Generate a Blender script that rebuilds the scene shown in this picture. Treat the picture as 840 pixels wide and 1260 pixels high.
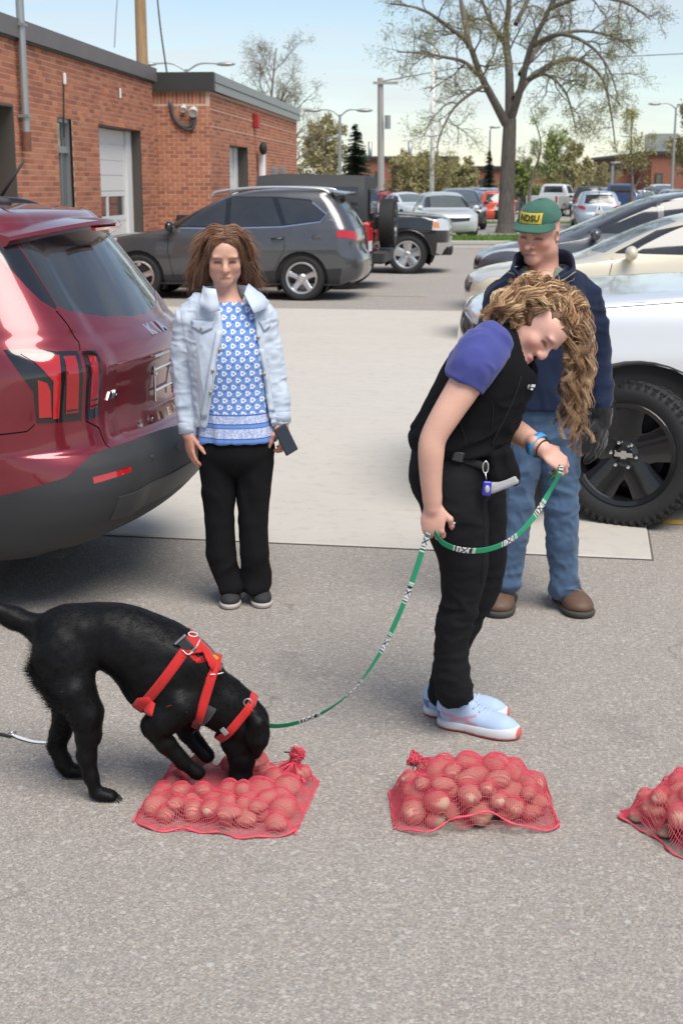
import bpy, bmesh, math, random
import numpy as np
from mathutils import Vector, Matrix, noise as mnoise
from mathutils.geometry import delaunay_2d_cdt

for o in list(bpy.data.objects): bpy.data.objects.remove(o)
scene = bpy.context.scene
COL = scene.collection
R = math.radians

# ---------------------------------------------------------------- camera
CAM_H = 1.80; FPX = 1700.0; TILT = math.atan(402.0/FPX)
cam_data = bpy.data.cameras.new('camera'); camera = bpy.data.objects.new('camera', cam_data)
COL.objects.link(camera); scene.camera = camera
camera.location = (0, 0, CAM_H); camera.rotation_euler = (math.pi/2 - TILT, 0, 0)
cam_data.sensor_fit = 'VERTICAL'; cam_data.sensor_height = 36.0; cam_data.lens = 36.0*FPX/1260.0
cam_data.clip_start = 0.1; cam_data.clip_end = 3000
cam_data.dof.use_dof = True; cam_data.dof.focus_distance = 5.0; cam_data.dof.aperture_fstop = 7.0
scene.render.resolution_x = 682; scene.render.resolution_y = 1024

# ---------------------------------------------------------------- world and sun: bright thin overcast
SUN_EL, SUN_AZ = 58.0, 150.0          # azimuth clockwise from +Y: behind the camera, to its right
world = bpy.data.worlds.new('World'); scene.world = world; world.use_nodes = True
wn = world.node_tree.nodes; wl = world.node_tree.links; wn.clear()
w_out = wn.new('ShaderNodeOutputWorld'); w_bg = wn.new('ShaderNodeBackground')
w_sky = wn.new('ShaderNodeTexSky'); w_sky.sky_type = 'NISHITA'; w_sky.sun_disc = False
w_sky.sun_elevation = R(SUN_EL); w_sky.sun_rotation = R(SUN_AZ); w_sky.air_density = 1.0; w_sky.dust_density = 0.2; w_sky.ozone_density = 1.5
w_tc = wn.new('ShaderNodeTexCoord'); w_sep = wn.new('ShaderNodeSeparateXYZ'); wl.new(w_tc.outputs['Generated'], w_sep.inputs[0])
def wmath(op, a, b=None):
    n = wn.new('ShaderNodeMath'); n.operation = op
    for i, v in enumerate((a, b)):
        if v is None: continue
        if isinstance(v, (int, float)): n.inputs[i].default_value = v
        else: wl.new(v, n.inputs[i])
    return n.outputs[0]
w_z = wmath('ADD', wmath('MAXIMUM', w_sep.outputs[2], 0.0), 0.10)
w_cmb = wn.new('ShaderNodeCombineXYZ')
wl.new(wmath('DIVIDE', w_sep.outputs[0], w_z), w_cmb.inputs[0]); wl.new(wmath('MULTIPLY', wmath('DIVIDE', w_sep.outputs[1], w_z), 1.5), w_cmb.inputs[1])
w_n = wn.new('ShaderNodeTexNoise'); w_n.inputs['Scale'].default_value = 0.85; w_n.inputs['Detail'].default_value = 7; w_n.inputs['Roughness'].default_value = 0.58
w_n.inputs['Distortion'].default_value = 0.5
wl.new(w_cmb.outputs[0], w_n.inputs['Vector'])
w_r = wn.new('ShaderNodeValToRGB'); w_r.color_ramp.elements[0].position = 0.40; w_r.color_ramp.elements[0].color = (0.12,)*3+(1,)
w_r.color_ramp.elements[1].position = 0.70; w_r.color_ramp.elements[1].color = (0.66,)*3+(1,)
wl.new(w_n.outputs['Fac'], w_r.inputs[0])
w_mix = wn.new('ShaderNodeMix'); w_mix.data_type = 'RGBA'
wl.new(w_r.outputs[0], w_mix.inputs[0]); wl.new(w_sky.outputs[0], w_mix.inputs[6]); w_mix.inputs[7].default_value = (5.5, 5.65, 5.9, 1)
wl.new(w_mix.outputs[2], w_bg.inputs[0]); w_bg.inputs[1].default_value = 0.066
wl.new(w_bg.outputs[0], w_out.inputs[0])

sun_data = bpy.data.lights.new('sun', 'SUN'); sun_data.energy = 2.0; sun_data.angle = R(40); sun_data.color = (1.0, 0.94, 0.86)
sun = bpy.data.objects.new('sun', sun_data); COL.objects.link(sun)
_sd = Vector((math.sin(R(SUN_AZ))*math.cos(R(SUN_EL)), math.cos(R(SUN_AZ))*math.cos(R(SUN_EL)), math.sin(R(SUN_EL))))
sun.rotation_euler = _sd.to_track_quat('Z', 'Y').to_euler(); sun.location = (0, 0, 30)

vs = scene.view_settings; vs.view_transform = 'Standard'; vs.look = 'None'; vs.exposure = 1.12; vs.gamma = 1.0; vs.use_curve_mapping = False

# ---------------------------------------------------------------- helpers: survey points taken from the camera's known pose
_t = TILT
def ray(x, y):
    u = (x-420)/FPX; v = (630-y)/FPX
    return np.array((u, math.cos(_t)+v*math.sin(_t), -math.sin(_t)+v*math.cos(_t)))
def G(x, y, z=0.0):
    r = ray(x, y); s = (z-CAM_H)/r[2]; return np.array((r[0]*s, r[1]*s, z))
def P(x, y, Y):
    r = ray(x, y); s = Y/r[1]; return np.array((r[0]*s, Y, CAM_H+r[2]*s))

# ---------------------------------------------------------------- helpers: objects
def tag(o, label=None, cat=None, group=None, kind=None):
    if label: o['label'] = label
    if cat: o['category'] = cat
    if group: o['group'] = group
    if kind: o['kind'] = kind
    return o
def thing(name, label, cat, loc=(0, 0, 0), rotz=0.0, group=None):
    o = bpy.data.objects.new(name, None); COL.objects.link(o); o.empty_display_size = 0.2
    o.location = loc; o.rotation_euler = (0, 0, rotz)
    return tag(o, label, cat, group)
def _rootloc(o):
    v = Vector((0, 0, 0))
    while o is not None:
        v = v + o.location; o = o.parent
    return np.array(v)
def mk(name, verts, faces, m, parent=None, smooth=False, world=False, kind=None, cols=None, mats=None, fmat=None, label=None):
    verts = np.asarray(verts, dtype=float)
    if world and parent is not None: verts = verts - _rootloc(parent)
    me = bpy.data.meshes.new(name)
    if isinstance(faces, np.ndarray) and faces.ndim == 2:
        nf, k = faces.shape
        me.vertices.add(len(verts)); me.vertices.foreach_set('co', verts.astype(np.float32).ravel())
        me.loops.add(nf*k); me.loops.foreach_set('vertex_index', faces.astype(np.int32).ravel())
        me.polygons.add(nf); me.polygons.foreach_set('loop_start', np.arange(0, nf*k, k, dtype=np.int32))
        me.update(calc_edges=True); me.validate()
    else:
        me.from_pydata([tuple(v) for v in verts], [], [tuple(f) for f in faces])
    if mats:
        for mm in mats: me.materials.append(mm)
    else: me.materials.append(m)
    if fmat is not None: me.polygons.foreach_set('material_index', np.asarray(fmat, dtype=np.int32))
    me.polygons.foreach_set('use_smooth', np.full(len(me.polygons), bool(smooth)))
    if cols is not None:
        a = me.attributes.new('col', 'FLOAT_COLOR', 'POINT')
        c = np.ones((len(verts), 4), dtype=np.float32); c[:, :3] = cols
        a.data.foreach_set('color', c.ravel())
    me.update()
    o = bpy.data.objects.new(name, me); COL.objects.link(o)
    if parent is not None: o.parent = parent
    if kind: o['kind'] = kind
    if label: o['label'] = label
    return o
def copy_tree(o, parent=None):
    c = o.copy(); COL.objects.link(c); c.parent = parent
    for ch in o.children: copy_tree(ch, c)
    return c
def rot(ax, a):
    return np.array(Matrix.Rotation(a, 3, ax))
def nrm(v):
    v = np.asarray(v, float); return v/max(np.linalg.norm(v), 1e-9)
def frame(z, hint=(0, 0, 1)):
    z = nrm(z); h = np.asarray(hint, float)
    if abs(np.dot(z, nrm(h))) > 0.98: h = np.array((1.0, 0, 0))
    x = nrm(np.cross(h, z)); y = np.cross(z, x)
    return np.stack([x, y, z], axis=1)
def spline(pts, n):
    """Catmull-Rom through pts (k,d) -> n samples"""
    p = np.asarray(pts, float); k = len(p)
    if k == 2: return p[0]+(p[1]-p[0])*np.linspace(0, 1, n)[:, None]
    q = np.vstack([2*p[0]-p[1], p, 2*p[-1]-p[-2]])
    t = np.linspace(0, k-1-1e-9, n); i = t.astype(int); f = (t-i)[:, None]
    a, b, c, d = q[i], q[i+1], q[i+2], q[i+3]
    return 0.5*((2*b)+(-a+c)*f+(2*a-5*b+4*c-d)*f*f+(-a+3*b-3*c+d)*f**3)

def fast_tubes(items, n=4, rng=None):
    """items: list of (path (k,3), radii (k,), colour or None) -> V, F(quads), C ; grouped by k and done in one go"""
    groups = {}
    for it in items: groups.setdefault(len(it[0]), []).append(it)
    VV, FF, CC, off = [], [], [], 0
    for k, its in groups.items():
        p = np.array([i[0] for i in its], float); r = np.array([np.broadcast_to(i[1], (k,)) for i in its], float); B = len(its)
        T = np.gradient(p, axis=1); T /= np.maximum(np.linalg.norm(T, axis=2, keepdims=True), 1e-9)
        tm = T.mean(axis=1); h = np.where(np.abs(tm[:, 2:3]) < 0.8*np.linalg.norm(tm, axis=1, keepdims=True), np.array([[0, 0, 1.0]]), np.array([[1.0, 0, 0]]))
        h = np.cross(tm, h); h /= np.maximum(np.linalg.norm(h, axis=1, keepdims=True), 1e-9)
        x = h[:, None, :]-T*np.sum(T*h[:, None, :], axis=2, keepdims=True); x /= np.maximum(np.linalg.norm(x, axis=2, keepdims=True), 1e-9)
        y = np.cross(T, x); a = np.arange(n)*2*math.pi/n
        V = p[:, :, None, :]+r[:, :, None, None]*(np.cos(a)[None, None, :, None]*x[:, :, None, :]+np.sin(a)[None, None, :, None]*y[:, :, None, :])
        i = np.arange(k-1)[:, None]; j = np.arange(n)[None, :]; j2 = (j+1) % n
        q = np.stack([i*n+j, i*n+j2, (i+1)*n+j2, (i+1)*n+j], axis=-1).reshape(-1, 4)
        F = q[None]+(np.arange(B)*k*n)[:, None, None]
        VV.append(V.reshape(-1, 3)); FF.append(F.reshape(-1, 4)+off); off += B*k*n
        if its[0][2] is not None: CC.append(np.repeat(np.array([i_[2] for i_ in its], float), k*n, axis=0))
    return np.vstack(VV), np.vstack(FF), (np.vstack(CC) if CC else None)

class MB:
    def __init__(s): s.v = []; s.f = []; s.n = 0; s.c = []
    def add(s, v, f, c=None):
        v = np.asarray(v, float); s.v.append(v)
        for q in f: s.f.append(tuple(int(i)+s.n for i in q))
        if c is not None: s.c.append(np.tile(np.asarray(c, float), (len(v), 1)) if np.ndim(c) == 1 else np.asarray(c))
        s.n += len(v); return s
    def box(s, c, size, rm=None, taper=1.0, bevel=0.0, col=None):
        h = np.asarray(size, float)/2
        if bevel > 0:
            b = min(bevel, h.min()*0.9)
            # chamfered box: 24 verts
            vs_ = []; idx = {}
            for sx in (-1, 1):
                for sy in (-1, 1):
                    for sz in (-1, 1):
                        for ax in range(3):
                            p = np.array((sx*h[0], sy*h[1], sz*h[2]))
                            for a2 in range(3):
                                if a2 != ax: p[a2] -= (sx, sy, sz)[a2]*b
                            idx[(sx, sy, sz, ax)] = len(vs_); vs_.append(p)
            fs = []
            for ax in range(3):
                o1, o2 = [(1, 2), (2, 0), (0, 1)][ax]
                for sg in (-1, 1):
                    q = []
                    for (a, bb) in ((-1, -1), (1, -1), (1, 1), (-1, 1)):
                        k = [0, 0, 0]; k[ax] = sg; k[o1] = a; k[o2] = bb; q.append(idx[(k[0], k[1], k[2], ax)])
                    fs.append(q if sg > 0 else q[::-1])
            for ax in range(3):
                o1, o2 = [(1, 2), (2, 0), (0, 1)][ax]
                for a in (-1, 1):
                    for bb in (-1, 1):
                        def K(e, w):
                            k = [0, 0, 0]; k[ax] = e; k[o1] = a; k[o2] = bb; return idx[(k[0], k[1], k[2], w)]
                        q = [K(-1, o1), K(1, o1), K(1, o2), K(-1, o2)]
                        fs.append(q if a*bb > 0 else q[::-1])
            for sx in (-1, 1):
                for sy in (-1, 1):
                    for sz in (-1, 1):
                        q = [idx[(sx, sy, sz, a)] for a in range(3)]
                        fs.append(q if sx*sy*sz > 0 else q[::-1])
            v = np.array(vs_); f = fs
        else:
            v = np.array([(x, y, z) for z in (-1, 1) for y in (-1, 1) for x in (-1, 1)], float)*h
            f = [(0, 2, 3, 1), (4, 5, 7, 6), (0, 1, 5, 4), (2, 6, 7, 3), (0, 4, 6, 2), (1, 3, 7, 5)]
        if taper != 1.0:
            k = np.where(v[:, 2] > 0, taper, 1.0); v[:, 0] *= k; v[:, 1] *= k
        if rm is not None: v = v @ np.asarray(rm).T
        return s.add(v+np.asarray(c, float), f, col)
    def tube(s, path, rad, n=8, caps=True, col=None, flat=None, hint=(0, 0, 1)):
        p = np.asarray(path, float); k = len(p); r = np.broadcast_to(np.asarray(rad, float), (k,))
        T = np.gradient(p, axis=0); T /= np.maximum(np.linalg.norm(T, axis=1), 1e-9)[:, None]
        fr = frame(T[0], hint); x = fr[:, 0]; V = []
        a = np.arange(n)*2*math.pi/n
        for i in range(k):
            x = x-T[i]*np.dot(x, T[i]); x = nrm(x); y = np.cross(T[i], x)
            V.append(p[i]+r[i]*(np.cos(a)[:, None]*x+np.sin(a)[:, None]*y*(flat if flat else 1.0)))
        V = np.vstack(V); F = []
        for i in range(k-1):
            for j in range(n):
                j2 = (j+1) % n; F.append((i*n+j, i*n+j2, (i+1)*n+j2, (i+1)*n+j))
        if caps: F.append(tuple(range(n))[::-1]); F.append(tuple((k-1)*n+j for j in range(n)))
        return s.add(V, F, col)
    def cyl(s, a, b, r0, r1=None, n=16, col=None):
        return s.tube([a, b], [r0, r1 if r1 is not None else r0], n, True, col)
    def lathe(s, c, axis, prof, n=24, col=None, closed=False, caps=True):
        """prof: list of (r, h) along axis"""
        fr = frame(axis); a = np.arange(n)*2*math.pi/n; V = []
        for (r, h) in prof: V.append(np.asarray(c)+fr[:, 2]*h+r*(np.cos(a)[:, None]*fr[:, 0]+np.sin(a)[:, None]*fr[:, 1]))
        V = np.vstack(V); F = []; k = len(prof)
        for i in range(k if closed else k-1):
            i2 = (i+1) % k
            for j in range(n):
                j2 = (j+1) % n; F.append((i*n+j, i*n+j2, i2*n+j2, i2*n+j))
        if caps and not closed:
            if prof[0][0] > 1e-6: F.append(tuple(range(n))[::-1])
            if prof[-1][0] > 1e-6: F.append(tuple((k-1)*n+j for j in range(n)))
        return s.add(V, F, col)
    def ell(s, c, rad, rm=None, nu=12, nv=8, col=None):
        V = []; F = []
        for i in range(nv+1):
            th = math.pi*i/nv
            for j in range(nu):
                ph = 2*math.pi*j/nu; V.append((math.sin(th)*math.cos(ph), math.sin(th)*math.sin(ph), math.cos(th)))
        V = np.array(V)*np.asarray(rad, float)
        if rm is not None: V = V @ np.asarray(rm).T
        for i in range(nv):
            for j in range(nu):
                j2 = (j+1) % nu; F.append((i*nu+j, (i+1)*nu+j, (i+1)*nu+j2, i*nu+j2))
        return s.add(V+np.asarray(c, float), F, col)
    def poly(s, pts, col=None): return s.add(pts, [tuple(range(len(pts)))], col)
    def prism(s, pts, d, col=None):
        """extrude polygon pts by vector d (both caps)"""
        p = np.asarray(pts, float); n = len(p); V = np.vstack([p, p+np.asarray(d, float)])
        F = [tuple(range(n))[::-1], tuple(range(n, 2*n))]+[(i, (i+1) % n, n+(i+1) % n, n+i) for i in range(n)]
        return s.add(V, F, col)
    def xf(s, rm, t):
        s.v = [v @ np.asarray(rm).T+np.asarray(t, float) for v in s.v]; return s
    def build(s, name, m, parent=None, smooth=False, world=False, kind=None, label=None, sharp=None):
        o = mk(name, np.vstack(s.v), s.f, m, parent, smooth, world, kind, np.vstack(s.c) if s.c else None, label=label)
        if smooth and sharp: 
            me = o.data
            if hasattr(me, 'set_sharp_from_angle'): me.set_sharp_from_angle(angle=R(sharp))
        return o

# ---------------------------------------------------------------- helpers: materials
class NT:
    def __init__(s, name):
        s.m = bpy.data.materials.new(name); s.m.use_nodes = True; s.t = s.m.node_tree; s.n = s.t.nodes; s.l = s.t.links
        s.b = s.n['Principled BSDF']; s.out = s.n['Material Output']
    def new(s, t, **kw):
        n = s.n.new(t)
        for k, v in kw.items(): setattr(n, k, v)
        return n
    def _set(s, sock, v):
        if v is None: return
        if isinstance(v, bpy.types.NodeSocket): s.l.new(v, sock)
        elif isinstance(v, (tuple, list)) and sock.type == 'RGBA' and len(v) == 3: sock.default_value = (*v, 1)
        else: sock.default_value = v
    def math(s, op, a, b=None, c=None, clamp=False):
        n = s.new('ShaderNodeMath', operation=op); n.use_clamp = clamp
        for i, v in enumerate((a, b, c)): s._set(n.inputs[i], v)
        return n.outputs[0]
    def mix(s, f, a, b, mode='MIX'):
        n = s.new('ShaderNodeMix', data_type='RGBA', blend_type=mode); s._set(n.inputs[0], f); s._set(n.inputs[6], a); s._set(n.inputs[7], b); return n.outputs[2]
    def coord(s, w='Object', scale=None, rotation=None, loc=None):
        o = s.new('ShaderNodeTexCoord').outputs[w]
        if scale is None and rotation is None and loc is None: return o
        mp = s.new('ShaderNodeMapping'); s.l.new(o, mp.inputs[0])
        if scale is not None: mp.inputs['Scale'].default_value = scale if hasattr(scale, '__len__') else (scale,)*3
        if rotation is not None: mp.inputs['Rotation'].default_value = rotation
        if loc is not None: mp.inputs['Location'].default_value = loc
        return mp.outputs[0]
    def noise(s, vec, scale=5, detail=4, rough=0.55, dist=0.0):
        n = s.new('ShaderNodeTexNoise'); s.l.new(vec, n.inputs['Vector']); n.inputs['Scale'].default_value = scale
        n.inputs['Detail'].default_value = detail; n.inputs['Roughness'].default_value = rough; n.inputs['Distortion'].default_value = dist
        return n.outputs['Fac']
    def voro(s, vec, scale=5, feature='F1', rand=1.0, out='Distance'):
        n = s.new('ShaderNodeTexVoronoi', feature=feature); s.l.new(vec, n.inputs['Vector']); n.inputs['Scale'].default_value = scale
        n.inputs['Randomness'].default_value = rand; return n.outputs[out]
    def ramp(s, f, stops, interp='LINEAR'):
        n = s.new('ShaderNodeValToRGB'); n.color_ramp.interpolation = interp; e = n.color_ramp.elements
        while len(e) < len(stops): e.new(0.5)
        for i, (p, c) in enumerate(stops):
            e[i].position = p; e[i].color = (*c, 1) if hasattr(c, '__len__') else (c, c, c, 1)
        s.l.new(f, n.inputs[0]); return n.outputs[0]
    def bump(s, h, strength=0.3, dist=0.01, prev=None):
        n = s.new('ShaderNodeBump'); n.inputs['Strength'].default_value = strength; n.inputs['Distance'].default_value = dist
        s.l.new(h, n.inputs['Height'])
        if prev is not None: s.l.new(prev, n.inputs['Normal'])
        return n.outputs[0]
    def attr(s, name='col'):
        n = s.new('ShaderNodeAttribute'); n.attribute_name = name; return n.outputs['Color']
    def set(s, **kw):
        names = dict(color='Base Color', rough='Roughness', metal='Metallic', spec='Specular IOR Level', coat='Coat Weight', coat_rough='Coat Roughness',
                     normal='Normal', sheen='Sheen Weight', sheen_rough='Sheen Roughness', trans='Transmission Weight', alpha='Alpha', ior='IOR', sss='Subsurface Weight',
                     sss_rad='Subsurface Radius', sss_scale='Subsurface Scale', emit='Emission Color', emit_s='Emission Strength', sheen_tint='Sheen Tint')
        for k, v in kw.items(): s._set(s.b.inputs[names[k]], v)
        return s.m

def simple(name, color, rough=0.6, metal=0.0, var=0.12, vscale=6.0, bump=0.0, bscale=60.0, spec=0.5, coat=0.0, rvar=0.0):
    n = NT(name); v = n.coord()
    f = n.noise(v, vscale, 5, 0.6)
    c = n.mix(n.math('MULTIPLY_ADD', f, 2*var, -var+0.5, True), tuple(x*(1-var*1.6) for x in color), tuple(min(1, x*(1+var*1.6)) for x in color))
    n.set(color=c, rough=rough, metal=metal, spec=spec, coat=coat)
    if rvar: n.set(rough=n.math('MULTIPLY_ADD', n.noise(v, vscale*2.3, 4), 2*rvar, rough-rvar, True))
    if bump: n.set(normal=n.bump(n.noise(v, bscale, 3), bump, 0.004))
    return n.m
def carpaint(name, color, flake=0.06, rough=0.32, metal=0.35):
    n = NT(name); v = n.coord()
    f = n.noise(v, 900, 2); d = n.noise(v, 3.0, 6, 0.65); 
    c = n.mix(n.math('MULTIPLY', f, flake*4, None, True), color, tuple(min(1, x*1.7+0.01) for x in color))
    # a film of road dust, thicker where noise says so
    c = n.mix(n.math('MULTIPLY_ADD', d, 0.10, -0.03, True), c, (0.30, 0.27, 0.24))
    n.set(color=c, metal=metal, rough=n.math('MULTIPLY_ADD', d, 0.12, rough-0.05), coat=1.0, coat_rough=n.math('MULTIPLY_ADD', d, 0.10, 0.0, True))
    return n.m
def glassmat(name, tint=(0.02, 0.025, 0.028), rough=0.03):
    n = NT(name); v = n.coord(); d = n.noise(v, 2.2, 5, 0.6)
    n.set(color=n.mix(n.math('MULTIPLY', d, 0.12), tint, (0.3, 0.3, 0.3)), rough=n.math('MULTIPLY_ADD', d, 0.10, rough-0.02, True), spec=0.6, coat=0.6, coat_rough=0.02)
    return n.m
# ================================================================ SETTING
rng = random.Random(7); nrng = np.random.default_rng(7)

# ---- materials of the ground
def mat_asphalt():
    n = NT('asphalt'); v = n.coord()
    big = n.noise(v, 0.55, 6, 0.62); mid = n.noise(v, 7.0, 5, 0.65)
    st = n.voro(v, 185, out='Color'); sep = n.new('ShaderNodeSeparateColor'); n.l.new(st, sep.inputs[0])
    st2 = n.voro(n.coord(loc=(3, 5, 1)), 85, out='Color'); sep2 = n.new('ShaderNodeSeparateColor'); n.l.new(st2, sep2.inputs[0])
    binder = n.mix(big, (0.268, 0.242, 0.209), (0.418, 0.379, 0.326))
    stone = n.ramp(sep.outputs[0], [(0.0, (0.13, 0.123, 0.115)), (0.3, (0.265, 0.238, 0.207)), (0.65, (0.378, 0.334, 0.282)), (0.9, (0.48, 0.422, 0.358)), (1.0, (0.70, 0.64, 0.56))])
    c = n.mix(0.70, binder, stone)
    big_st = n.ramp(sep2.outputs[1], [(0.0, 0), (0.88, 0), (0.90, 1), (1, 1)])
    c = n.mix(n.math('MULTIPLY', big_st, 0.75), c, n.ramp(sep2.outputs[2], [(0, (0.30, 0.22, 0.175)), (0.35, (0.22, 0.225, 0.23)), (0.7, (0.40, 0.375, 0.35)), (1, (0.60, 0.57, 0.53))]))
    fine = n.noise(v, 320, 3, 0.7); c = n.mix(0.30, c, n.mix(fine, (0.13, 0.122, 0.115), (0.46, 0.43, 0.40)))
    pits = n.ramp(n.noise(v, 70, 4, 0.7), [(0.0, 1), (0.31, 1), (0.37, 0), (1, 0)])
    c = n.mix(n.math('MULTIPLY', pits, 0.5), c, (0.10, 0.098, 0.095))
    c = n.mix(n.math('MULTIPLY_ADD', mid, 0.9, -0.25, True), c, n.mix(0.25, c, (0.13, 0.125, 0.12)))
    sp = n.ramp(n.noise(v, 1.7, 4, 0.6), [(0, 1), (0.27, 1), (0.36, 0), (1, 0)])
    c = n.mix(n.math('MULTIPLY', sp, 0.30), c, (0.12, 0.11, 0.10))
    wv = n.new('ShaderNodeVectorMath', operation='ADD'); n.l.new(v, wv.inputs[0]); cn = n.new('ShaderNodeTexNoise'); n.l.new(v, cn.inputs['Vector']); cn.inputs['Scale'].default_value = 2.5; cn.inputs['Detail'].default_value = 6; n.l.new(cn.outputs['Color'], wv.inputs[1])
    ck = n.voro(wv.outputs[0], 0.42, 'DISTANCE_TO_EDGE'); ck = n.math('MULTIPLY', n.ramp(ck, [(0, 1), (0.0022, 1), (0.0055, 0), (1, 0)]), n.ramp(n.noise(v, 0.8, 3), [(0, 0), (0.5, 0), (0.62, 1), (1, 1)]))
    c = n.mix(n.math('MULTIPLY', ck, 0.6), c, (0.08, 0.075, 0.07))
    h = n.math('ADD', n.math('MULTIPLY', n.voro(v, 210), -0.8), n.math('MULTIPLY', n.noise(v, 90, 4), 1.5))
    n.set(color=c, rough=0.9, spec=0.25, normal=n.bump(h, 0.5, 0.004)); return n.m
def mat_concrete():
    n = NT('concrete'); v = n.coord(); tr = n.coord(scale=(1, 14, 1), rotation=(0, 0, R(10)))
    a = n.noise(v, 1.1, 7, 0.65); b = n.noise(v, 120, 3, 0.6); s = n.noise(tr, 1.4, 4, 0.6); f = n.noise(v, 9, 5, 0.7)
    c = n.mix(a, (0.46, 0.43, 0.375), (0.56, 0.528, 0.47))
    c = n.mix(n.math('MULTIPLY', s, 0.45), c, (0.40, 0.37, 0.325))
    c = n.mix(n.math('MULTIPLY', n.ramp(f, [(0, 1), (0.36, 0.7), (0.48, 0), (1, 0)]), 0.30), c, (0.25, 0.235, 0.215))
    c = n.mix(n.math('MULTIPLY', b, 0.22), c, (0.62, 0.59, 0.55))
    st = n.ramp(n.noise(v, 3.1, 2, 0.5), [(0, 1), (0.22, 1), (0.25, 0), (1, 0)])
    c = n.mix(n.math('MULTIPLY', st, 0.5), c, (0.23, 0.15, 0.10))
    n.set(color=c, rough=0.85, spec=0.3, normal=n.bump(n.math('ADD', b, n.math('MULTIPLY', s, 2.0)), 0.25, 0.003)); return n.m
def mat_road():
    n = NT('worn_road'); v = n.coord(); tr = n.coord(scale=(0.25, 3, 1), rotation=(0, 0, R(4)))
    a = n.noise(v, 0.4, 6, 0.6); s = n.noise(tr, 0.8, 4, 0.6); b = n.voro(v, 60, out='Color')
    c = n.mix(a, (0.27, 0.238, 0.205), (0.34, 0.303, 0.262)); c = n.mix(n.math('MULTIPLY', s, 0.5), c, (0.21, 0.19, 0.172))
    c = n.mix(0.16, c, b); n.set(color=c, rough=0.9, spec=0.3, normal=n.bump(n.noise(v, 70, 2), 0.3, 0.004)); return n.m
def mat_grass():
    n = NT('lawn'); v = n.coord(); a = n.noise(v, 0.7, 5, 0.6); b = n.noise(v, 14, 4, 0.7)
    c = n.mix(a, (0.070, 0.135, 0.022), (0.12, 0.19, 0.035)); c = n.mix(n.math('MULTIPLY', b, 0.6), c, (0.09, 0.17, 0.03))
    n.set(color=c, rough=0.9, spec=0.2, normal=n.bump(b, 0.8, 0.05)); return n.m
M_ASPH = mat_asphalt(); M_CONC = mat_concrete(); M_ROAD = mat_road(); M_GRASS = mat_grass()
M_YEL = simple('worn_yellow_paint', (0.52, 0.33, 0.06), 0.8, var=0.35, vscale=30)
M_KERB = simple('kerb_concrete', (0.42, 0.40, 0.37), 0.85, var=0.15, bump=0.3)

# ---- ground sheets
g = 1500.0
mk('ground', [(-g, -60, 0), (g, -60, 0), (g, g, 0), (-g, g, 0)], [(0, 1, 2, 3)], M_ASPH)['kind'] = 'structure'

SEAM = R(-10.0)
su = np.array((math.cos(SEAM), math.sin(SEAM), 0.0)); sv = np.array((-math.sin(SEAM), math.cos(SEAM), 0.0))   # along / across the seam
S0 = G(804, 690)                       # the slab corner by the truck tyre
def SV(a, b, z=0.0): return S0+su*a+sv*b+np.array((0, 0, z))
# concrete strip: slabs with sawn joints, each slab a piece
apron = thing('concrete_apron', None, None); apron['kind'] = 'structure'
mk('joint_bed', [SV(-24, -0.0, 0.003), SV(0, 0, 0.003), SV(0, 13.6, 0.003), SV(-24, 13.6, 0.003)], [(0, 1, 2, 3)], simple('joint_dirt', (0.12, 0.11, 0.10), 0.95), apron)
rows = [0.0, 2.25, 6.2, 9.9, 13.6]; cols = [0.0, -5.6, -11.2, -16.8, -22.4]
for i in range(len(rows)-1):
    for j in range(len(cols)-1):
        gp = 0.011
        b0, b1, a1, a0 = rows[i]+gp, rows[i+1]-gp, cols[j]-gp, cols[j+1]+gp
        m = MB(); c = [(a0, b0), (a1, b0), (a1, b1), (a0, b1)]; e = 0.008
        ci = [(a0+e, b0+e), (a1-e, b0+e), (a1-e, b1-e), (a0+e, b1-e)]
        V = [SV(*p, 0.004) for p in c]+[SV(*p, 0.012) for p in ci]
        m.add(V, [(4, 5, 6, 7), (0, 1, 5, 4), (1, 2, 6, 5), (2, 3, 7, 6), (3, 0, 4, 7)])
        m.build('concrete_slab', M_CONC, apron)
# asphalt lane beyond the apron, worn lighter
mk('lane', [SV(-60, 13.62, 0.004), SV(60, 13.62, 0.004), SV(60, 29.5, 0.004), SV(-60, 29.5, 0.004)], [(0, 1, 2, 3)], M_ROAD)['kind'] = 'structure'
# parking stripe by the truck (yellow), and faded ones across the lane
tag(mk('parking_stripe', [SV(0.02, 0.78, 0.004), SV(5.0, 0.78, 0.004), SV(5.0, 0.88, 0.004), SV(0.02, 0.88, 0.004)], [(0, 1, 2, 3)], M_YEL), 'worn yellow parking stripe on asphalt beside the truck tyre', 'road marking')
o = tag(mk('parking_stripe', [SV(-14.0, 16.2, 0.008), SV(-3.0, 16.2, 0.008), SV(-3.0, 16.3, 0.008), SV(-14.0, 16.3, 0.008)], [(0, 1, 2, 3)], simple('faded_stripe', (0.33, 0.29, 0.20), 0.9, var=0.3, vscale=20)),
        'faded stripe across the lane in front of the grey crossover', 'road marking')

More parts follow.
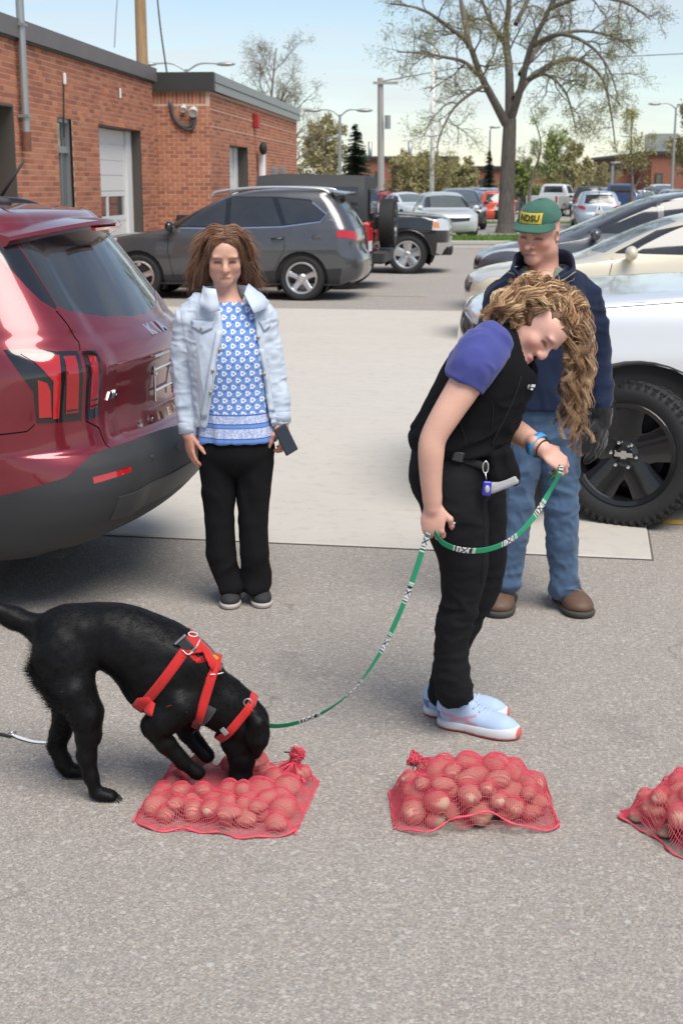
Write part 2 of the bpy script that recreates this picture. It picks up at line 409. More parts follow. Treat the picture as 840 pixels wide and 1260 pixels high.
# ---- grass islands with kerbs, far lots
def island(name, x0, x1, y0, y1):
    t = thing(name, None, None); t['kind'] = 'structure'
    m = MB(); k = 0.16
    for (a, b, c, d) in ((x0, x1, y0, y0+k), (x0, x1, y1-k, y1), (x0, x0+k, y0+k, y1-k), (x1-k, x1, y0+k, y1-k)):
        m.box(((a+b)/2, (c+d)/2, 0.065), (b-a, d-c, 0.13), bevel=0.02)
    m.build('kerb', M_KERB, t)
    nx, ny = 60, 8; xs_ = np.linspace(x0+k, x1-k, nx); ys_ = np.linspace(y0+k, y1-k, ny)
    V = [(x, y, 0.115+0.05*mnoise.noise((x*0.3, y*0.3, 0))+0.04*math.sin(math.pi*j/(ny-1))) for j, y in enumerate(ys_) for x in xs_]
    F = [(j*nx+i, j*nx+i+1, (j+1)*nx+i+1, (j+1)*nx+i) for j in range(ny-1) for i in range(nx-1)]
    mk('lawn', V, F, M_GRASS, t, True)
    # blades
    m2 = []; f2 = []; n_ = 0; r_ = np.random.default_rng(abs(int(x0*7+y0)))
    for q in range(5000):
        x = r_.uniform(x0+k, x1-k); y = r_.uniform(y0+k, y1-k); a = r_.uniform(0, 6.28); h = r_.uniform(0.05, 0.13); w = 0.018
        dx, dy = math.cos(a)*w, math.sin(a)*w
        m2 += [(x-dx, y-dy, 0.11), (x+dx, y+dy, 0.11), (x+r_.uniform(-.05, .05), y+r_.uniform(-.05, .05), 0.13+h)]; f2.append((n_, n_+1, n_+2)); n_ += 3
    mk('grass_blades', m2, f2, M_GRASS, t, kind='stuff')
    return t
island('grass_island', 2.5, 11.5, 43.5, 48.0)
island('grass_island', -2.0, 26.0, 62.5, 66.0)
island('grass_verge', -60.0, 90.0, 106.0, 113.0)
# pale concrete drive between the islands
mk('far_drive', [(-1.8, 48.6, 0.006), (40, 48.6, 0.006), (40, 61.8, 0.006), (-1.8, 61.8, 0.006)], [(0, 1, 2, 3)], simple('far_concrete', (0.36, 0.335, 0.30), 0.9, var=0.12, vscale=0.6))['kind'] = 'structure'
mk('walk_strip', [(-10, 41.2, 0.006), (30, 41.2, 0.006), (30, 43.2, 0.006), (-10, 43.2, 0.006)], [(0, 1, 2, 3)], bpy.data.materials['far_concrete'])['kind'] = 'structure'

# ---- brick buildings
def mat_brick():
    n = NT('brick'); v = n.coord(); a = n.noise(v, 35, 4, 0.65)
    c = n.mix(n.math('MULTIPLY', a, 0.5), n.attr(), (0.40, 0.20, 0.13)); n.set(color=c, rough=0.9, spec=0.25, normal=n.bump(n.noise(v, 150, 3), 0.4, 0.004)); return n.m
M_BRICK = mat_brick()
M_MORT = simple('mortar', (0.60, 0.46, 0.35), 0.95, var=0.15, vscale=9, bump=0.3)
M_BROWN = simple('brown_metal', (0.085, 0.073, 0.062), 0.5, 0.2, var=0.12)
M_DARKBR = simple('dark_fascia', (0.045, 0.043, 0.04), 0.55, 0.2, var=0.15)
M_FASC = simple('weathered_fascia', (0.16, 0.14, 0.135), 0.5, 0.3, var=0.25, vscale=1.5)
M_STEEL = simple('galvanised_steel', (0.36, 0.37, 0.37), 0.4, 0.7, var=0.15)
M_WHITE = simple('white_enamel', (0.74, 0.74, 0.71), 0.45, var=0.06, vscale=3)
M_PANE = glassmat('window_glass', (0.05, 0.06, 0.06))
M_RUST = simple('rusty_steel', (0.17, 0.07, 0.045), 0.8, 0.2, var=0.4, vscale=18)
M_BLACK = simple('black_rubber', (0.018, 0.018, 0.018), 0.7, var=0.2)
M_DARK = simple('dark_interior', (0.02, 0.02, 0.021), 0.9, var=0.1)
BRICKC = [(0.42, 0.135, 0.070), (0.46, 0.16, 0.082), (0.36, 0.108, 0.058), (0.50, 0.19, 0.10), (0.43, 0.15, 0.082), (0.29, 0.09, 0.052)]
CH, BL, JT = 0.081, 0.302, 0.017        # course, brick length, joint
def brick_wall(root, A, d, nml, width, z1, openings, first, soldier=None, bl=BL):
    """bricks laid proud of a mortar sheet; A start, d unit along, nml outward; openings (s0,s1,z0,z1)"""
    A = np.asarray(A, float); d = np.asarray(d, float); nml = np.asarray(nml, float); up = np.array((0, 0, 1.0))
    # mortar wall as rectangles around the openings
    ss = sorted({0.0, width, *[o[0] for o in openings], *[o[1] for o in openings]}); zz = sorted({0.0, z1, *[o[2] for o in openings], *[o[3] for o in openings]})
    m = MB()
    for i in range(len(ss)-1):
        for j in range(len(zz)-1):
            sc, zc = (ss[i]+ss[i+1])/2, (zz[j]+zz[j+1])/2
            if any(o[0] < sc < o[1] and o[2] < zc < o[3] for o in openings): continue
            q = [A+d*s+up*z for (s, z) in ((ss[i], zz[j]), (ss[i+1], zz[j]), (ss[i+1], zz[j+1]), (ss[i], zz[j+1]))]
            m.add(q, [(0, 1, 2, 3)])
    m.build('wall', M_MORT, root, world=True)
    pieces = []
    nrow = int(z1/CH)
    for r in range(nrow):
        za, zb = r*CH+JT/2, (r+1)*CH-JT/2
        if soldier and soldier[0] <= (za+zb)/2 <= soldier[1]: continue
        x = -(bl/2 if r % 2 else 0.0)
        while x < width:
            spans = [(max(x+JT/2, 0), min(x+bl-JT/2, width))]
            for o in openings:
                if o[2] < (za+zb)/2 < o[3]:
                    ns = []
                    for (a, b) in spans:
                        if b <= o[0] or a >= o[1]: ns.append((a, b)); continue
                        if a < o[0]: ns.append((a, o[0]-0.004))
                        if b > o[1]: ns.append((o[1]+0.004, b))
                    spans = ns
            for (a, b) in spans:
                if b-a > 0.03: pieces.append((a, b, za, zb))
            x += bl
    if soldier:
        nz = max(1, round((soldier[1]-soldier[0])/0.30)); hz = (soldier[1]-soldier[0])/nz
        for k in range(nz):
            x = 0.0
            while x+CH < width:
                pieces.append((x+JT/2, x+CH-JT/2, soldier[0]+k*hz+JT/2, soldier[0]+(k+1)*hz-JT/2)); x += CH
    # individuals: the nearest in view
    key = [float(np.hypot(*(A+d*p[0])[:2])) if first(A+d*p[0]+up*p[2]) else 1e9 for p in pieces]
    order = np.argsort(key); ind = set(int(i) for i in order[:300] if key[i] < 1e8)
    full = {}
    rr = random.Random(3); VV = []; FF = []; CC = []; n_ = 0
    box = np.array([(x, y, z) for z in (0, 1) for y in (0, 1) for x in (0, 1)], float)
    bf = np.array([(0, 2, 3, 1), (4, 5, 7, 6), (0, 1, 5, 4), (2, 6, 7, 3), (0, 4, 6, 2), (1, 3, 7, 5)])
    base = _rootloc(root)
    Rm = np.stack([d, nml, up], axis=1); flip = np.linalg.det(Rm) < 0
    for i, (a, b, za, zb) in enumerate(pieces):
        pr = 0.006+rr.uniform(-0.0010, 0.0012); col = np.array(rr.choice(BRICKC))*rr.uniform(0.85, 1.15); dep = 0.004
        if i in ind:
            ci = rr.randrange(6); kk = (round(b-a, 3), round(zb-za, 3), ci)
            if kk not in full:
                me = bpy.data.meshes.new('brick'); v = (box*np.array((b-a, pr+dep, zb-za))-np.array((0, dep, 0))) @ Rm.T
                me.from_pydata([tuple(q) for q in v], [], [tuple(q[::-1] if flip else q) for q in bf]); me.materials.append(M_BRICK)
                at = me.attributes.new('col', 'FLOAT_COLOR', 'POINT')
                for q in range(8): at.data[q].color = (*BRICKC[ci], 1)
                full[kk] = me
            o = bpy.data.objects.new('brick', full[kk]); COL.objects.link(o); o.parent = root
            o.location = tuple(A+d*a+up*za+nml*rr.uniform(-0.0006, 0.0006)-base)
        else:
            v = (box*np.array((b-a, pr+dep, zb-za))+np.array((a, -dep, za))) @ Rm.T+A
            VV.append(v); FF.append((bf[:, ::-1] if flip else bf)+n_); n_ += 8; CC.append(np.tile(col, (8, 1)))
    if VV: mk('brickwork', np.vstack(VV), np.vstack(FF), M_BRICK, root, world=True, kind='stuff', cols=np.vstack(CC))

BA = R(5.5); bd = np.array((math.sin(BA), math.cos(BA), 0.0)); bn = np.array((math.cos(BA), -math.sin(BA), 0.0)); UP = np.array((0, 0, 1.0))
CZ = 29.2; CX = P(190, 200, CZ)[0]; CORN = np.array((CX, CZ, 0.0))
def whit(x, y, A, d, n):
    r = ray(x, y); o = np.array((0, 0, CAM_H)); t = np.dot(A-o, n)/np.dot(r, n); p = o+r*t
    return float(np.dot(p-A, d)), float(p[2])
L1 = 17.0; A1 = CORN-bd*L1
def w1(x, y): return whit(x, y, A1, bd, bn)
topz = P(190, 84, CZ)[2]; fas = 0.26
b1 = thing('brick_building', 'low red brick garage building at left with white overhead door and narrow window', 'building', tuple(CORN))
sg0, zg = w1(121, 152); sg1, _ = w1(173, 158); sw0, zw1 = w1(70, 143); sw1, _ = w1(88, 146); zw0 = 0.95
sd1, zd = w1(14, 129); sd0 = sd1-3.0
brick_wall(b1, A1, bd, bn, L1, topz-fas, [(sg0, sg1, 0, zg), (sw0, sw1, zw0, zw1), (sd0, sd1, 0, zd)], lambda p: p[1] > 18.5)
def wbox(m, A, d, n, s0, s1, z0, z1, o0, o1, bevel=0.0):
    """box on a wall: s range, z range, outward offset range"""
    c = A+d*(s0+s1)/2+UP*(z0+z1)/2+n*(o0+o1)/2
    m.box(c, (abs(s1-s0), abs(o1-o0), z1-z0), np.stack([d, n, UP], axis=1), bevel=bevel); return m
m = MB(); wbox(m, A1, bd, bn, -0.05, L1+0.08, topz-fas, topz, -6.0, 0.09); m.build('roof_fascia', M_FASC, b1, world=True)
m = MB(); wbox(m, A1, bd, bn, -0.05, L1+0.06, topz-fas-0.035, topz-fas, -0.02, 0.05); m.build('drip_edge', M_DARKBR, b1, world=True)
m = MB(); wbox(m, A1, bd, bn, 0, L1, 0.0, topz-fas-0.02, -6.2, -5.9); m.build('back_wall', M_MORT, b1, world=True)
m = MB()
c0 = A1-bn*5.9; wbox(m, A1, bd, bn, L1-0.25, L1-0.02, 0.0, topz-fas-0.02, -5.9, -0.02); m.build('end_wall', M_MORT, b1, world=True)
def overhead_door(root, A, d, n, s0, s1, ztop, rec, npan, panes_row, jamb=0.28):
    dr = None
    m = MB(); wbox(m, A, d, n, s1-0.02, s1+0.02, 0, ztop, -rec-0.1, -0.012); wbox(m, A, d, n, s0-0.02, s0+0.02, 0, ztop, -rec-0.1, -0.012)
    wbox(m, A, d, n, s0, s1, ztop-0.02, ztop+0.02, -rec-0.1, -0.012); m.build('door_reveal', M_BROWN, root, world=True)
    m = MB(); wbox(m, A, d, n, s1-jamb, s1-0.02, 0, ztop-0.03, -rec-0.03, -rec+0.05); m.build('door_jamb', M_WHITE, root, world=True)
    e = s1-jamb-0.01; hp = (ztop-0.05)/npan
    for k in range(npan):
        z0 = 0.02+k*hp; m = MB()
        if k in panes_row:
            for (a, b) in ((s0+0.03, s0+0.13), ((s0+e)/2-0.06, (s0+e)/2+0.06), (e-0.1, e)): wbox(m, A, d, n, a, b, z0+0.1, z0+hp-0.1, -rec-0.04, -rec)
            wbox(m, A, d, n, s0+0.03, e, z0, z0+0.1, -rec-0.04, -rec+0.002); wbox(m, A, d, n, s0+0.03, e, z0+hp-0.1, z0+hp-0.008, -rec-0.04, -rec+0.002)
            p = m.build('door_panel', M_WHITE, root, world=True)
            for (a, b) in ((s0+0.13, (s0+e)/2-0.06), ((s0+e)/2+0.06, e-0.1)):
                mm = MB(); wbox(mm, A, d, n, a-0.005, b+0.005, z0+0.095, z0+hp-0.095, -rec-0.03, -rec-0.015); mm.build('pane', M_PANE, p, world=True)
        else:
            wbox(m, A, d, n, s0+0.03, e, z0, z0+hp/2-0.012, -rec-0.04, -rec); wbox(m, A, d, n, s0+0.03, e, z0+hp/2+0.012, z0+hp-0.014, -rec-0.04, -rec)
            wbox(m, A, d, n, s0+0.03, e, z0, z0+hp, -rec-0.05, -rec-0.012)
            m.build('door_panel', M_WHITE, root, world=True)
overhead_door(b1, A1, bd, bn, sg0, sg1, zg, 0.24, 5, (2,), jamb=0.40)
# narrow window
wf = MB()
for (a, b, z0, z1_) in ((sw0, sw0+0.07, zw0, zw1), (sw1-0.07, sw1, zw0, zw1), (sw0+0.07, sw1-0.07, zw1-0.08, zw1), (sw0+0.07, sw1-0.07, zw0, zw0+0.08)):
    wbox(wf, A1, bd, bn, a+0.003, b-0.003, z0+0.003, z1_-0.003, -0.16, -0.04)
zm = w1(79, 184)[1]
wbox(wf, A1, bd, bn, sw0+0.07, sw1-0.07, zm-0.05, zm+0.05, -0.15, -0.05)
win = wf.build('window', M_STEEL, b1, world=True)
for (z0, z1_) in ((zw0+0.08, zm-0.05), (zm+0.05, zw1-0.08)):
    mm = MB(); wbox(mm, A1, bd, bn, sw0+0.07, sw1-0.07, z0, z1_, -0.12, -0.10); mm.build('pane', M_PANE, win, world=True)
mm = MB(); wbox(mm, A1, bd, bn, (sw0+sw1)/2-0.02, (sw0+sw1)/2+0.02, zw0+0.08, zm-0.05, -0.11, -0.07); mm.build('mullion', M_STEEL, win, world=True)
mm = MB(); wbox(mm, A1, bd, bn, sw0-0.05, sw1+0.05, zw0-0.06, zw0-0.003, -0.1, 0.04); mm.build('sill', M_MORT, win, world=True)
# brown metal bay at far left
m = MB(); wbox(m, A1, bd, bn, sd0, sd1-0.03, 0, zd-0.03, -0.45, -0.40); m.build('bay_door', M_BROWN, b1, world=True)
m = MB(); wbox(m, A1, bd, bn, sd1-0.03, sd1+0.005, 0, zd, -0.45, 0.03); wbox(m, A1, bd, bn, sd0, sd1-0.03, zd-0.03, zd+0.005, -0.45, 0.03)
for k in range(5): wbox(m, A1, bd, bn, sd1-0.12-k*0.5, sd1-0.09-k*0.5, 0, zd-0.035, -0.40, -0.375)
m.build('bay_frame', M_BROWN, b1, world=True)
# conduit mast on the wall
sc, _ = w1(20, 80); zc0 = w1(25, 186)[1]; zcr = w1(25, 165)[1]
cp = thing('conduit_mast', 'grey metal conduit pipe with rusty lower end, on the left brick wall', 'pipe', tuple(A1+bd*sc+bn*0.1))
m = MB(); m.cyl(A1+bd*sc+bn*0.1+UP*zcr, A1+bd*sc+bn*0.1+UP*(topz+1.2), 0.06, n=12); m.build('pipe', M_STEEL, cp, True, True, sharp=40)
m = MB(); m.cyl(A1+bd*sc+bn*0.1+UP*zc0, A1+bd*sc+bn*0.1+UP*(zcr+0.03), 0.068, n=12); m.build('rusty_end', M_RUST, cp, True, True, sharp=40)
m = MB()
for z in (zcr+0.25, zcr+1.5): wbox(m, A1, bd, bn, sc-0.09, sc+0.09, z-0.02, z+0.02, 0.012, 0.17)
m.build('clamp', M_STEEL, cp, world=True)
# small bits: white insulator and staple with thin cable
sa, za = w1(77, 97)
m = MB(); wbox(m, A1, bd, bn, sa-0.03, sa+0.03, za-0.09, za+0.09, 0.012, 0.06, 0.015)
tag(m.build('insulator', M_WHITE, None), 'small white insulator on the brick wall above the narrow window', 'insulator')
sa2, za2 = w1(146, 115)
m = MB(); wbox(m, A1, bd, bn, sa2-0.03, sa2+0.03, za2-0.09, za2+0.09, 0.012, 0.05, 0.015)
tag(m.build('insulator', M_WHITE, None), 'small white insulator on the brick wall above the white overhead door', 'insulator')
m = MB(); m.tube([A1+bd*sa+bn*0.02+UP*za, A1+bd*(sa-0.12)+bn*0.02+UP*(za-0.9), A1+bd*(sa-0.15)+bn*0.02+UP*zw1], 0.012, 5)
tag(m.build('wall_cable', M_BLACK, None), 'thin dark cable running down the bricks to the narrow window', 'cable')

# ---- second brick building
E0 = CORN+np.array((-0.25, 0.55, 0)); DZ = E0[1]-0.10; Dx = P(258, 120, DZ)[0]; DC = np.array((Dx, DZ, 0.0))
fd = nrm(DC-E0); fn = np.array((fd[1], -fd[0], 0.0)); fw = float(np.linalg.norm(DC-E0))
def wf2(x, y): return whit(x, y, E0, fd, fn)
def w2(x, y): return whit(x, y, DC, bd, bn)
roof2 = wf2(225, 89)[1]; fasz = wf2(225, 112)[1]; L2, _ = w2(365, 200)
b2 = thing('brick_building', 'red brick building with dark fascia and wall lamps behind the grey crossover', 'building', tuple(DC))
sol0 = wf2(225, 128)[1]
brick_wall(b2, E0, fd, fn, fw, fasz, [], lambda p: p[0] > -9, soldier=(sol0, fasz-0.01), bl=0.203)
s20, z2 = w2(282, 177); s21, _ = w2(305, 180)
brick_wall(b2, DC, bd, bn, L2, fasz, [(s20, s21, 0, z2)], lambda p: False)
m = MB(); wbox(m, E0, fd, fn, -0.02, fw+0.10, fasz, roof2, -5.0, 0.10); m.build('roof_fascia', M_DARKBR, b2, world=True)
m = MB(); wbox(m, DC, bd, bn, 0.11, L2+0.12, fasz+0.003, roof2-0.003, -4.0, 0.105); m.build('roof_fascia', M_STEEL, b2, world=True)
m = MB(); wbox(m, DC, bd, bn, 0.11, L2+0.12, fasz+(roof2-fasz)*0.45, fasz+(roof2-fasz)*0.5, 0.1, 0.118); m.build('fascia_lip', M_DARKBR, b2, world=True)
m = MB(); wbox(m, DC, bd, bn, L2-0.3, L2-0.01, 0, fasz, -6, -0.02); m.build('end_wall', M_MORT, b2, world=True)
overhead_door(b2, DC, bd, bn, s20, s21, z2, 0.30, 6, (2,), jamb=0.45)
# lintel band courses
m = MB()
for (ya, yb) in ((0.28, 0.33), (0.62, 0.67), (0.95, 1.0)): wbox(m, DC, bd, bn, 0.02, L2-0.02, z2+ya, z2+ya+0.02, 0.002, 0.014)
m.build('mortar_band', M_MORT, b2, world=True)
# floodlights with looped cable on the end face
fl = thing('wall_floodlight', 'pair of grey floodlights with looped cables on the brick end wall', 'lamp', tuple(E0+fd*fw*0.6))
for k, (x, y, r_) in enumerate(((239, 137, 0.10), (227, 133, 0.065))):
    s, z = wf2(x, y); c = E0+fd*s+UP*z
    m = MB(); m.lathe(c+fn*0.10, nrm(np.array((0, -0.85, -0.5))), [(0.02, -0.14), (r_*0.6, -0.1), (r_*0.95, 0.02), (r_, 0.08), (r_*0.92, 0.09), (0.0, 0.07)], 16)
    m.build('lamp_head', simple('lamp_grey', (0.55, 0.55, 0.53), 0.4), fl, True, True, sharp=50)
    m = MB(); m.cyl(c, c+fn*0.06-UP*0.02, 0.025, n=8); m.cyl(c-UP*0.15+fn*0.03, c+fn*0.05, 0.018, n=8); m.build('bracket', M_STEEL, fl, True, True, sharp=40)
def fpt(x, y, o=0.06):
    s, z = wf2(x, y); return E0+fd*s+UP*z+fn*o
m = MB()
m.tube(spline([fpt(212, 128), fpt(214, 142), fpt(222, 153), fpt(233, 156), fpt(240, 145)], 20), 0.035, 6)
m.tube(spline([fpt(209, 124), fpt(216, 148), fpt(228, 158), fpt(238, 158), fpt(241, 142)], 20), 0.03, 6)
m.build('looped_cable', simple('weathered_cable', (0.08, 0.08, 0.085), 0.7), fl, True, True)
# alarm box, downspout and vents on the long face
s, z = w2(312, 149); m = MB(); wbox(m, DC, bd, bn, s-0.18, s+0.18, z-0.17, z+0.17, 0.01, 0.14, 0.02)
tag(m.build('alarm_bell', simple('alarm_red', (0.35, 0.02, 0.02), 0.5), None), 'small red alarm box high on the brick side wall', 'alarm')
s, z = w2(316, 183); s_, z_ = w2(318, 230)
dsp = thing('downspout', 'white downspout with black elbow at the brick side wall', 'pipe', tuple(DC+bd*s))
m = MB(); m.tube([DC+bd*s+bn*0.12+UP*0.1, DC+bd*s+bn*0.12+UP*(z-0.1)], 0.10, 8); m.build('pipe', M_WHITE, dsp, True, True, sharp=50)
m = MB(); m.ell(DC+bd*(s-0.25)+bn*0.2+UP*z, (0.10, 0.13, 0.16)); m.build('elbow', M_BLACK, dsp, True, True)
for (x, y, wh) in ((336, 212, 'upper left'), (347, 212, 'upper right'), (336, 221, 'lower left'), (349, 221, 'lower right')):
    s, z = w2(x, y); m = MB()
    for q in range(4): wbox(m, DC, bd, bn, s-0.45, s+0.45, z-0.12+q*0.065, z-0.08+q*0.065, 0.01, 0.06)
    wbox(m, DC, bd, bn, s-0.5, s+0.5, z-0.15, z+0.15, -0.0, 0.02)
    tag(m.build('wall_vent', M_STEEL, None), 'grey louvred vent on the brick side wall, %s of four' % wh, 'vent', 'louvred vents on the side wall')

# ---- far brick school block
def mat_farbrick():
    n = NT('far_brick'); v = n.coord()
    br = n.new('ShaderNodeTexBrick'); n.l.new(n.coord(rotation=(R(90), 0, 0)), br.inputs['Vector']); br.inputs['Scale'].default_value = 1.0
    br.inputs['Color1'].default_value = (0.27, 0.085, 0.055, 1); br.inputs['Color2'].default_value = (0.22, 0.07, 0.05, 1); br.inputs['Mortar'].default_value = (0.33, 0.2, 0.15, 1)
    br.inputs['Brick Width'].default_value = 0.3; br.inputs['Row Height'].default_value = 0.09; br.inputs['Mortar Size'].default_value = 0.012
    n.set(color=n.mix(n.math('MULTIPLY', n.noise(v, 0.4, 4), 0.45), br.outputs['Color'], (0.34, 0.13, 0.09)), rough=0.9, spec=0.2); return n.m
M_FARB = mat_farbrick()
FB = 118.0
def fz(y, Y=FB): return P(420, y, Y)[2]
def fx(x, Y=FB): return P(x, 228, Y)[0]
def far_block(label, x0, x1, ytop, Y, depth, wins):
    t = thing('brick_block', label, 'building', ((fx(x0, Y)+fx(x1, Y))/2, Y, 0)); zt = fz(ytop, Y)
    m = MB(); m.box(((fx(x0, Y)+fx(x1, Y))/2, Y+depth/2, zt/2), (fx(x1, Y)-fx(x0, Y), depth, zt)); m.build('wall', M_FARB, t, world=True)
    m = MB(); m.box(((fx(x0, Y)+fx(x1, Y))/2, Y+depth/2-0.05, zt+0.12), (fx(x1, Y)-fx(x0, Y)+0.4, depth+0.5, 0.24)); m.build('roof_edge', M_DARKBR, t, world=True)
    for (a, b, ya, yb) in wins:
        xa, xb, za, zb = fx(a, Y), fx(b, Y), fz(yb, Y), fz(ya, Y)
        m = MB(); m.box(((xa+xb)/2, Y-0.02, (za+zb)/2), (xb-xa+0.2, 0.10, zb-za+0.2)); w = m.build('window', M_DARKBR, t, world=True)
        m = MB(); m.box(((xa+xb)/2, Y-0.06, (za+zb)/2), (xb-xa, 0.06, zb-za)); m.build('pane', M_PANE, w, world=True)
    return t
far_block('long low red brick school block far behind the pale crossover', 430, 556, 196, FB-2, 20, [(463, 470, 212, 226), (484, 490, 212, 226)])
far_block('long low red brick school block with paired dark windows behind the big tree', 530, 800, 208, FB, 22, [(577, 584, 222, 235), (590, 596, 222, 235), (637, 643, 220, 232), (715, 720, 220, 232)])
far_block('taller red brick block at the far right edge', 800, 900, 190, FB-6, 26, [(806, 812, 215, 228)])
m = MB(); m.box((fx(817, FB), FB+2, fz(190)+0.8), (2.4, 2, 1.8)); tag(m.build('rooftop_unit', M_STEEL, None), 'grey rooftop unit on the taller brick block at right', 'rooftop unit')

# ---- poles
M_WOOD = NT('pole_wood'); _v = M_WOOD.coord(scale=(9, 9, 0.6)); M_WOOD = M_WOOD.set(color=M_WOOD.ramp(M_WOOD.noise(_v, 2.0, 6, 0.7), [(0.3, (0.24, 0.145, 0.07)), (0.7, (0.42, 0.28, 0.15))]), rough=0.85)
def pole_top(px, py, Y): return P(px, py, Y)
u1 = thing('utility_pole', 'brown wooden utility pole rising behind the left brick roof', 'pole', tuple(P(180, 228, 40)*np.array((1, 1, 0))))
b_ = P(180, 228, 40); m = MB(); m.tube([(b_[0], 40, 0), (b_[0], 40, 4), (b_[0]-0.01, 40, 12.5)], [0.17, 0.165, 0.13], 14); m.build('pole', M_WOOD, u1, True, True, sharp=50)
m = MB(); m.box((b_[0], 40-0.2, 11.6), (2.4, 0.12, 0.14)); m.build('crossarm', M_WOOD, u1, world=True)
m = MB(); m.tube(spline([P(190, -40, 39.5), P(197, 30, 38), P(204, 80, 35.5), P(209, 112, 32.5), fpt(211, 128)], 40), 0.022, 5)
tag(m.build('service_cable', M_BLACK, None), 'black service cable dropping from the wooden pole to the floodlights', 'cable')
m = MB(); m.tube([P(141, 58, 30), P(143, 20, 33), P(146, -20, 36)], 0.012, 4)
tag(m.build('overhead_wire', M_STEEL, None), 'thin pale wire rising from the left brick roof edge', 'wire')
def street_lamp(label, px, ybase, ytop, Y, arms, r=0.09):
    b = P(px, 228, Y); t = thing('street_lamp', label, 'street lamp', (b[0], Y, 0)); zt = P(px, ytop, Y)[2]
    m = MB(); m.tube([(b[0], Y, 0), (b[0], Y, zt)], [r, r*0.6], 10); m.build('pole', M_STEEL, t, True, True, sharp=50)
    for ax in arms:
        m = MB(); m.tube(spline([(b[0], Y, zt-0.1), (b[0]+ax*0.4, Y, zt+0.22), (b[0]+ax, Y, zt+0.22)], 10), 0.04, 6); m.build('arm', M_STEEL, t, True, True)
        m = MB(); m.ell((b[0]+ax*1.12, Y, zt+0.2), (0.42, 0.16, 0.09)); m.build('lamp_head', M_STEEL, t, True, True)
street_lamp('grey twin-arm street lamp showing above the dark fascia roof', 233, 260, 85, 62, (-1.5, 1.5))
street_lamp('grey single-arm street lamp beside the dark spruce', 418, 240, 141, 72, (1.1, -1.2), 0.11)
street_lamp('grey street lamp far behind, between the utility pole and big tree', 601, 236, 160, 105, (0.3,), 0.1)
street_lamp('grey street lamp at the far right above the tree', 826, 236, 132, 90, (-1.2,), 0.1)
street_lamp('short white pole standing in the far lot before the brick block', 752, 236, 204, 100, (0.2,), 0.16)
u2 = thing('utility_pole', 'grey utility pole with crossarm left of the big tree', 'pole', tuple(P(469, 228, 88)*np.array((1, 1, 0))))
b_ = P(469, 228, 88); zt = P(469, 96, 88)[2]
m = MB(); m.tube([(b_[0], 88, 0), (b_[0]-0.1, 88, zt)], [0.24, 0.17], 12); m.build('pole', simple('grey_wood', (0.33, 0.31, 0.29), 0.85), u2, True, True, sharp=50)
m = MB(); m.box((b_[0]+0.2, 87.8, zt-0.3), (1.5, 0.14, 0.16)); m.build('crossarm', bpy.data.materials['grey_wood'], u2, world=True)
m = MB(); m.cyl((b_[0]+0.35, 87.7, zt-3.0), (b_[0]+0.35, 87.7, zt-2.2), 0.18, n=12); m.build('transformer', M_STEEL, u2, True, True, sharp=40)
f1 = P(531, 228, 70); m = MB(); m.tube([(f1[0], 70, 0), (f1[0], 70, P(531, 60, 70)[2])], [0.13, 0.08], 10); tag(m.build('light_mast', M_WHITE, None, True), 'tall white mast standing left of the big tree', 'pole')
m = MB(); m.tube([P(840, 66, 120), P(700, 73, 115), P(560, 84, 110), P(470, 100, 88)], 0.03, 4)
tag(m.build('power_line', M_BLACK, None), 'thin power line crossing the sky behind the big tree', 'wire')
for px, lab in ((456, 'left'), (506, 'right')):
    b_ = P(px, 190, FB); m = MB(); m.cyl((b_[0], FB+3, 3.5), (b_[0], FB+3, P(px, 173, FB)[2]), 0.17, n=8)
    tag(m.build('roof_stack', M_STEEL, None, True), 'thin metal flue on the far school roof, %s one of two' % lab, 'flue', 'flues on the far school roof')
# ================================================================ TREES
def mat_bark(name, c0, c1):
    n = NT(name); v = n.coord(scale=(6, 6, 1.2)); a = n.noise(v, 2.2, 6, 0.7)
    n.set(color=n.ramp(a, [(0.3, c0), (0.7, c1)]), rough=0.92, spec=0.2, normal=n.bump(a, 0.8, 0.03)); return n.m
def mat_leaf(name, c0, c1):
    n = NT(name); n.set(color=n.mix(n.noise(n.coord(), 1.3, 3), c0, c1), rough=0.6, spec=0.3)
    n.b.inputs['Transmission Weight'].default_value = 0.0; return n.m
M_BARK = mat_bark('bark', (0.085, 0.07, 0.06), (0.19, 0.165, 0.145)); M_BARK2 = mat_bark('twig_bark', (0.13, 0.105, 0.085), (0.22, 0.185, 0.155))
M_BUD = mat_leaf('budding_leaf', (0.26, 0.25, 0.05), (0.36, 0.34, 0.10)); M_LEAFG = mat_leaf('spring_leaf', (0.17, 0.22, 0.055), (0.31, 0.35, 0.12))
M_TWIGB = mat_leaf('tan_bud', (0.26, 0.24, 0.10), (0.42, 0.37, 0.19)); M_SPR = mat_leaf('spruce_needle', (0.018, 0.042, 0.02), (0.035, 0.07, 0.03))

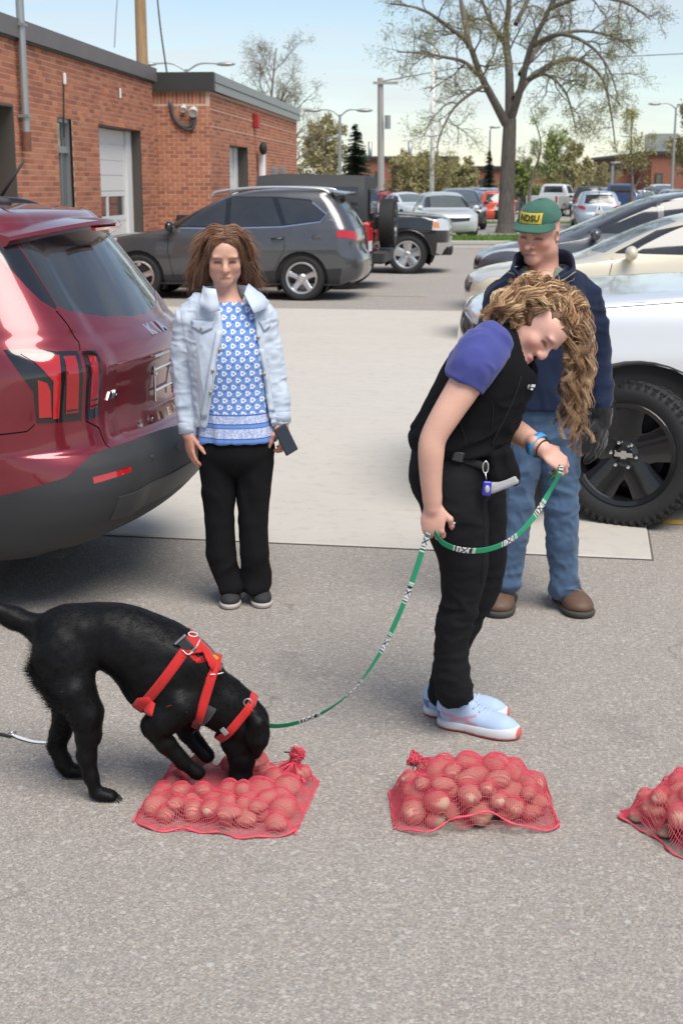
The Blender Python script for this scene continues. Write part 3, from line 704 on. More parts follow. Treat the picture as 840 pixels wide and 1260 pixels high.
class Tree:
    def __init__(s, seed): s.r = random.Random(seed); s.wood = MB(); s.tb = []; s.lv = []; s.lf = []; s.twigs = []
    def limb(s, pts, r0, r1, n=8, k=14):
        p = spline(pts, k); rr = r0+(r1-r0)*np.linspace(0, 1, k)**0.8; s.wood.tube(p, rr, n, False); return p, rr
    def grow(s, p0, d, L, r0, lvl, droop, wander=0.25):
        k = 6 if lvl > 0 else 4; pts = [np.array(p0)]; d = nrm(d); rr = s.r
        for i in range(k):
            d = nrm(d+np.array((rr.gauss(0, wander), rr.gauss(0, wander), rr.gauss(0, wander)-droop*(i+1)/k)))
            pts.append(pts[-1]+d*L/k)
        p = np.array(pts); rad = np.linspace(r0, max(r0*0.35, 0.006), k+1)
        s.tb.append((p, rad, None))
        return p, rad
    def ramify(s, p, rad, lvl, nch, Lr, droop, spread=0.9, t0=0.25, leafn=3, leafs=0.05, leafspread=0.25):
        rr = s.r; k = len(p)
        for c in range(nch):
            t = t0+(1-t0)*(c+rr.random())/nch; i = min(int(t*(k-1)), k-2); f = t*(k-1)-i
            q = p[i]*(1-f)+p[i+1]*f; T = nrm(p[i+1]-p[i]); rad_i = rad[i]
            a = rr.uniform(0, 2*math.pi); fr = frame(T); side = math.cos(a)*fr[:, 0]+math.sin(a)*fr[:, 1]
            d = nrm(T*rr.uniform(0.35, 0.9)+side*spread*rr.uniform(0.6, 1.2)+np.array((0, 0, 0.15)))
            L = Lr*rr.uniform(0.6, 1.15)*(1.15-0.55*t)
            pp, ra = s.grow(q, d, L, min(rad_i*0.6, 0.02*L+0.008), lvl, droop*rr.uniform(0.3, 1.4))
            if lvl > 0: s.ramify(pp, ra, lvl-1, max(3, int(nch*0.75)), Lr*0.5, droop*1.15, spread, 0.2, leafn, leafs, leafspread)
            else: s.leaves(pp, leafn, leafs, leafspread)
    def leaves(s, pp, n, size, spread): s.lv.append(pp); s.lpar = (n, size, spread)
    def build(s, label, base, bark, leaf, group=None, cat='tree'):
        t = thing('tree' if cat == 'tree' else cat, label, cat, tuple(base), 0, group)
        s.wood.build('trunk', bark, t, True, True)
        if s.tb:
            V, F, _ = fast_tubes(s.tb, 3); mk('branches', V, F, bark, t, True, True)
        if s.lv:
            n, size, spread = s.lpar; r = np.random.default_rng(len(s.lv)); PP = np.array(s.lv); B, k, _ = PP.shape
            c = PP[np.repeat(np.arange(B), n), r.integers(1, k, B*n)]+r.normal(0, spread*.5, (B*n, 3)); a = r.normal(0, 1, c.shape); a /= np.linalg.norm(a, axis=1, keepdims=True)
            b = np.cross(a, r.normal(0, 1, c.shape)); b /= np.linalg.norm(b, axis=1, keepdims=True); z = size*r.uniform(.5, 1.3, (B*n, 1))
            V = np.stack([c-a*z, c+b*z*.45, c+a*z, c-b*z*.45], axis=1).reshape(-1, 3); mk('crown', V, np.arange(len(V)).reshape(-1, 4), leaf, t, world=True, kind='stuff')
        return t

# the big ash beyond the lane, its limbs surveyed one by one
TY = 52.0
def tp(x, y, dy=0.0): return P(x, y, TY+dy)
T = Tree(11); base = G(622, 287); TY = float(base[1]); base[2] = 0.1
trunk, rt = T.limb([base, tp(622, 262), tp(624, 215), tp(626, 170), tp(627, 146)], 0.35, 0.24, 14)
T.wood.tube([base-np.array((0, 0, 0.15)), base+np.array((0, 0, 0.25))], [0.46, 0.35], 14, False)
limbs = [([(622, 152, 0), (606, 122, -.6), (591, 93, -1.2), (576, 54, -1.5), (552, 34, -2), (520, 12, -2.6), (480, 4, -3)], 0.19, 0.03),
         ([(588, 92, -1.2), (570, 76, -1.6), (545, 70, -2.2), (515, 65, -2.6), (488, 64, -3)], 0.10, 0.02),
         ([(596, 105, -1), (575, 118, -1.8), (556, 136, -2.4), (540, 170, -2.8), (536, 205, -3)], 0.08, 0.015),
         ([(577, 58, -1.4), (570, 20, -.8), (560, -30, 0), (545, -80, 1)], 0.13, 0.03),
         ([(627, 150, 0), (626, 88, .5), (622, 44, 1), (626, 0, 1), (622, -60, 1.5), (615, -120, 2)], 0.20, 0.05),
         ([(628, 148, 0), (640, 110, -.6), (652, 60, -1), (676, 10, -1.4), (700, -50, -1.4), (720, -90, -2)], 0.17, 0.04),
         ([(633, 122, 0), (652, 96, 1), (690, 74, 1.6), (718, 76, 2), (742, 100, 2.4), (752, 145, 2.6), (756, 176, 2.8)], 0.15, 0.02),
         ([(640, 92, .5), (668, 52, 1.6), (710, 38, 2.4), (755, 46, 3), (782, 66, 3.4)], 0.13, 0.02),
         ([(655, 56, -1), (690, 42, -2.4), (725, 56, -3.4), (748, 84, -4), (760, 120, -4)], 0.11, 0.02),
         ([(650, 98, .4), (672, 92, -1.2), (694, 112, -2), (704, 140, -2.4), (708, 165, -2.6)], 0.08, 0.015),
         ([(624, 60, 1), (600, 20, 2.2), (580, -40, 3.2)], 0.11, 0.03),
         ([(676, 10, -1.4), (720, -4, -2.2), (770, 4, -3), (800, 24, -3.4)], 0.10, 0.02),
         ([(634, 30, 1), (660, -20, 2.6), (690, -60, 4)], 0.10, 0.03)]
for pts, r0, r1 in limbs:
    pp, ra = T.limb([tp(*q) for q in pts], r0, r1, 7, 16)
    T.ramify(pp, ra, 2, 10, 1.8, 0.10, 0.9, 0.18, 7, 0.036, 0.22)
T.build('large budding ash tree with drooping twigs on the grass island', base, M_BARK, M_BUD)

def std_tree(label, px, ybase, ytop, Y, seed, width=0.5, bark=None, leaf=None, leafn=4, leafs=0.09, nl=7, trunkf=0.35, droop=0.05, lvl=1, stems=1, twig=1.0, group=None, cat='tree', nch=9):
    b = P(px, 228, Y); b[2] = 0; H = P(px, ytop, Y)[2]; t = Tree(seed); rr = t.r
    for sidx in range(stems):
        dx = (sidx-(stems-1)/2)*0.25
        top = b+np.array((dx*2+rr.gauss(0, .2), rr.gauss(0, .2), H*0.92)); r0 = H*0.02/math.sqrt(stems)
        pp, ra = t.limb([b+np.array((dx*0.4, 0, -0.1)), b+np.array((dx+rr.gauss(0, .1), 0, H*0.3)), b+np.array((dx*1.5+rr.gauss(0, .2), rr.gauss(0, .2), H*0.6)), top], r0, r0*0.15, 7, 16)
        for k in range(nl):
            tt = trunkf+(0.95-trunkf)*(k+rr.random()*0.6)/nl; i = min(int(tt*15), 14); q = pp[i]
            a = k*2.4+rr.random(); up = 0.75+0.5*tt; L = H*width*(1.1-0.7*tt)*rr.uniform(0.8, 1.15)
            d = np.array((math.cos(a), math.sin(a), up)); p2, r2 = t.grow(q, d, L, ra[i]*0.6, 2, droop, 0.16)
            t.ramify(p2, r2, lvl, nch, L*0.42*twig, droop, 0.8, 0.15, leafn, leafs, 0.3*H/8)
    return t.build(label, b, bark or M_BARK, leaf or M_LEAFG, group, cat)
std_tree('bare spreading tree showing above the second brick roof', 338, 240, 40, 85, 21, 0.50, M_BARK2, M_TWIGB, 2, 0.04, 15, 0.22, 0.0, 2, 1, 1.25, nch=8)
std_tree('tan budding tree behind the brick corner and street lamp', 392, 240, 138, 92, 22, 0.45, M_BARK2, M_TWIGB, 9, 0.11, 9, 0.15, 0.02, 1, 2)
std_tree('low tan shrubby tree between utility pole and mast', 516, 240, 188, 76, 23, 0.55, M_BARK2, M_TWIGB, 9, 0.075, 12, 0.08, 0.05, 1, 4, group='far budding trees')
std_tree('thin pale tree just right of the big trunk', 650, 240, 120, 82, 24, 0.30, M_BARK2, M_LEAFG, 3, 0.06, 8, 0.3, 0.0, 1)
std_tree('pale green round tree behind the capped man', 682, 240, 156, 96, 25, 0.42, M_BARK2, M_LEAFG, 5, 0.10, 9, 0.3, 0.02, 1, 2)
std_tree('olive bushy tree with dark trunk behind the white pickup', 703, 240, 172, 88, 26, 0.40, M_BARK, M_TWIGB, 9, 0.10, 10, 0.25, 0.02, 1)
std_tree('upright budding tree in the far lot above the blue pickup', 776, 240, 124, 80, 27, 0.40, M_BARK, M_BUD, 4, 0.07, 9, 0.3, 0.0, 1)
std_tree('bare grey shrub against the far brick block', 738, 240, 200, 104, 28, 0.5, M_BARK2, M_TWIGB, 4, 0.06, 10, 0.1, 0.0, 1, 4)
std_tree('olive tree cut by the right frame edge', 848, 240, 122, 95, 29, 0.38, M_BARK2, M_TWIGB, 10, 0.12, 10, 0.3, 0.02, 1)
std_tree('green rounded tree low behind the cap of the man', 640, 240, 196, 90, 30, 0.5, M_BARK2, M_LEAFG, 10, 0.10, 9, 0.15, 0.03, 1, 2)
std_tree('tan rounded tree low in front of the far brick block', 566, 240, 196, 112, 31, 0.5, M_BARK2, M_TWIGB, 8, 0.10, 9, 0.1, 0.02, 1, 3)

def spruce(label, px, ytop, Y, seed, wid=0.2):
    b = P(px, 228, Y); b[2] = 0; H = P(px, ytop, Y)[2]; rr = random.Random(seed)
    t = thing('spruce_tree', label, 'tree', tuple(b)); m = MB(); m.tube([b, b+np.array((0, 0, H*0.98))], [H*0.022, 0.02], 8, False); m.build('trunk', M_BARK, t, True, True)
    V = []; F = []
    for k in range(420):
        f = rr.random()**0.8; z = H*(0.06+0.94*f); Lb = H*wid*(1-f)**0.8*rr.uniform(0.75, 1.15)+0.08; a = rr.uniform(0, 6.283)
        d = np.array((math.cos(a), math.sin(a), 0)); s_ = np.array((-math.sin(a), math.cos(a), 0))
        for j in range(9):
            u = (j+0.5)/9; c = b+np.array((0, 0, z-0.28*Lb*u+0.12*Lb*u*u))+d*Lb*u
            for sg in (-1, 1):
                w = 0.20*Lb*(1.1-u)+0.05; n_ = len(V); e = d*rr.uniform(0.03, 0.14)*Lb+s_*sg*w+np.array((0, 0, rr.uniform(-0.14, 0.04)*Lb))
                V += [c-d*0.05, c+e, c+d*0.07+np.array((0, 0, 0.02))]; F.append((n_, n_+1, n_+2))
    mk('crown', np.array(V), np.array(F), M_SPR, t, world=True, kind='stuff')
spruce('dark spruce standing beside the grey street lamp', 437, 152, 78, 41, 0.27)
spruce('small dark spruce far behind, left of the big trunk', 601, 186, 104, 42, 0.16)
# ================================================================ VEHICLES: shells described by stacked plan outlines
class Shell:
    """rows of (z, x_front, x_rear, half_width, r_front, r_rear, bow_front, bow_rear); u walks front centre -> left side -> rear centre, v climbs the rows"""
    def __init__(s, rows, side_bow=0.02):
        s.rows = np.array(rows, float); s.k = len(rows); s.sb = side_bow
        s.q = np.vstack([2*s.rows[0]-s.rows[1], s.rows, 2*s.rows[-1]-s.rows[-2]])
        s.us = np.linspace(0, 5, 161); s.vs = np.linspace(0, s.k-1, 121)
        U, V = np.meshgrid(s.us, s.vs, indexing='ij'); s.U = U.ravel(); s.V = V.ravel()
        s.pts = s.S(s.U, s.V); s.nr = s.N(s.U, s.V)
    def row(s, v):
        v = np.clip(v, 0, s.k-1-1e-9); i = v.astype(int); f = (v-i)[:, None]; a, b, c, d = s.q[i], s.q[i+1], s.q[i+2], s.q[i+3]
        # monotone-ish: damped Catmull-Rom
        m1 = 0.42*(c-a); m2 = 0.42*(d-b)
        return b*(2*f**3-3*f**2+1)+m1*(f**3-2*f**2+f)+c*(-2*f**3+3*f**2)+m2*(f**3-f**2)
    def S(s, u, v):
        u = np.asarray(u, float); v = np.asarray(v, float); z, xf, xr, w, rf, rr, bf, br = s.row(v).T
        w = np.maximum(w, 0.004); rf = np.minimum(rf, w*0.98); rr = np.minimum(rr, w*0.98)
        x = np.zeros_like(u); y = np.zeros_like(u)
        m = u <= 1; yy = u*(w-rf); x = np.where(m, xf-bf*(yy/w)**2, x); y = np.where(m, yy, y)
        xfc = xf-bf*((w-rf)/w)**2-rf; a = (u-1)*math.pi/2
        m = (u > 1) & (u <= 2); x = np.where(m, xfc+rf*np.cos(a), x); y = np.where(m, w-rf+rf*np.sin(a), y)
        xrc = xr+br*((w-rr)/w)**2+rr; t = u-2
        m = (u > 2) & (u <= 3); x = np.where(m, xfc+(xrc-xfc)*t, x); y = np.where(m, w+s.sb*(1-(2*t-1)**2), y)
        a = (u-3)*math.pi/2
        m = (u > 3) & (u <= 4); x = np.where(m, xrc-rr*np.sin(a), x); y = np.where(m, w-rr+rr*np.cos(a), y)
        yy = (5-u)*(w-rr); m = u > 4; x = np.where(m, xr+br*(yy/w)**2, x); y = np.where(m, yy, y)
        return np.stack([x, y, z], axis=1)
    def N(s, u, v):
        e = 0.02; u0 = np.clip(u-e, 0, 5); u1 = np.clip(u+e, 0, 5); v0 = np.clip(v-e*1.5, 0, s.k-1); v1 = np.clip(v+e*1.5, 0, s.k-1)
        du = s.S(u1, v)-s.S(u0, v); dv = s.S(u, v1)-s.S(u, v0); n = np.cross(du, dv); n /= np.maximum(np.linalg.norm(n, axis=1), 1e-12)[:, None]
        c = (u < 0.01) | (u > 4.99); n[c, 1] = 0; return n/np.maximum(np.linalg.norm(n, axis=1), 1e-12)[:, None]
    def inv(s, p):
        """nearest surface parameter to points; None coordinates are free (left-side points when y is None, rear/front when x is 'r'/'f')"""
        out = []
        for (x, y, z) in p:
            if x == 'r': d = (s.pts[:, 1]-y)**2+(s.pts[:, 2]-z)**2+np.where((s.nr[:, 0] < -0.2) & (s.U > 3), 0, 9)
            elif x == 'f': d = (s.pts[:, 1]-y)**2+(s.pts[:, 2]-z)**2+np.where((s.nr[:, 0] > 0.2) & (s.U < 2), 0, 9)
            elif y is None: d = (s.pts[:, 0]-x)**2+(s.pts[:, 2]-z)**2+np.where((s.U > 1.4) & (s.U < 3.7), 0, 9)
            elif z is None: d = (s.pts[:, 0]-x)**2+(s.pts[:, 1]-y)**2+np.where(s.nr[:, 2] > 0.35, 0, 9)
            else: d = (s.pts[:, 0]-x)**2+(s.pts[:, 1]-y)**2+(s.pts[:, 2]-z)**2
            i = int(np.argmin(d)); out.append((s.U[i], s.V[i]))
        # Gauss-Newton polish on the given coordinates only
        q = np.array(out, float); tgt = np.array([[0 if (c is None or isinstance(c, str)) else c for c in r] for r in p], float)
        wt = np.array([[0.0 if (c is None or isinstance(c, str)) else 1.0 for c in r] for r in p]); e = 1e-3
        for _ in range(4):
            f = (s.S(q[:, 0], q[:, 1])-tgt)*wt; ju = (s.S(q[:, 0]+e, q[:, 1])-s.S(q[:, 0]-e, q[:, 1]))/(2*e)*wt; jv = (s.S(q[:, 0], q[:, 1]+e)-s.S(q[:, 0], q[:, 1]-e))/(2*e)*wt
            a = (ju*ju).sum(1)+1e-6; b = (ju*jv).sum(1); c = (jv*jv).sum(1)+1e-6; g = (ju*f).sum(1); h = (jv*f).sum(1); det = np.maximum(a*c-b*b, 1e-9)
            q[:, 0] -= np.clip((c*g-b*h)/det, -.05, .05); q[:, 1] -= np.clip((a*h-b*g)/det, -.15, .15); q[:, 0] = np.clip(q[:, 0], 0, 5); q[:, 1] = np.clip(q[:, 1], 0, s.k-1)
        return q
def dens(p, n=6, closed=True):
    out = []; k = len(p)
    for i in range(k if closed else k-1):
        a, b = p[i], p[(i+1) % k]
        for j in range(n):
            f = j/n; out.append(tuple((av if isinstance(av, str) or av is None else av+(bv-av)*f) for av, bv in zip(a, b)))
    if not closed: out.append(tuple(p[-1]))
    return out
def inpoly(P_, poly):
    x, y = P_[:, 0], P_[:, 1]; r = np.zeros(len(P_), bool); n = len(poly)
    for i in range(n):
        x0, y0 = poly[i]; x1, y1 = poly[(i+1) % n]
        c = (y0 > y) != (y1 > y); r ^= c & (x < (x1-x0)*(y-y0)/((y1-y0) if y1 != y0 else 1e-12)+x0)
    return r
def ribbon(p, w):
    """thin polygon along a polyline in the (x,z)-like plane"""
    p = [np.array([c for c in q if c is not None and not isinstance(c, str)], float) for q in p]; k = len(p); L = []; Rr = []
    for i in range(k):
        t = nrm(p[min(i+1, k-1)]-p[max(i-1, 0)]); n = np.array((-t[1], t[0])); L.append(p[i]+n*w/2); Rr.append(p[i]-n*w/2)
    return L+Rr[::-1]
def shell_build(sh, root, parts, body, bodymat, du=0.125, dv=0.25, skirt=0.02, sides=(1, -1)):
    """parts: list of (name, [3d-ish points], material, offset, split) ; split: 1 own mesh per side, 0 both sides in one; material None = hole"""
    polys = []
    for prt in parts: polys.append(sh.inv(dens(prt[1], prt[5] if len(prt) > 5 else 6)))
    gu = np.unique(np.round(np.concatenate([np.arange(0, 5+1e-6, du)]), 4)); gv = np.linspace(0, sh.k-1, int((sh.k-1)/dv)+1)
    pts = [Vector((a, b)) for a in gu for b in gv]; edges = []
    for pl in polys:
        k0 = len(pts); pts += [Vector((float(a), float(b))) for a, b in pl]; n = len(pl); edges += [(k0+i, k0+(i+1) % n) for i in range(n)]
    r = delaunay_2d_cdt(pts, edges, [], 0, 1e-4)
    uv = np.array([tuple(v) for v in r[0]]); tri = np.array([f for f in r[2] if len(f) == 3])
    # drop degenerate slivers
    cen = uv[tri].mean(axis=1); own = np.full(len(tri), -1)
    for i, pl in enumerate(polys): own[inpoly(cen, pl)] = i
    P3 = sh.S(uv[:, 0], uv[:, 1]); N3 = sh.N(uv[:, 0], uv[:, 1]); made = []
    def emit(name, sel, m, off, sds, sk=skirt):
        if not len(sel): return None
        ids, invx = np.unique(sel, return_inverse=True); f = invx.reshape(-1, 3)
        p = P3[ids]+N3[ids]*off; nn = N3[ids]
        ar = np.cross(p[f[:, 1]]-p[f[:, 0]], p[f[:, 2]]-p[f[:, 0]]); fl = np.sum(ar*nn[f[:, 0]], axis=1) < 0; f = f.copy(); f[fl] = f[fl][:, ::-1]
        f = f[np.linalg.norm(ar, axis=1) > 1e-10]
        V = [p]; NN = [nn]; F = [f]
        if sk:
            e = np.vstack([f[:, [0, 1]], f[:, [1, 2]], f[:, [2, 0]]]); key = np.sort(e, axis=1); _, ix, cnt = np.unique(key, axis=0, return_index=True, return_counts=True)
            be = e[ix[cnt == 1]]; be = be[~((np.abs(p[be[:, 0], 1]) < 0.002) & (np.abs(p[be[:, 1], 1]) < 0.002))]
            if len(be):
                a, b = be[:, 0], be[:, 1]; n0 = len(p); k = len(be); d = nn*sk
                V.append(np.vstack([p[a], p[b], p[b]-d[b], p[a]-d[a]])); t = p[b]-p[a]; sn = np.cross(t, nn[a]); sn /= np.maximum(np.linalg.norm(sn, axis=1), 1e-9)[:, None]
                NN.append(np.vstack([sn]*4)); q = np.arange(k)
                F.append(np.vstack([np.stack([n0+q+k, n0+q, n0+q+3*k], 1), np.stack([n0+q+k, n0+q+3*k, n0+q+2*k], 1)]))
        V = np.vstack(V); NN = np.vstack(NN); F = np.vstack(F); VV = []; FF = []; NA = []; o_ = 0
        for sg in sds:
            q = V*np.array((1, sg, 1)); VV.append(q); NA.append(NN*np.array((1, sg, 1))); FF.append((F if sg > 0 else F[:, ::-1])+o_); o_ += len(V)
        ob = mk(name, np.vstack(VV), np.vstack(FF), m, root, True)
        try: ob.data.normals_split_custom_set_from_vertices([tuple(x) for x in np.vstack(NA)])
        except Exception as ex: print('normals', ex)
        return ob
    res = {}
    b = emit(body, tri[own == -1], bodymat, 0.0, sides); res[body] = b
    for i, prt in enumerate(parts):
        name, _, m, off, split = prt[:5]
        if m is None: continue
        if split:
            for sg in sides: res.setdefault(name, []).append(emit(name, tri[own == i], m, off, (sg,)))
        else: res.setdefault(name, []).append(emit(name, tri[own == i], m, off, sides))
    return res
def arch(cx, cz, r, z0, n=14):
    """wheel opening as side polygon, open below z0"""
    a0 = math.asin(max(-1, min(1, (z0-cz)/r))); A = np.linspace(a0, math.pi-a0, n)
    return [(cx+r*math.cos(a), None, cz+r*math.sin(a)) for a in A]
def inner_shell(sh, root, m, k=0.045):
    U, V = np.meshgrid(np.linspace(0, 5, 41), np.linspace(0.0, sh.k-1, 2*sh.k), indexing='ij'); p = sh.S(U.ravel(), V.ravel())-sh.N(U.ravel(), V.ravel())*k
    p[:, 2] = np.maximum(p[:, 2], 0.28); n = V.shape[1]; F = np.array([(i*n+j, (i+1)*n+j, (i+1)*n+j+1, i*n+j+1) for i in range(40) for j in range(n-1)])
    mk('light_block_shell', np.vstack([p, p*np.array((1, -1, 1))]), np.vstack([F, F[:, ::-1]+len(p)]), m, root)  # dark shell added inside the bodywork to block light at the panel slits

M_TYRE = simple('tyre_rubber', (0.020, 0.020, 0.021), 0.75, var=0.25, vscale=14, bump=0.2, bscale=180)
M_ALLOY = simple('alloy', (0.62, 0.62, 0.62), 0.3, 0.85, var=0.06)
M_BLKALLOY = simple('black_alloy', (0.012, 0.012, 0.013), 0.3, 0.2, var=0.2, coat=0.6)
M_CHROME = simple('chrome', (0.75, 0.75, 0.76), 0.1, 1.0, var=0.05)
M_PLAST = simple('grained_plastic', (0.028, 0.029, 0.031), 0.62, var=0.12, vscale=20, bump=0.25, bscale=400)
M_GLOSSB = simple('gloss_black', (0.010, 0.010, 0.011), 0.12, coat=0.8)
M_CGLASS = glassmat('tinted_glass', (0.010, 0.012, 0.014))
M_WSHIELD = glassmat('windscreen_glass', (0.09, 0.115, 0.12), 0.04)
M_DISC = simple('brake_disc', (0.2, 0.19, 0.18), 0.4, 0.8, var=0.2)
M_RED = simple('tail_lens_red', (0.42, 0.012, 0.016), 0.10, var=0.08, coat=1.0)
M_AMBER = simple('amber_lens', (0.65, 0.22, 0.03), 0.15, coat=1.0)
M_CLEAR = simple('clear_lens', (0.62, 0.63, 0.64), 0.12, 0.3, var=0.2, vscale=22, coat=1.0)
M_SEAM = simple('panel_gap', (0.008, 0.008, 0.008), 0.9)
def wheel(root, c, r, w, rr, spokes=5, m=None, style='spoke', side=1, steer=0.0, tread=False, hub=M_STEEL, dark=None, lod=1):
    """wheel at c (car frame), axle along y; side=+1 outer face towards +y"""
    m = m or M_ALLOY; c = np.asarray(c, float); B = MB(); ax = np.array((0, 1.0, 0)); of = w/2-0.015
    B.lathe((0, 0, 0), ax, [(rr+0.012, of+0.004), (rr+0.004, of+0.012), (rr-0.02, of+0.006), (rr-0.03, of-0.03), (rr-0.035, -of)], 40 if lod else 16, caps=False)
    for k in range(spokes):
        a = 2*math.pi*(k+0.25)/spokes; d = np.array((math.cos(a), 0, math.sin(a))); t = np.array((-math.sin(a), 0, math.cos(a)))
        for (o, wi, wo) in (((0.0, 0.055, 0.045),) if style == 'spoke' else ((0.0, 0.085, 0.105),) if style == 'wide' else ((-0.035, 0.018, 0.020), (0.035, 0.018, 0.020))):
            p = []
            for (rad, hw, dep0, dep1) in ((0.04, wi, of-0.03, of-0.075), (rr*0.55, (wi+wo)/2*0.85, of-0.018, of-0.06), (rr-0.012, wo, of-0.004, of-0.05)):
                ce = d*rad+t*o*(0.6+rad/rr*0.7)
                p += [ce-t*hw+ax*(dep0-0.008), ce-t*hw*0.7+ax*dep0, ce+t*hw*0.7+ax*dep0, ce+t*hw+ax*(dep0-0.008), ce+t*hw+ax*dep1, ce-t*hw+ax*dep1]
            F = []
            for i in range(2):
                for j in range(6): F.append((i*6+j, (i+1)*6+j, (i+1)*6+(j+1) % 6, i*6+(j+1) % 6))
            B.add(p, F)
    B.lathe((0, 0, 0), ax, [(0.085, of-0.08), (0.075, of-0.028), (0.055, of-0.02), (0.045, of-0.010), (0.0, of-0.008)], 20)
    Rm = rot('Z', steer); fl = np.diag((1.0, side, 1.0))
    def fin(b, name, mm, par, smooth=True, sh=35):
        b.xf(fl, (0, 0, 0)); b.xf(Rm, c)
        if side < 0: b.f = [q[::-1] for q in b.f]
        return b.build(name, mm, par, smooth, sharp=sh)
    wh = fin(B, 'wheel', m, root)
    T = MB(); hw = w/2
    T.lathe((0, 0, 0), ax, [(rr-0.01, hw-0.02), (rr+0.015, hw-0.006), (rr+(r-rr)*0.35, hw+0.006), (rr+(r-rr)*0.65, hw+0.004), (r-0.022, hw-0.012), (r-0.006, hw-0.032), (r, hw-0.06),
                            (r, -hw+0.06), (r-0.006, -hw+0.032), (r-0.03, -hw+0.01), (rr, -hw+0.01)], 64 if lod else 20, caps=False)
    if tread:
        NB = 54 if r > .39 and tread is True else 40
        for k in range(NB):
            a = 2*math.pi*k/NB; d = np.array((math.cos(a), 0, math.sin(a))); t = np.array((-math.sin(a), 0, math.cos(a))); fr = np.stack([t, ax, d], axis=1)
            T.box(d*(r-0.012)+ax*(hw-0.035), (0.034, 0.05, 0.026), fr, bevel=0.004); T.box(d*(r-0.012)-ax*(hw-0.035), (0.034, 0.05, 0.026), fr)
            for yy in (-0.05, 0.0, 0.05): T.box(d*(r-0.002)+ax*yy+t*(0.012 if yy else 0), (0.03, 0.036, 0.014), fr)
            T.box(d*(r-0.034)+ax*(hw-0.001), (0.022 if k % 2 else 0.012, 0.010, 0.03), fr)
    fin(T, 'tyre', M_TYRE, wh)
    D = MB(); D.lathe((0, 0, 0), ax, [(0.0, of-0.10), (rr*0.72, of-0.10), (rr*0.72, of-0.125), (0, of-0.125)], 32 if lod else 12); D.lathe((0, 0, 0), ax, [(rr-0.03, -of*0.2), (0, -of*0.2)], 24 if lod else 12)
    fin(D, 'brake_disc', dark or M_DISC, wh)
    return wh
def lugs(wh, c, n, rad, r, y, m, steer=0.0, side=1):
    for k in range(n):
        b = MB(); a = 2*math.pi*(k+0.1)/n; p = np.array((math.cos(a)*rad, y, math.sin(a)*rad)); b.lathe(p, (0, 1, 0), [(r*1.1, -0.03), (r*1.1, 0.0), (r*0.8, 0.012), (0, 0.015)], 8)
        b.xf(np.diag((1.0, side, 1.0)), (0, 0, 0)); b.xf(rot('Z', steer), c); b.build('lug_nut', m, wh, True, sharp=40)
def wheel_well(root, cx, cz, r, y0, y1):
    b = MB(); n = 18; A = np.linspace(-0.5, math.pi+0.5, n)
    V = [(cx+r*math.cos(a), y, cz+r*math.sin(a)) for a in A for y in (y0, y1)]; F = [(2*i, 2*i+1, 2*i+3, 2*i+2) for i in range(n-1)]
    b.add(V, F); b.add([(cx, y0, cz)]+[(cx+r*math.cos(a), y0, cz+r*math.sin(a)) for a in A], [(0, i, i+1) for i in range(1, n)]); return b.build('wheel_well', M_DARK, root)
def txt(s, size, m, root, loc, rm, name='lettering', ext=0.002, align='CENTER', sx=1.0, bold=0.0, shear=0.0):
    c = bpy.data.curves.new(name, 'FONT'); c.body = s; c.size = size; c.extrude = ext; c.align_x = align; c.align_y = 'CENTER'; c.offset = bold; c.shear = shear
    c.resolution_u = 3
    o = bpy.data.objects.new(name, c); COL.objects.link(o); dg = bpy.context.evaluated_depsgraph_get(); me = bpy.data.meshes.new_from_object(o.evaluated_get(dg)); bpy.data.objects.remove(o)
    v = np.array([tuple(q.co) for q in me.vertices]).reshape(-1, 3); f = [tuple(p.vertices) for p in me.polygons]
    if not len(v): return None
    v[:, 0] *= sx; v = v @ np.asarray(rm).T+np.asarray(loc, float); return mk(name, v, f, m, root)
# ================================================================ VEHICLE BUILDERS
PAINT_RED = carpaint('metallic_red_paint', (0.17, 0.006, 0.017), 0.05, 0.30, 0.45)
PAINT_GREY = carpaint('charcoal_paint', (0.070, 0.072, 0.078), 0.05, 0.3, 0.4)
PAINT_WHITE = carpaint('silver_white_paint', (0.66, 0.68, 0.71), 0.02, 0.3, 0.1)
PAINT_CREAM = carpaint('cream_paint', (0.62, 0.56, 0.43), 0.02, 0.3, 0.1)
PAINT_DGREY = carpaint('slate_paint', (0.085, 0.09, 0.10), 0.05, 0.3, 0.4)
PAINT_BLACK = carpaint('black_paint', (0.007, 0.007, 0.008), 0.02, 0.25, 0.0)
PAINT_JRED = carpaint('bright_red_paint', (0.42, 0.02, 0.02), 0.02, 0.3, 0.1)

M_REDD = simple('tail_lens_dark', (0.30, 0.006, 0.010), 0.12, var=0.1, coat=1.0)
M_PLAST2 = simple('smooth_plastic', (0.040, 0.041, 0.043), 0.5, var=0.1, vscale=10)
def surf_text(sh, root, s, ys, z, size, m, y_is='r', bold=0.0, shear=0.0, sx=1.0):
    """letters one by one on the rear of a shell"""
    for ch, y in zip(s, ys):
        u, v = sh.inv([('r', abs(y), z)])[0]; p = sh.S(np.array([u]), np.array([v]))[0]; n = sh.N(np.array([u]), np.array([v]))[0]
        if y < 0: p = p*np.array((1, -1, 1)); n = n*np.array((1, -1, 1))
        x = nrm(np.cross((0, 0, 1.0), n)); up = np.cross(n, x); rm = np.stack([x, up, n], axis=1)
        txt(ch, size, m, root, p+n*0.003, rm, 'letter', 0.003, sx=sx, bold=bold, shear=shear)

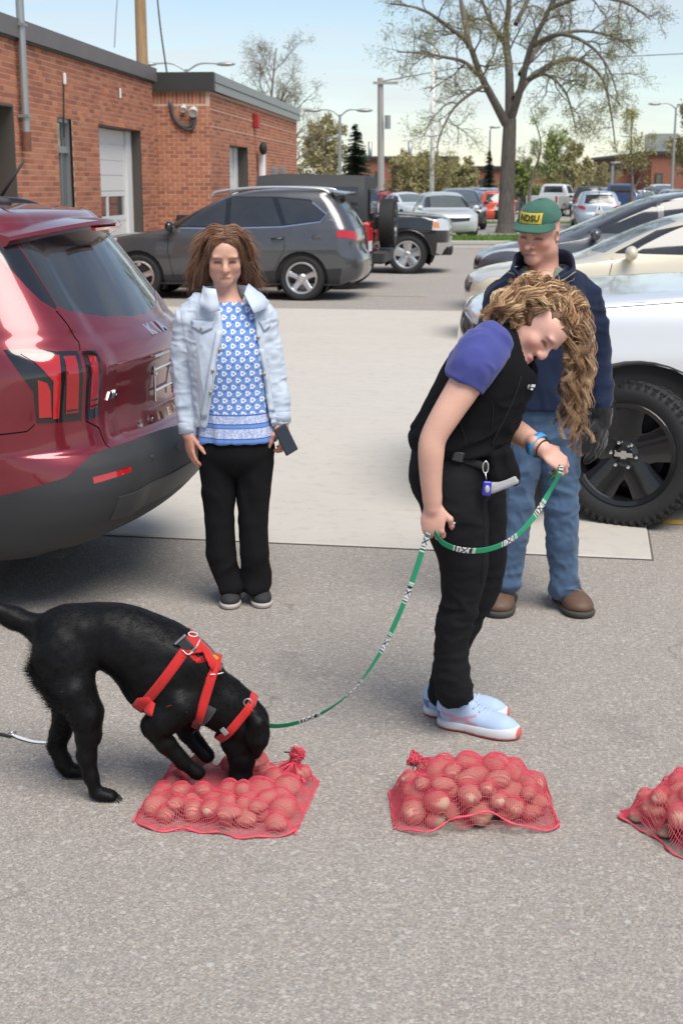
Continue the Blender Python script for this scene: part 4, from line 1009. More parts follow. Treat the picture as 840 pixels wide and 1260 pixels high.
# ---- red crossover, rear quarter towards the camera
RED_ROWS = [
    (0.275, 2.15, -2.1, 0.84, 0.3, 0.3, 0.1, 0.125),
    (0.345, 2.28, -2.3, 0.89, 0.4, 0.36, 0.12, 0.175),
    (0.455, 2.36, -2.43, 0.93, 0.45, 0.42, 0.12, 0.213),
    (0.57, 2.4, -2.47, 0.95, 0.45, 0.45, 0.12, 0.225),
    (0.67, 2.39, -2.455, 0.952, 0.45, 0.46, 0.12, 0.225),
    (0.725, 2.37, -2.41, 0.951, 0.45, 0.44, 0.12, 0.213),
    (0.755, 2.36, -2.365, 0.95, 0.45, 0.42, 0.12, 0.2),
    (0.86, 2.34, -2.345, 0.948, 0.45, 0.4, 0.12, 0.2),
    (0.98, 2.28, -2.355, 0.942, 0.45, 0.39, 0.12, 0.2),
    (1.07, 2.05, -2.365, 0.932, 0.45, 0.38, 0.12, 0.2),
    (1.14, 1.6, -2.335, 0.915, 0.45, 0.37, 0.12, 0.2),
    (1.195, 1.1, -2.28, 0.89, 0.4, 0.35, 0.12, 0.2),
    (1.25, 1.0, -2.245, 0.868, 0.35, 0.33, 0.1, 0.188),
    (1.38, 0.72, -2.16, 0.812, 0.3, 0.3, 0.08, 0.188),
    (1.52, 0.4, -2.06, 0.745, 0.28, 0.28, 0.08, 0.175),
    (1.605, 0.2, -1.99, 0.7, 0.28, 0.26, 0.08, 0.163),
    (1.65, 0.05, -1.95, 0.665, 0.28, 0.26, 0.08, 0.12),
    (1.69, -0.2, -1.88, 0.6, 0.28, 0.24, 0.06, 0.09),
    (1.72, -0.6, -1.6, 0.4, 0.2, 0.2, 0.04, 0.04),
    (1.73, -1.0, -1.1, 0.02, 0.01, 0.01, 0, 0)]

def build_red():
    t = thing('parked_suv', 'dark red metallic crossover at left, its rear corner nearest the camera', 'car', (-3.13, 6.69, 0), R(171))
    sh = Shell(RED_ROWS); A = dict(fr=(1.42, .36, .41), rr=(-1.39, .36, .41))
    lightA = [(-1.951, .899, 1.162), (-2.14, .815, 1.15), (-2.203, .745, 1.144), (-2.214, .766, .866), (-2.074, .897, .872), (-2.066, .897, 1.00)]
    lightB = [(-2.215, .728, 1.142), (-2.25, .655, 1.137), (-2.262, .675, .872), (-2.228, .75, .862)]
    lensA2 = [(-2.02, .891, 1.146), (-2.149, .818, 1.133), (-2.147, .847, .884), (-2.128, .862, .884), (-2.138, .863, 1.038), (-2.078, .882, 1.108)]
    lensA3 = [(-2.085, .891, 1.045), (-2.116, .873, 1.03), (-2.124, .866, 1.00), (-2.122, .862, .892), (-2.082, .892, .892)]
    lensB = [(-2.165, .805, 1.128), (-2.197, .767, 1.125), (-2.203, .781, .90), (-2.168, .825, .90)]
    lensC = [(-2.232, .717, 1.121), (-2.25, .684, 1.116), (-2.255, .690, .909), (-2.237, .73, .905)]
    glass = [(-1.96, 0, 1.635), (-1.945, .35, 1.63), (-1.905, .53, 1.615), (-1.895, .59, 1.59), (-2.094, .664, 1.318), (-2.12, .62, 1.29), (-2.204, .396, 1.253), (-2.252, .142, 1.233), (-2.26, 0, 1.232)]
    pillar = [(-1.84, .649, 1.592), (-1.70, .72, 1.50), (-1.852, .70, 1.54), (-1.992, .717, 1.40), (-2.047, .712, 1.345), (-2.097, .684, 1.305), (-2.094, .668, 1.318), (-1.893, .596, 1.594)]
    clad = [(-2.42, 0, .722), (-2.37, .33, .733), (-2.316, .65, .732), (-2.256, .783, .723), (-2.182, .884, .648), (-2.032, .945, .607), (-1.86, .947, .56), (-1.72, .945, .47), (-.9, .94, .42), (1.0, .94, .42), (1.0, .90, .285), (-1.6, .86, .285), (-2.0, .70, .285), (-2.08, 0, .285)]
    refl = [(-2.268, .818, .640), (-2.372, .640, .652), (-2.376, .648, .630), (-2.273, .818, .612)]
    skid = [(-2.301, .722, .445), (-2.341, .727, .541), (-2.40, .55, .55), (-2.47, .175, .56), (-2.475, 0, .56), (-2.44, 0, .47), (-2.44, .18, .47), (-2.38, .5, .44)]
    side_w = [[(1.0, None, 1.22), (.45, None, 1.50), (.02, None, 1.565), (.02, None, 1.215)], [(-.06, None, 1.215), (-.06, None, 1.57), (-.72, None, 1.575), (-.95, None, 1.22)], [(-1.04, None, 1.23), (-.86, None, 1.57), (-1.45, None, 1.54), (-1.66, None, 1.35)]]
    # tailgate shut line, quarter seam as recessed gaps
    shut = [(-2.098, .69, 1.30), (-2.15, .69, 1.25), (-2.195, .70, 1.18), (-2.21, .738, 1.146)]
    shut2 = [(-2.225, .752, .858), (-2.262, .69, .82), (-2.298, .677, .737)]
    def band(pl, w):
        return [tuple(np.array(q)) for q in pl]+[tuple(np.array(q)+np.array((-0.003, -w, w*0.3))) for q in pl[::-1]]
    qs = [(-1.70, .948, .80), (-1.917, .947, .823), (-2.039, .915, .836), (-2.067, .901, .862)]
    parts = [('lower_cladding', clad, M_PLAST, 0.006, 0), ('rear_window', glass, M_CGLASS, -0.004, 0), ('pillar_trim', pillar, M_GLOSSB, -0.001, 1),
             ('tail_light', lightA, M_GLOSSB, 0.003, 1), ('tail_light', lightB, M_GLOSSB, 0.003, 1), ('lens', lensA2, M_RED, 0.009, 1, 8), ('lens', lensA3, M_RED, 0.007, 1), ('lens', lensB, M_REDD, 0.007, 1), ('lens', lensC, M_REDD, 0.007, 1),
             ('panel_gap', band(shut, .008), M_SEAM, -0.006, 1), ('panel_gap', band(shut2, .008), M_SEAM, -0.006, 1), ('panel_gap', [q for q in qs]+[(q[0], q[1], q[2]+.006) for q in qs[::-1]], M_SEAM, -0.006, 1),
             ('plate_recess', [('r', 0, .825), ('r', .24, .825), ('r', .29, .93), ('r', .25, 1.045), ('r', 0, 1.045)], PAINT_RED, -.016, 0), ('reflector', refl, M_RED, 0.004, 1), ('skid_panel', skid, M_PLAST2, 0.012, 0),
             ('wheel_opening', arch(1.42, .36, .41, .285), None, 0, 0), ('wheel_opening', arch(-1.39, .36, .41, .285), None, 0, 0)]
    parts += [('side_window', w, M_CGLASS, -0.003, 1) for w in side_w]
    parts += [('windscreen', [('f', 0, 1.24), ('f', .70, 1.24), ('f', .60, 1.58), ('f', 0, 1.61)], M_WSHIELD, -0.003, 0), ('grille', [('f', 0, .62), ('f', .60, .66), ('f', .62, .84), ('f', 0, .82)], M_GLOSSB, 0.003, 0),
              ('headlight', [(2.20, .55, .90), (1.95, .86, .95), (1.95, .87, .84), (2.24, .55, .78)], M_CLEAR, 0.004, 1)]
    res = shell_build(sh, t, parts, 'body', PAINT_RED, du=0.0625, dv=0.2)
    inner_shell(sh, t, M_DARK)
    # LED ribs inside the tail lamps
    for lens in (lensB, lensC):
        b = MB()
        for k in range(9):
            f = (k+0.5)/9; a = np.array(lens[0])*(1-f)+np.array(lens[3])*f; c = np.array(lens[1])*(1-f)+np.array(lens[2])*f; n = nrm(np.cross(c-a, (0, 0, 1.0)))*-1
            if n[0] > 0: n = -n
            b.box((a+c)/2+n*0.010, (np.linalg.norm(c-a)*0.86, 0.004, 0.007), np.stack([nrm(c-a), n, np.array((0, 0, 1.0))], axis=1))
        b.build('led_bar', M_GLOSSB, t)
    # roof spoiler
    n = 17; V = []; ys = np.linspace(-.66, .66, n)
    for y in ys:
        e = (y/.66)**2; V += [(-1.82+.02*e, y, 1.672-.05*e), (-2.10+.20*e, y, 1.650-.055*e), (-2.115+.21*e, y, 1.635-.055*e), (-2.09+.20*e, y, 1.615-.055*e), (-1.93+.08*e, y, 1.60-.06*e)]
    F = [(i*5+j, i*5+j+1, (i+1)*5+j+1, (i+1)*5+j) for i in range(n-1) for j in range(4)]; F += [tuple(range(5))[::-1], tuple((n-1)*5+j for j in range(5))]
    mk('spoiler', V, F, PAINT_RED, t, True).data.set_sharp_from_angle(angle=R(40))
    b = MB(); b.box((-2.095, 0, 1.612), (.02, .34, .012)); b.build('brake_light', M_RED, t)
    # antenna
    b = MB(); b.ell((-1.57, 0, 1.725), (.085, .035, .034)); an = b.build('antenna', M_PLAST, t, True)
    b = MB(); b.tube([(-1.60, 0, 1.745), (-1.72, 0, 1.905)], [.0085, .0065], 8); b.build('antenna_mast', M_PLAST, an, True)
    # roof rails
    for sg in (1, -1):
        b = MB(); b.tube(spline([(.15, sg*.62, 1.66), (0, sg*.605, 1.715), (-.7, sg*.59, 1.745), (-1.4, sg*.58, 1.725), (-1.6, sg*.58, 1.68)], 20), .02, 8); b.build('roof_rail', M_GLOSSB, t, True)
    # number plate recess with chrome-lit housing
    pl = res['plate_recess'][0]
    for (y0, z0, w_, h_) in ((0, .995, .30, .012), (0, .90, .30, .012), (.145, .93, .012, .16), (-.145, .93, .012, .16)):
        b = MB(); b.box((-2.342, y0, z0), (.008, w_, h_), bevel=.002); b.build('plate_bracket', M_CHROME, pl)
    for y0 in (.13, -.13):
        b = MB(); b.cyl((-2.338, y0, .975), (-2.35, y0, .975), .008, n=10); b.build('bracket_bolt', M_CHROME, pl)
    b = MB(); b.box((-2.362, 0, 1.060), (.012, .40, .014), bevel=.004); b.build('handle_trim', M_CHROME, t)
    surf_text(sh, t, 'SORENTO', np.linspace(.345, -.345, 7), .782, .05, M_CHROME, bold=.002, sx=1.25)
    surf_text(sh, t, 'AWD', [.605, .570, .535], .942, .042, M_CHROME, bold=.002, shear=.2)
    surf_text(sh, t, 'KIA', [.085, 0, -.085], 1.165, .085, M_CHROME, bold=.004, sx=1.2)
    # bumper sensors
    b = MB()
    for y in (.45, -.45, .2, -.2):
        u, v = sh.inv([('r', abs(y), .655)])[0]; p = sh.S(np.array([u]), np.array([v]))[0]; p[1] *= np.sign(y); b.cyl(p+np.array((.01, 0, 0)), p-np.array((.010, 0, 0)), .012, n=12)
    b.build('parking_sensor', M_PLAST2, t)
    for (x, sg) in ((1.42, 1), (1.42, -1), (-1.39, 1), (-1.39, -1)):
        wheel(t, (x, sg*.82, .365), .365, .235, .245, 5, M_ALLOY, 'double', sg); wheel_well(t, x, .36, .43, sg*.55, sg*.93)
    b = MB(); b.box((0, 0, .30), (4.2, 1.5, .06)); b.build('underbody', M_DARK, t)
build_red()

# ---- generic body rows
SUV = [(.24, 2.05, -2.02, .83, .35, .3, .10, .05), (.32, 2.2, -2.2, .88, .45, .33, .12, .06), (.48, 2.27, -2.285, .91, .5, .36, .14, .07), (.65, 2.285, -2.28, .92, .5, .36, .14, .07), (.80, 2.25, -2.20, .92, .5, .34, .14, .06),
       (.92, 2.12, -2.19, .905, .5, .33, .14, .06), (.985, 1.75, -2.18, .89, .5, .32, .12, .06), (1.05, 1.18, -2.16, .875, .42, .31, .1, .06), (1.10, 1.0, -2.14, .86, .34, .30, .08, .06), (1.30, .58, -2.03, .79, .28, .28, .06, .06),
       (1.48, .20, -1.90, .72, .26, .26, .06, .06), (1.58, -.05, -1.82, .67, .26, .26, .06, .06), (1.645, -.35, -1.80, .60, .28, .26, .05, .05), (1.685, -.75, -1.5, .42, .25, .25, .04, .04), (1.70, -1.1, -1.15, .02, .01, .01, 0, 0)]
SEDAN = [(.20, 2.2, -2.15, .80, .35, .3, .10, .06), (.28, 2.34, -2.32, .86, .5, .4, .14, .1), (.45, 2.4, -2.40, .89, .55, .45, .16, .12), (.60, 2.41, -2.40, .90, .55, .45, .16, .12), (.72, 2.34, -2.36, .895, .55, .45, .16, .12), (.80, 2.1, -2.33, .885, .5, .42, .14, .12),
         (.87, 1.65, -2.28, .87, .5, .4, .12, .12), (.93, 1.15, -2.15, .855, .45, .38, .1, .1), (.97, .98, -1.75, .84, .36, .34, .08, .08), (1.10, .70, -1.45, .79, .3, .3, .06, .06), (1.25, .35, -1.12, .72, .27, .27, .06, .06), (1.35, .05, -.90, .66, .26, .26, .06, .06),
         (1.41, -.2, -.75, .57, .25, .25, .05, .05), (1.44, -.35, -.6, .35, .15, .15, .04, .04), (1.45, -.45, -.5, .02, .01, .01, 0, 0)]
VAN = [(.22, 2.3, -2.3, .88, .35, .2, .1, .05), (.32, 2.5, -2.48, .95, .5, .25, .14, .05), (.50, 2.56, -2.55, .99, .55, .28, .16, .06), (.68, 2.57, -2.55, 1.0, .55, .28, .16, .06), (.82, 2.50, -2.52, 1.0, .55, .28, .16, .06), (.92, 2.30, -2.50, .99, .55, .27, .15, .06), (1.0, 1.95, -2.49, .975, .5, .26, .14, .06),
       (1.07, 1.50, -2.48, .955, .45, .25, .12, .06), (1.13, 1.30, -2.46, .935, .36, .24, .1, .06), (1.35, .80, -2.38, .87, .3, .22, .08, .06), (1.55, .30, -2.28, .80, .28, .22, .07, .06), (1.66, -.02, -2.22, .745, .28, .22, .06, .06), (1.72, -.35, -2.1, .65, .28, .24, .05, .05), (1.755, -.8, -1.8, .42, .25, .25, .04, .04), (1.765, -1.3, -1.4, .02, .01, .01, 0, 0)]
def scale_rows(rows, sx, sy, sz):
    return [(z*sz, xf*sx, xr*sx, w*sy, rf*sy, rr*sy, bf*sx, br*sx) for (z, xf, xr, w, rf, rr, bf, br) in rows]
bpy_plate = simple('plate_white', (0.62, 0.62, 0.60), 0.35, var=0.1)
KINDS = dict(
    suv=dict(rows=SUV, L=4.57, W=1.84, H=1.70, wf=1.36, wr=-1.30, r=.35, rim=.235, arch=.405, z0=.24, belt=1.10, ws=(1.13, .64, 1.55, .545), rg=(1.14, .60, 1.53, .52),
        win=[[(.92, 1.13), (.32, 1.46), (-.06, 1.545), (-.06, 1.11)], [(-.15, 1.11), (-.15, 1.55), (-.80, 1.545), (-.98, 1.14)], [(-1.06, 1.15), (-.90, 1.54), (-1.40, 1.50), (-1.66, 1.30), (-1.60, 1.21)]],
        doors=[[(.78, .34), (.86, .75), (.84, 1.06)], [(-.11, .34), (-.11, 1.08)], [(-1.02, .98), (-1.04, .80), (-.86, .46)]], handle=[(-.02-.18, .92), (-.92, .94)], hl=[(2.18, .52, .80), (1.70, .87, .92), (1.72, .88, .82), (2.22, .52, .70)],
        tl=[(-2.20, .56, 1.02), (-1.86, .86, 1.06), (-1.86, .89, .96), (-2.2, .56, .88)], mirror=(.80, .95, 1.12), grille=[('f', 0, .62), ('f', .52, .66), ('f', .55, .80), ('f', 0, .78)], clad=.36),
    sedan=dict(rows=SEDAN, L=4.81, W=1.80, H=1.45, wf=1.42, wr=-1.36, r=.325, rim=.215, arch=.375, z0=.2, belt=.97, ws=(.99, .64, 1.33, .55), rg=(1.02, .6, 1.32, .53),
        win=[[(.78, .995), (.30, 1.235), (-.06, 1.31), (-.06, .975)], [(-.14, .975), (-.14, 1.31), (-.72, 1.27), (-1.05, 1.0)]],
        doors=[[(.80, .3), (.86, .7), (.8, .94)], [(-.1, .3), (-.1, .96)], [(-1.0, .92), (-1.0, .75), (-.85, .42)]], handle=[(-.2+.02, .82), (-.92, .84)], hl=[(2.30, .50, .70), (1.85, .84, .79), (1.88, .85, .70), (2.33, .5, .60)],
        tl=[(-2.33, .50, .84), (-2.0, .83, .87), (-2.0, .86, .75), (-2.36, .5, .70)], mirror=(.62, .92, 1.0), grille=[('f', 0, .52), ('f', .45, .54), ('f', .5, .66), ('f', 0, .66)], clad=0),
    van=dict(rows=VAN, L=5.12, W=2.0, H=1.765, wf=1.55, wr=-1.45, r=.345, rim=.225, arch=.40, z0=.22, belt=1.12, ws=(1.15, .70, 1.62, .60), rg=(1.15, .68, 1.60, .60),
        win=[[(1.02, 1.155), (.42, 1.50), (.02, 1.60), (.02, 1.135)], [(-.06, 1.135), (-.06, 1.61), (-.98, 1.62), (-.98, 1.135)], [(-1.08, 1.135), (-1.08, 1.62), (-1.9, 1.60), (-2.1, 1.2)]],
        doors=[[(.95, .34), (1.0, .8), (.95, 1.1)], [(-.02, .34), (-.02, 1.1)], [(-1.03, 1.1), (-1.03, .4)]], handle=[(.12, .95), (-.2, .95)], hl=[(2.42, .58, .84), (1.92, .93, .96), (1.94, .95, .86), (2.46, .58, .72)],
        tl=[(-2.47, .66, 1.12), (-2.3, .90, 1.12), (-2.34, .93, .78), (-2.5, .70, .78)], mirror=(.92, 1.06, 1.14), grille=[('f', 0, .62), ('f', .55, .66), ('f', .58, .80), ('f', 0, .80)], clad=0))
def gen_car(name, label, kind, loc, rotz, paint, L=None, W=None, H=None, group=None, detail=1, glass=None, chrome=False, wheelstyle='spoke', spokes=5, rails=False, clad=None, rimm=None, tailm=None):
    K = KINDS[kind]; sx, sy, sz = (L or K['L'])/K['L'], (W or K['W'])/K['W'], (H or K['H'])/K['H']
    t = thing(name, label, 'car' if kind != 'van' else 'van', loc, rotz, group); sh = Shell(scale_rows(K['rows'], sx, sy, sz))
    def q2(p): return [(x*sx, None, z*sz) for x, z in p]
    def q3(p): return [(x*sx if not isinstance(x, str) else x, y*sy, z*sz) for x, y, z in p]
    glass = glass or M_CGLASS; parts = []
    cl = K['clad'] if clad is None else clad
    if cl: parts.append(('lower_cladding', [(K['wf']*sx+.1, None, cl*sz), (K['wf']*sx+.1, None, .26*sz), (-1.9*sx, None, .26*sz), (-1.95*sx, None, cl*sz*1.4)], M_PLAST, .004, 0))
    if chrome: parts.append(('window_surround', q2([(1.0, 1.10), (.34, 1.485), (-.1, 1.565), (-.9, 1.56), (-1.42, 1.52), (-1.70, 1.30), (-1.62, 1.18), (-1.0, 1.115), (0, 1.09)]), M_GLOSSB, .001, 1, 5))
    parts += [('side_window', q2(w), glass, -.003 if not chrome else .003, 1, 5) for w in K['win']]
    a = K['ws']; parts.append(('windscreen', [('f', 0, a[0]*sz), ('f', a[1]*sy, a[0]*sz), ('f', a[3]*sy, a[2]*sz), ('f', 0, (a[2]+.03)*sz)], M_WSHIELD, -.003, 0))
    a = K['rg']; parts.append(('rear_window', [('r', 0, a[0]*sz), ('r', a[1]*sy, a[0]*sz), ('r', a[3]*sy, a[2]*sz), ('r', 0, (a[2]+.02)*sz)], glass, -.003, 0))
    parts += [('headlight', q3(K['hl']), M_CLEAR, .004, 1), ('tail_light', q3(K['tl']), tailm or M_RED, .006, 1), ('grille', q3(K['grille']), M_GLOSSB, .002, 0)]
    if detail:
        for d in K['doors']: parts.append(('panel_gap', [(x, None, z) for x, z in ribbon(q2(d), .010)], M_SEAM, -.006, 1, 5))
    if chrome:
        wl2 = []
        parts.append(('belt_trim', [(x, None, z) for x, z in ribbon([(1.02*sx, None, 1.095*sz), (.0, None, 1.085*sz), (-1.0*sx, None, 1.115*sz), (-1.60*sx, None, 1.19*sz), (-1.69*sx, None, 1.30*sz), (-1.45*sx, None, 1.48*sz)], .018)], M_CHROME, .004, 1, 5))
    r = K['r']*sz
    for wx in (K['wf'], K['wr']): parts.append(('wheel_opening', arch(wx*sx, K['r']*sz, K['arch']*sz, K['z0']*sz+.015), None, 0, 0, 3))
    shell_build(sh, t, parts, 'body', paint, du=.125 if detail else .34, dv=.25 if detail else .5)
    inner_shell(sh, t, M_DARK)
    hw = sh.rows[:, 3].max()
    for wx in (K['wf'], K['wr']):
        for sg in (1, -1):
            wheel(t, (wx*sx, sg*(hw-.125), r), r, .215, K['rim']*sz, spokes, rimm or M_ALLOY, wheelstyle, sg, lod=detail); wheel_well(t, wx*sx, r, K['arch']*sz+.01, sg*(hw-.38), sg*(hw-.015))
    for sg in (1, -1):
        b = MB(); mx, my, mz = K['mirror']; mx *= sx; my *= sy; mz *= sz; b.ell((mx, sg*(my+.06), mz), (.075, .12, .085)); b.tube([(mx, sg*(my-.12), mz-.08), (mx, sg*my, mz-.05)], .03, 6); b.build('mirror', paint if not chrome else M_GLOSSB, t, True)
        if detail:
            for hx, hz in K['handle']:
                u, v = sh.inv([(hx*sx, None, hz*sz)])[0]; p = sh.S(np.array([u]), np.array([v]))[0]
                b = MB(); b.tube([p+np.array((-.09, 0, 0)), p+np.array((-.06, .035, 0)), p+np.array((.06, .035, 0)), p+np.array((.09, 0, 0))], .014, 6); b.xf(np.diag((1., sg, 1.)), (0, 0, 0)); b.build('door_handle', paint if not chrome else M_GLOSSB, t, True)
        if rails:
            b = MB(); b.tube(spline([(.2*sx, sg*.66*sy, 1.56*sz), (.05*sx, sg*.645*sy, 1.645*sz), (-.7*sx, sg*.62*sy, 1.70*sz), (-1.5*sx, sg*.60*sy, 1.68*sz), (-1.72*sx, sg*.60*sy, 1.61*sz)], 20), .024, 6); b.build('roof_rail', M_ALLOY, t, True)
    b = MB(); xr = sh.rows[:, 2].min(); b.box((xr-.004, 0, (.80 if kind != 'sedan' else .62)*sz), (.02, .32, .16)); b.build('number_plate', bpy.data.materials['plate_white'], t)
    b = MB(); xf = sh.rows[:, 1].max(); b.box((0, 0, .26*sz), (xf*1.8, hw*1.55, .05)); b.build('underbody', M_DARK, t)
    return t, sh

# ---- charcoal crossover in the row behind the woman
RZ = R(172.0)
def place(rearwheel, wr, wy, rz):
    f = np.array((math.cos(rz), math.sin(rz), 0)); l = np.array((-math.sin(rz), math.cos(rz), 0)); return tuple(np.array(rearwheel)*np.array((1, 1, 0))-f*wr-l*wy)
rw = P(372, 364, 22.3)
rav, rsh = gen_car('parked_suv', 'charcoal grey crossover with silver roof rails parked behind the woman', 'suv', place(rw, -1.30, .82, RZ), RZ, PAINT_GREY, H=1.77, chrome=True, rails=True)
b = MB(); V = []
for y in np.linspace(-.62, .62, 11):
    e = (y/.62)**2; V += [(-1.75, y, 1.73-.03*e), (-2.03+.08*e, y, 1.70-.03*e), (-2.03+.08*e, y, 1.68-.03*e), (-1.80, y, 1.665-.03*e)]
b.add(V, [(i*4+j, i*4+j+1, (i+1)*4+j+1, (i+1)*4+j) for i in range(10) for j in range(3)]+[(0, 1, 2, 3), (43, 42, 41, 40)]); b.build('spoiler', PAINT_GREY, rav, True, sharp=40)
b = MB(); u, v = rsh.inv([(-1.55, None, .98)])[0]; p = rsh.S(np.array([u]), np.array([v]))[0]; b.lathe(p+np.array((0, -.012, 0)), (0, 1, 0), [(.082, 0), (.082, .014), (.076, .016), (0, .016)], 24); b.build('fuel_door', PAINT_GREY, rav, True, sharp=30)

# ---- red off-roader with black hardtop and spare wheel
def build_jeep():
    rz = R(172); t = thing('off_road_vehicle', 'red boxy off-roader with black hardtop and rear spare wheel', 'car', (-1.20, 25.8, 0), rz); t.scale = (1.04, 1.04, 1.07)
    bl = M_PLAST
    def loft(name, secs, m, par=t, sharp=30, bev=.04):
        """secs: (x, halfwidth_bottom, halfwidth_top, z0, z1)"""
        V = []; 
        for (x, wb, wt, z0, z1) in secs:
            for (y, z) in ((wb, z0), (wb, z0+(z1-z0)*.5), (wt+ (wb-wt)*.1, z1-bev), (wt-bev, z1), (-wt+bev, z1), (-(wt+(wb-wt)*.1), z1-bev), (-wb, z0+(z1-z0)*.5), (-wb, z0)): V.append((x, y, z))
        k = len(secs); F = [(i*8+j, (i+1)*8+j, (i+1)*8+(j+1) % 8, i*8+(j+1) % 8) for i in range(k-1) for j in range(8)]+[tuple(range(8)), tuple((k-1)*8+j for j in range(7, -1, -1))]
        o = mk(name, V, F, m, par, True); o.data.set_sharp_from_angle(angle=R(sharp)); return o
    loft('body', [(-1.75, .74, .76, .50, 1.08), (-1.70, .77, .78, .46, 1.10), (.55, .77, .78, .46, 1.12), (.62, .74, .72, .55, 1.12), (1.45, .66, .62, .60, 1.06), (1.62, .58, .52, .62, 1.0)], PAINT_JRED)
    top = loft('hardtop', [(-1.70, .74, .62, 1.09, 1.80), (-1.66, .76, .66, 1.105, 1.84), (-.2, .76, .66, 1.115, 1.87), (.20, .76, .66, 1.115, 1.83)], M_PLAST, sharp=35, bev=.07)
    for sg in (1, -1):
        for (x0, x1) in ((-1.55, -.80), (-.70, -.02)):
            V = [(x0, sg*.768, 1.2), (x1, sg*.768, 1.2), (x1, sg*.725, 1.66), (x0, sg*.725, 1.66)]
            b = MB(); b.prism(V, (0, sg*.012, 0)); b.build('side_window', M_CGLASS, t)
        b = MB(); 
        for i, a in enumerate(np.linspace(0, math.pi, 9)): pass
        A = np.linspace(-.15, math.pi+.15, 13)
        for cx in (1.18, -1.25):
            V = [(cx+r_*math.cos(a), sg*y, .42+r_*math.sin(a)*1.05) for a in A for (r_, y) in ((.50, .70), (.50, .93), (.54, .93), (.54, .70))]
            b.add(V, [(i*4+j, (i+1)*4+j, (i+1)*4+(j+1) % 4, i*4+(j+1) % 4) for i in range(12) for j in range(4)])
        b.build('fender_flare', M_PLAST, t)
        for cx in (1.18, -1.25): wheel(t, (cx, sg*.79, .40), .40, .25, .22, 5, M_BLKALLOY, 'spoke', sg)
        b = MB(); b.box((-1.765, sg*.64, .88), (.06, .15, .24), bevel=.01); b.build('tail_light', M_RED, t)
        b = MB(); b.lathe((1.64, sg*.40, .86), (1, 0, 0), [(.10, -.05), (.10, .01), (.08, .025), (0, .03)], 16); b.build('headlight', M_CLEAR, t, True, sharp=40)
    b = MB(); b.prism([(.22, -.68, 1.14), (.22, .68, 1.14), (.02, .62, 1.80), (.02, -.62, 1.80)], (.03, 0, .008)); b.xf(np.eye(3), (.04, 0, 0)); b.build('windscreen', M_WSHIELD, t)
    b = MB(); b.box((-1.725, 0, 1.42), (.03, 1.05, .40), bevel=.01); b.build('rear_window', M_CGLASS, t)
    b = MB(); b.box((-1.90, 0, .52), (.22, 1.6, .20), bevel=.03); b.build('bumper', M_PLAST, t)
    b = MB(); b.box((1.80, 0, .55), (.22, 1.5, .2), bevel=.03); b.build('bumper', M_PLAST, t)
    # spare wheel on the tailgate
    g_ = MB(); sp = wheel(t, (0, 0, 0), .40, .27, .22, 5, M_BLKALLOY, 'spoke', 1, tread=True); sp.name = 'spare_wheel'
    sp.rotation_euler = (0, 0, R(90)); sp.location = (-1.98, -.02, 1.06)
    b = MB(); b.box((-1.80, 0, 1.06), (.14, .2, .2)); b.build('spare_carrier', M_PLAST, t)
    b = MB()
    for k in range(7): b.box((1.645, (k-3)*.085, .86), (.03, .045, .24))
    b.build('grille', M_GLOSSB, t)
build_jeep()

# ---- pickups
PICK = [(.38, .72, -2.92, .93, .34, .06, .10, 0), (.52, .85, -2.92, .97, .40, .06, .12, 0), (.72, .89, -2.92, 1.0, .42, .06, .12, 0), (.90, .89, -2.92, 1.01, .42, .06, .12, 0), (1.01, .875, -2.92, 1.0, .42, .06, .12, 0), (1.10, .84, -2.92, .99, .42, .06, .12, 0),
        (1.165, .72, -2.92, .97, .42, .06, .12, 0), (1.205, .42, -2.92, .95, .40, .06, .12, 0), (1.24, -.05, -2.92, .925, .36, .06, .12, 0), (1.275, -.70, -2.92, .905, .32, .06, .1, 0), (1.32, -.90, -2.92, .885, .3, .06, .08, 0), (1.54, -1.3, -2.92, .81, .26, .08, .07, 0),
        (1.77, -1.72, -2.90, .735, .25, .1, .06, .02), (1.845, -1.9, -2.86, .68, .25, .12, .05, .02), (1.88, -2.15, -2.75, .5, .2, .12, .04, .02), (1.895, -2.45, -2.55, .02, .01, .01, 0, 0)]
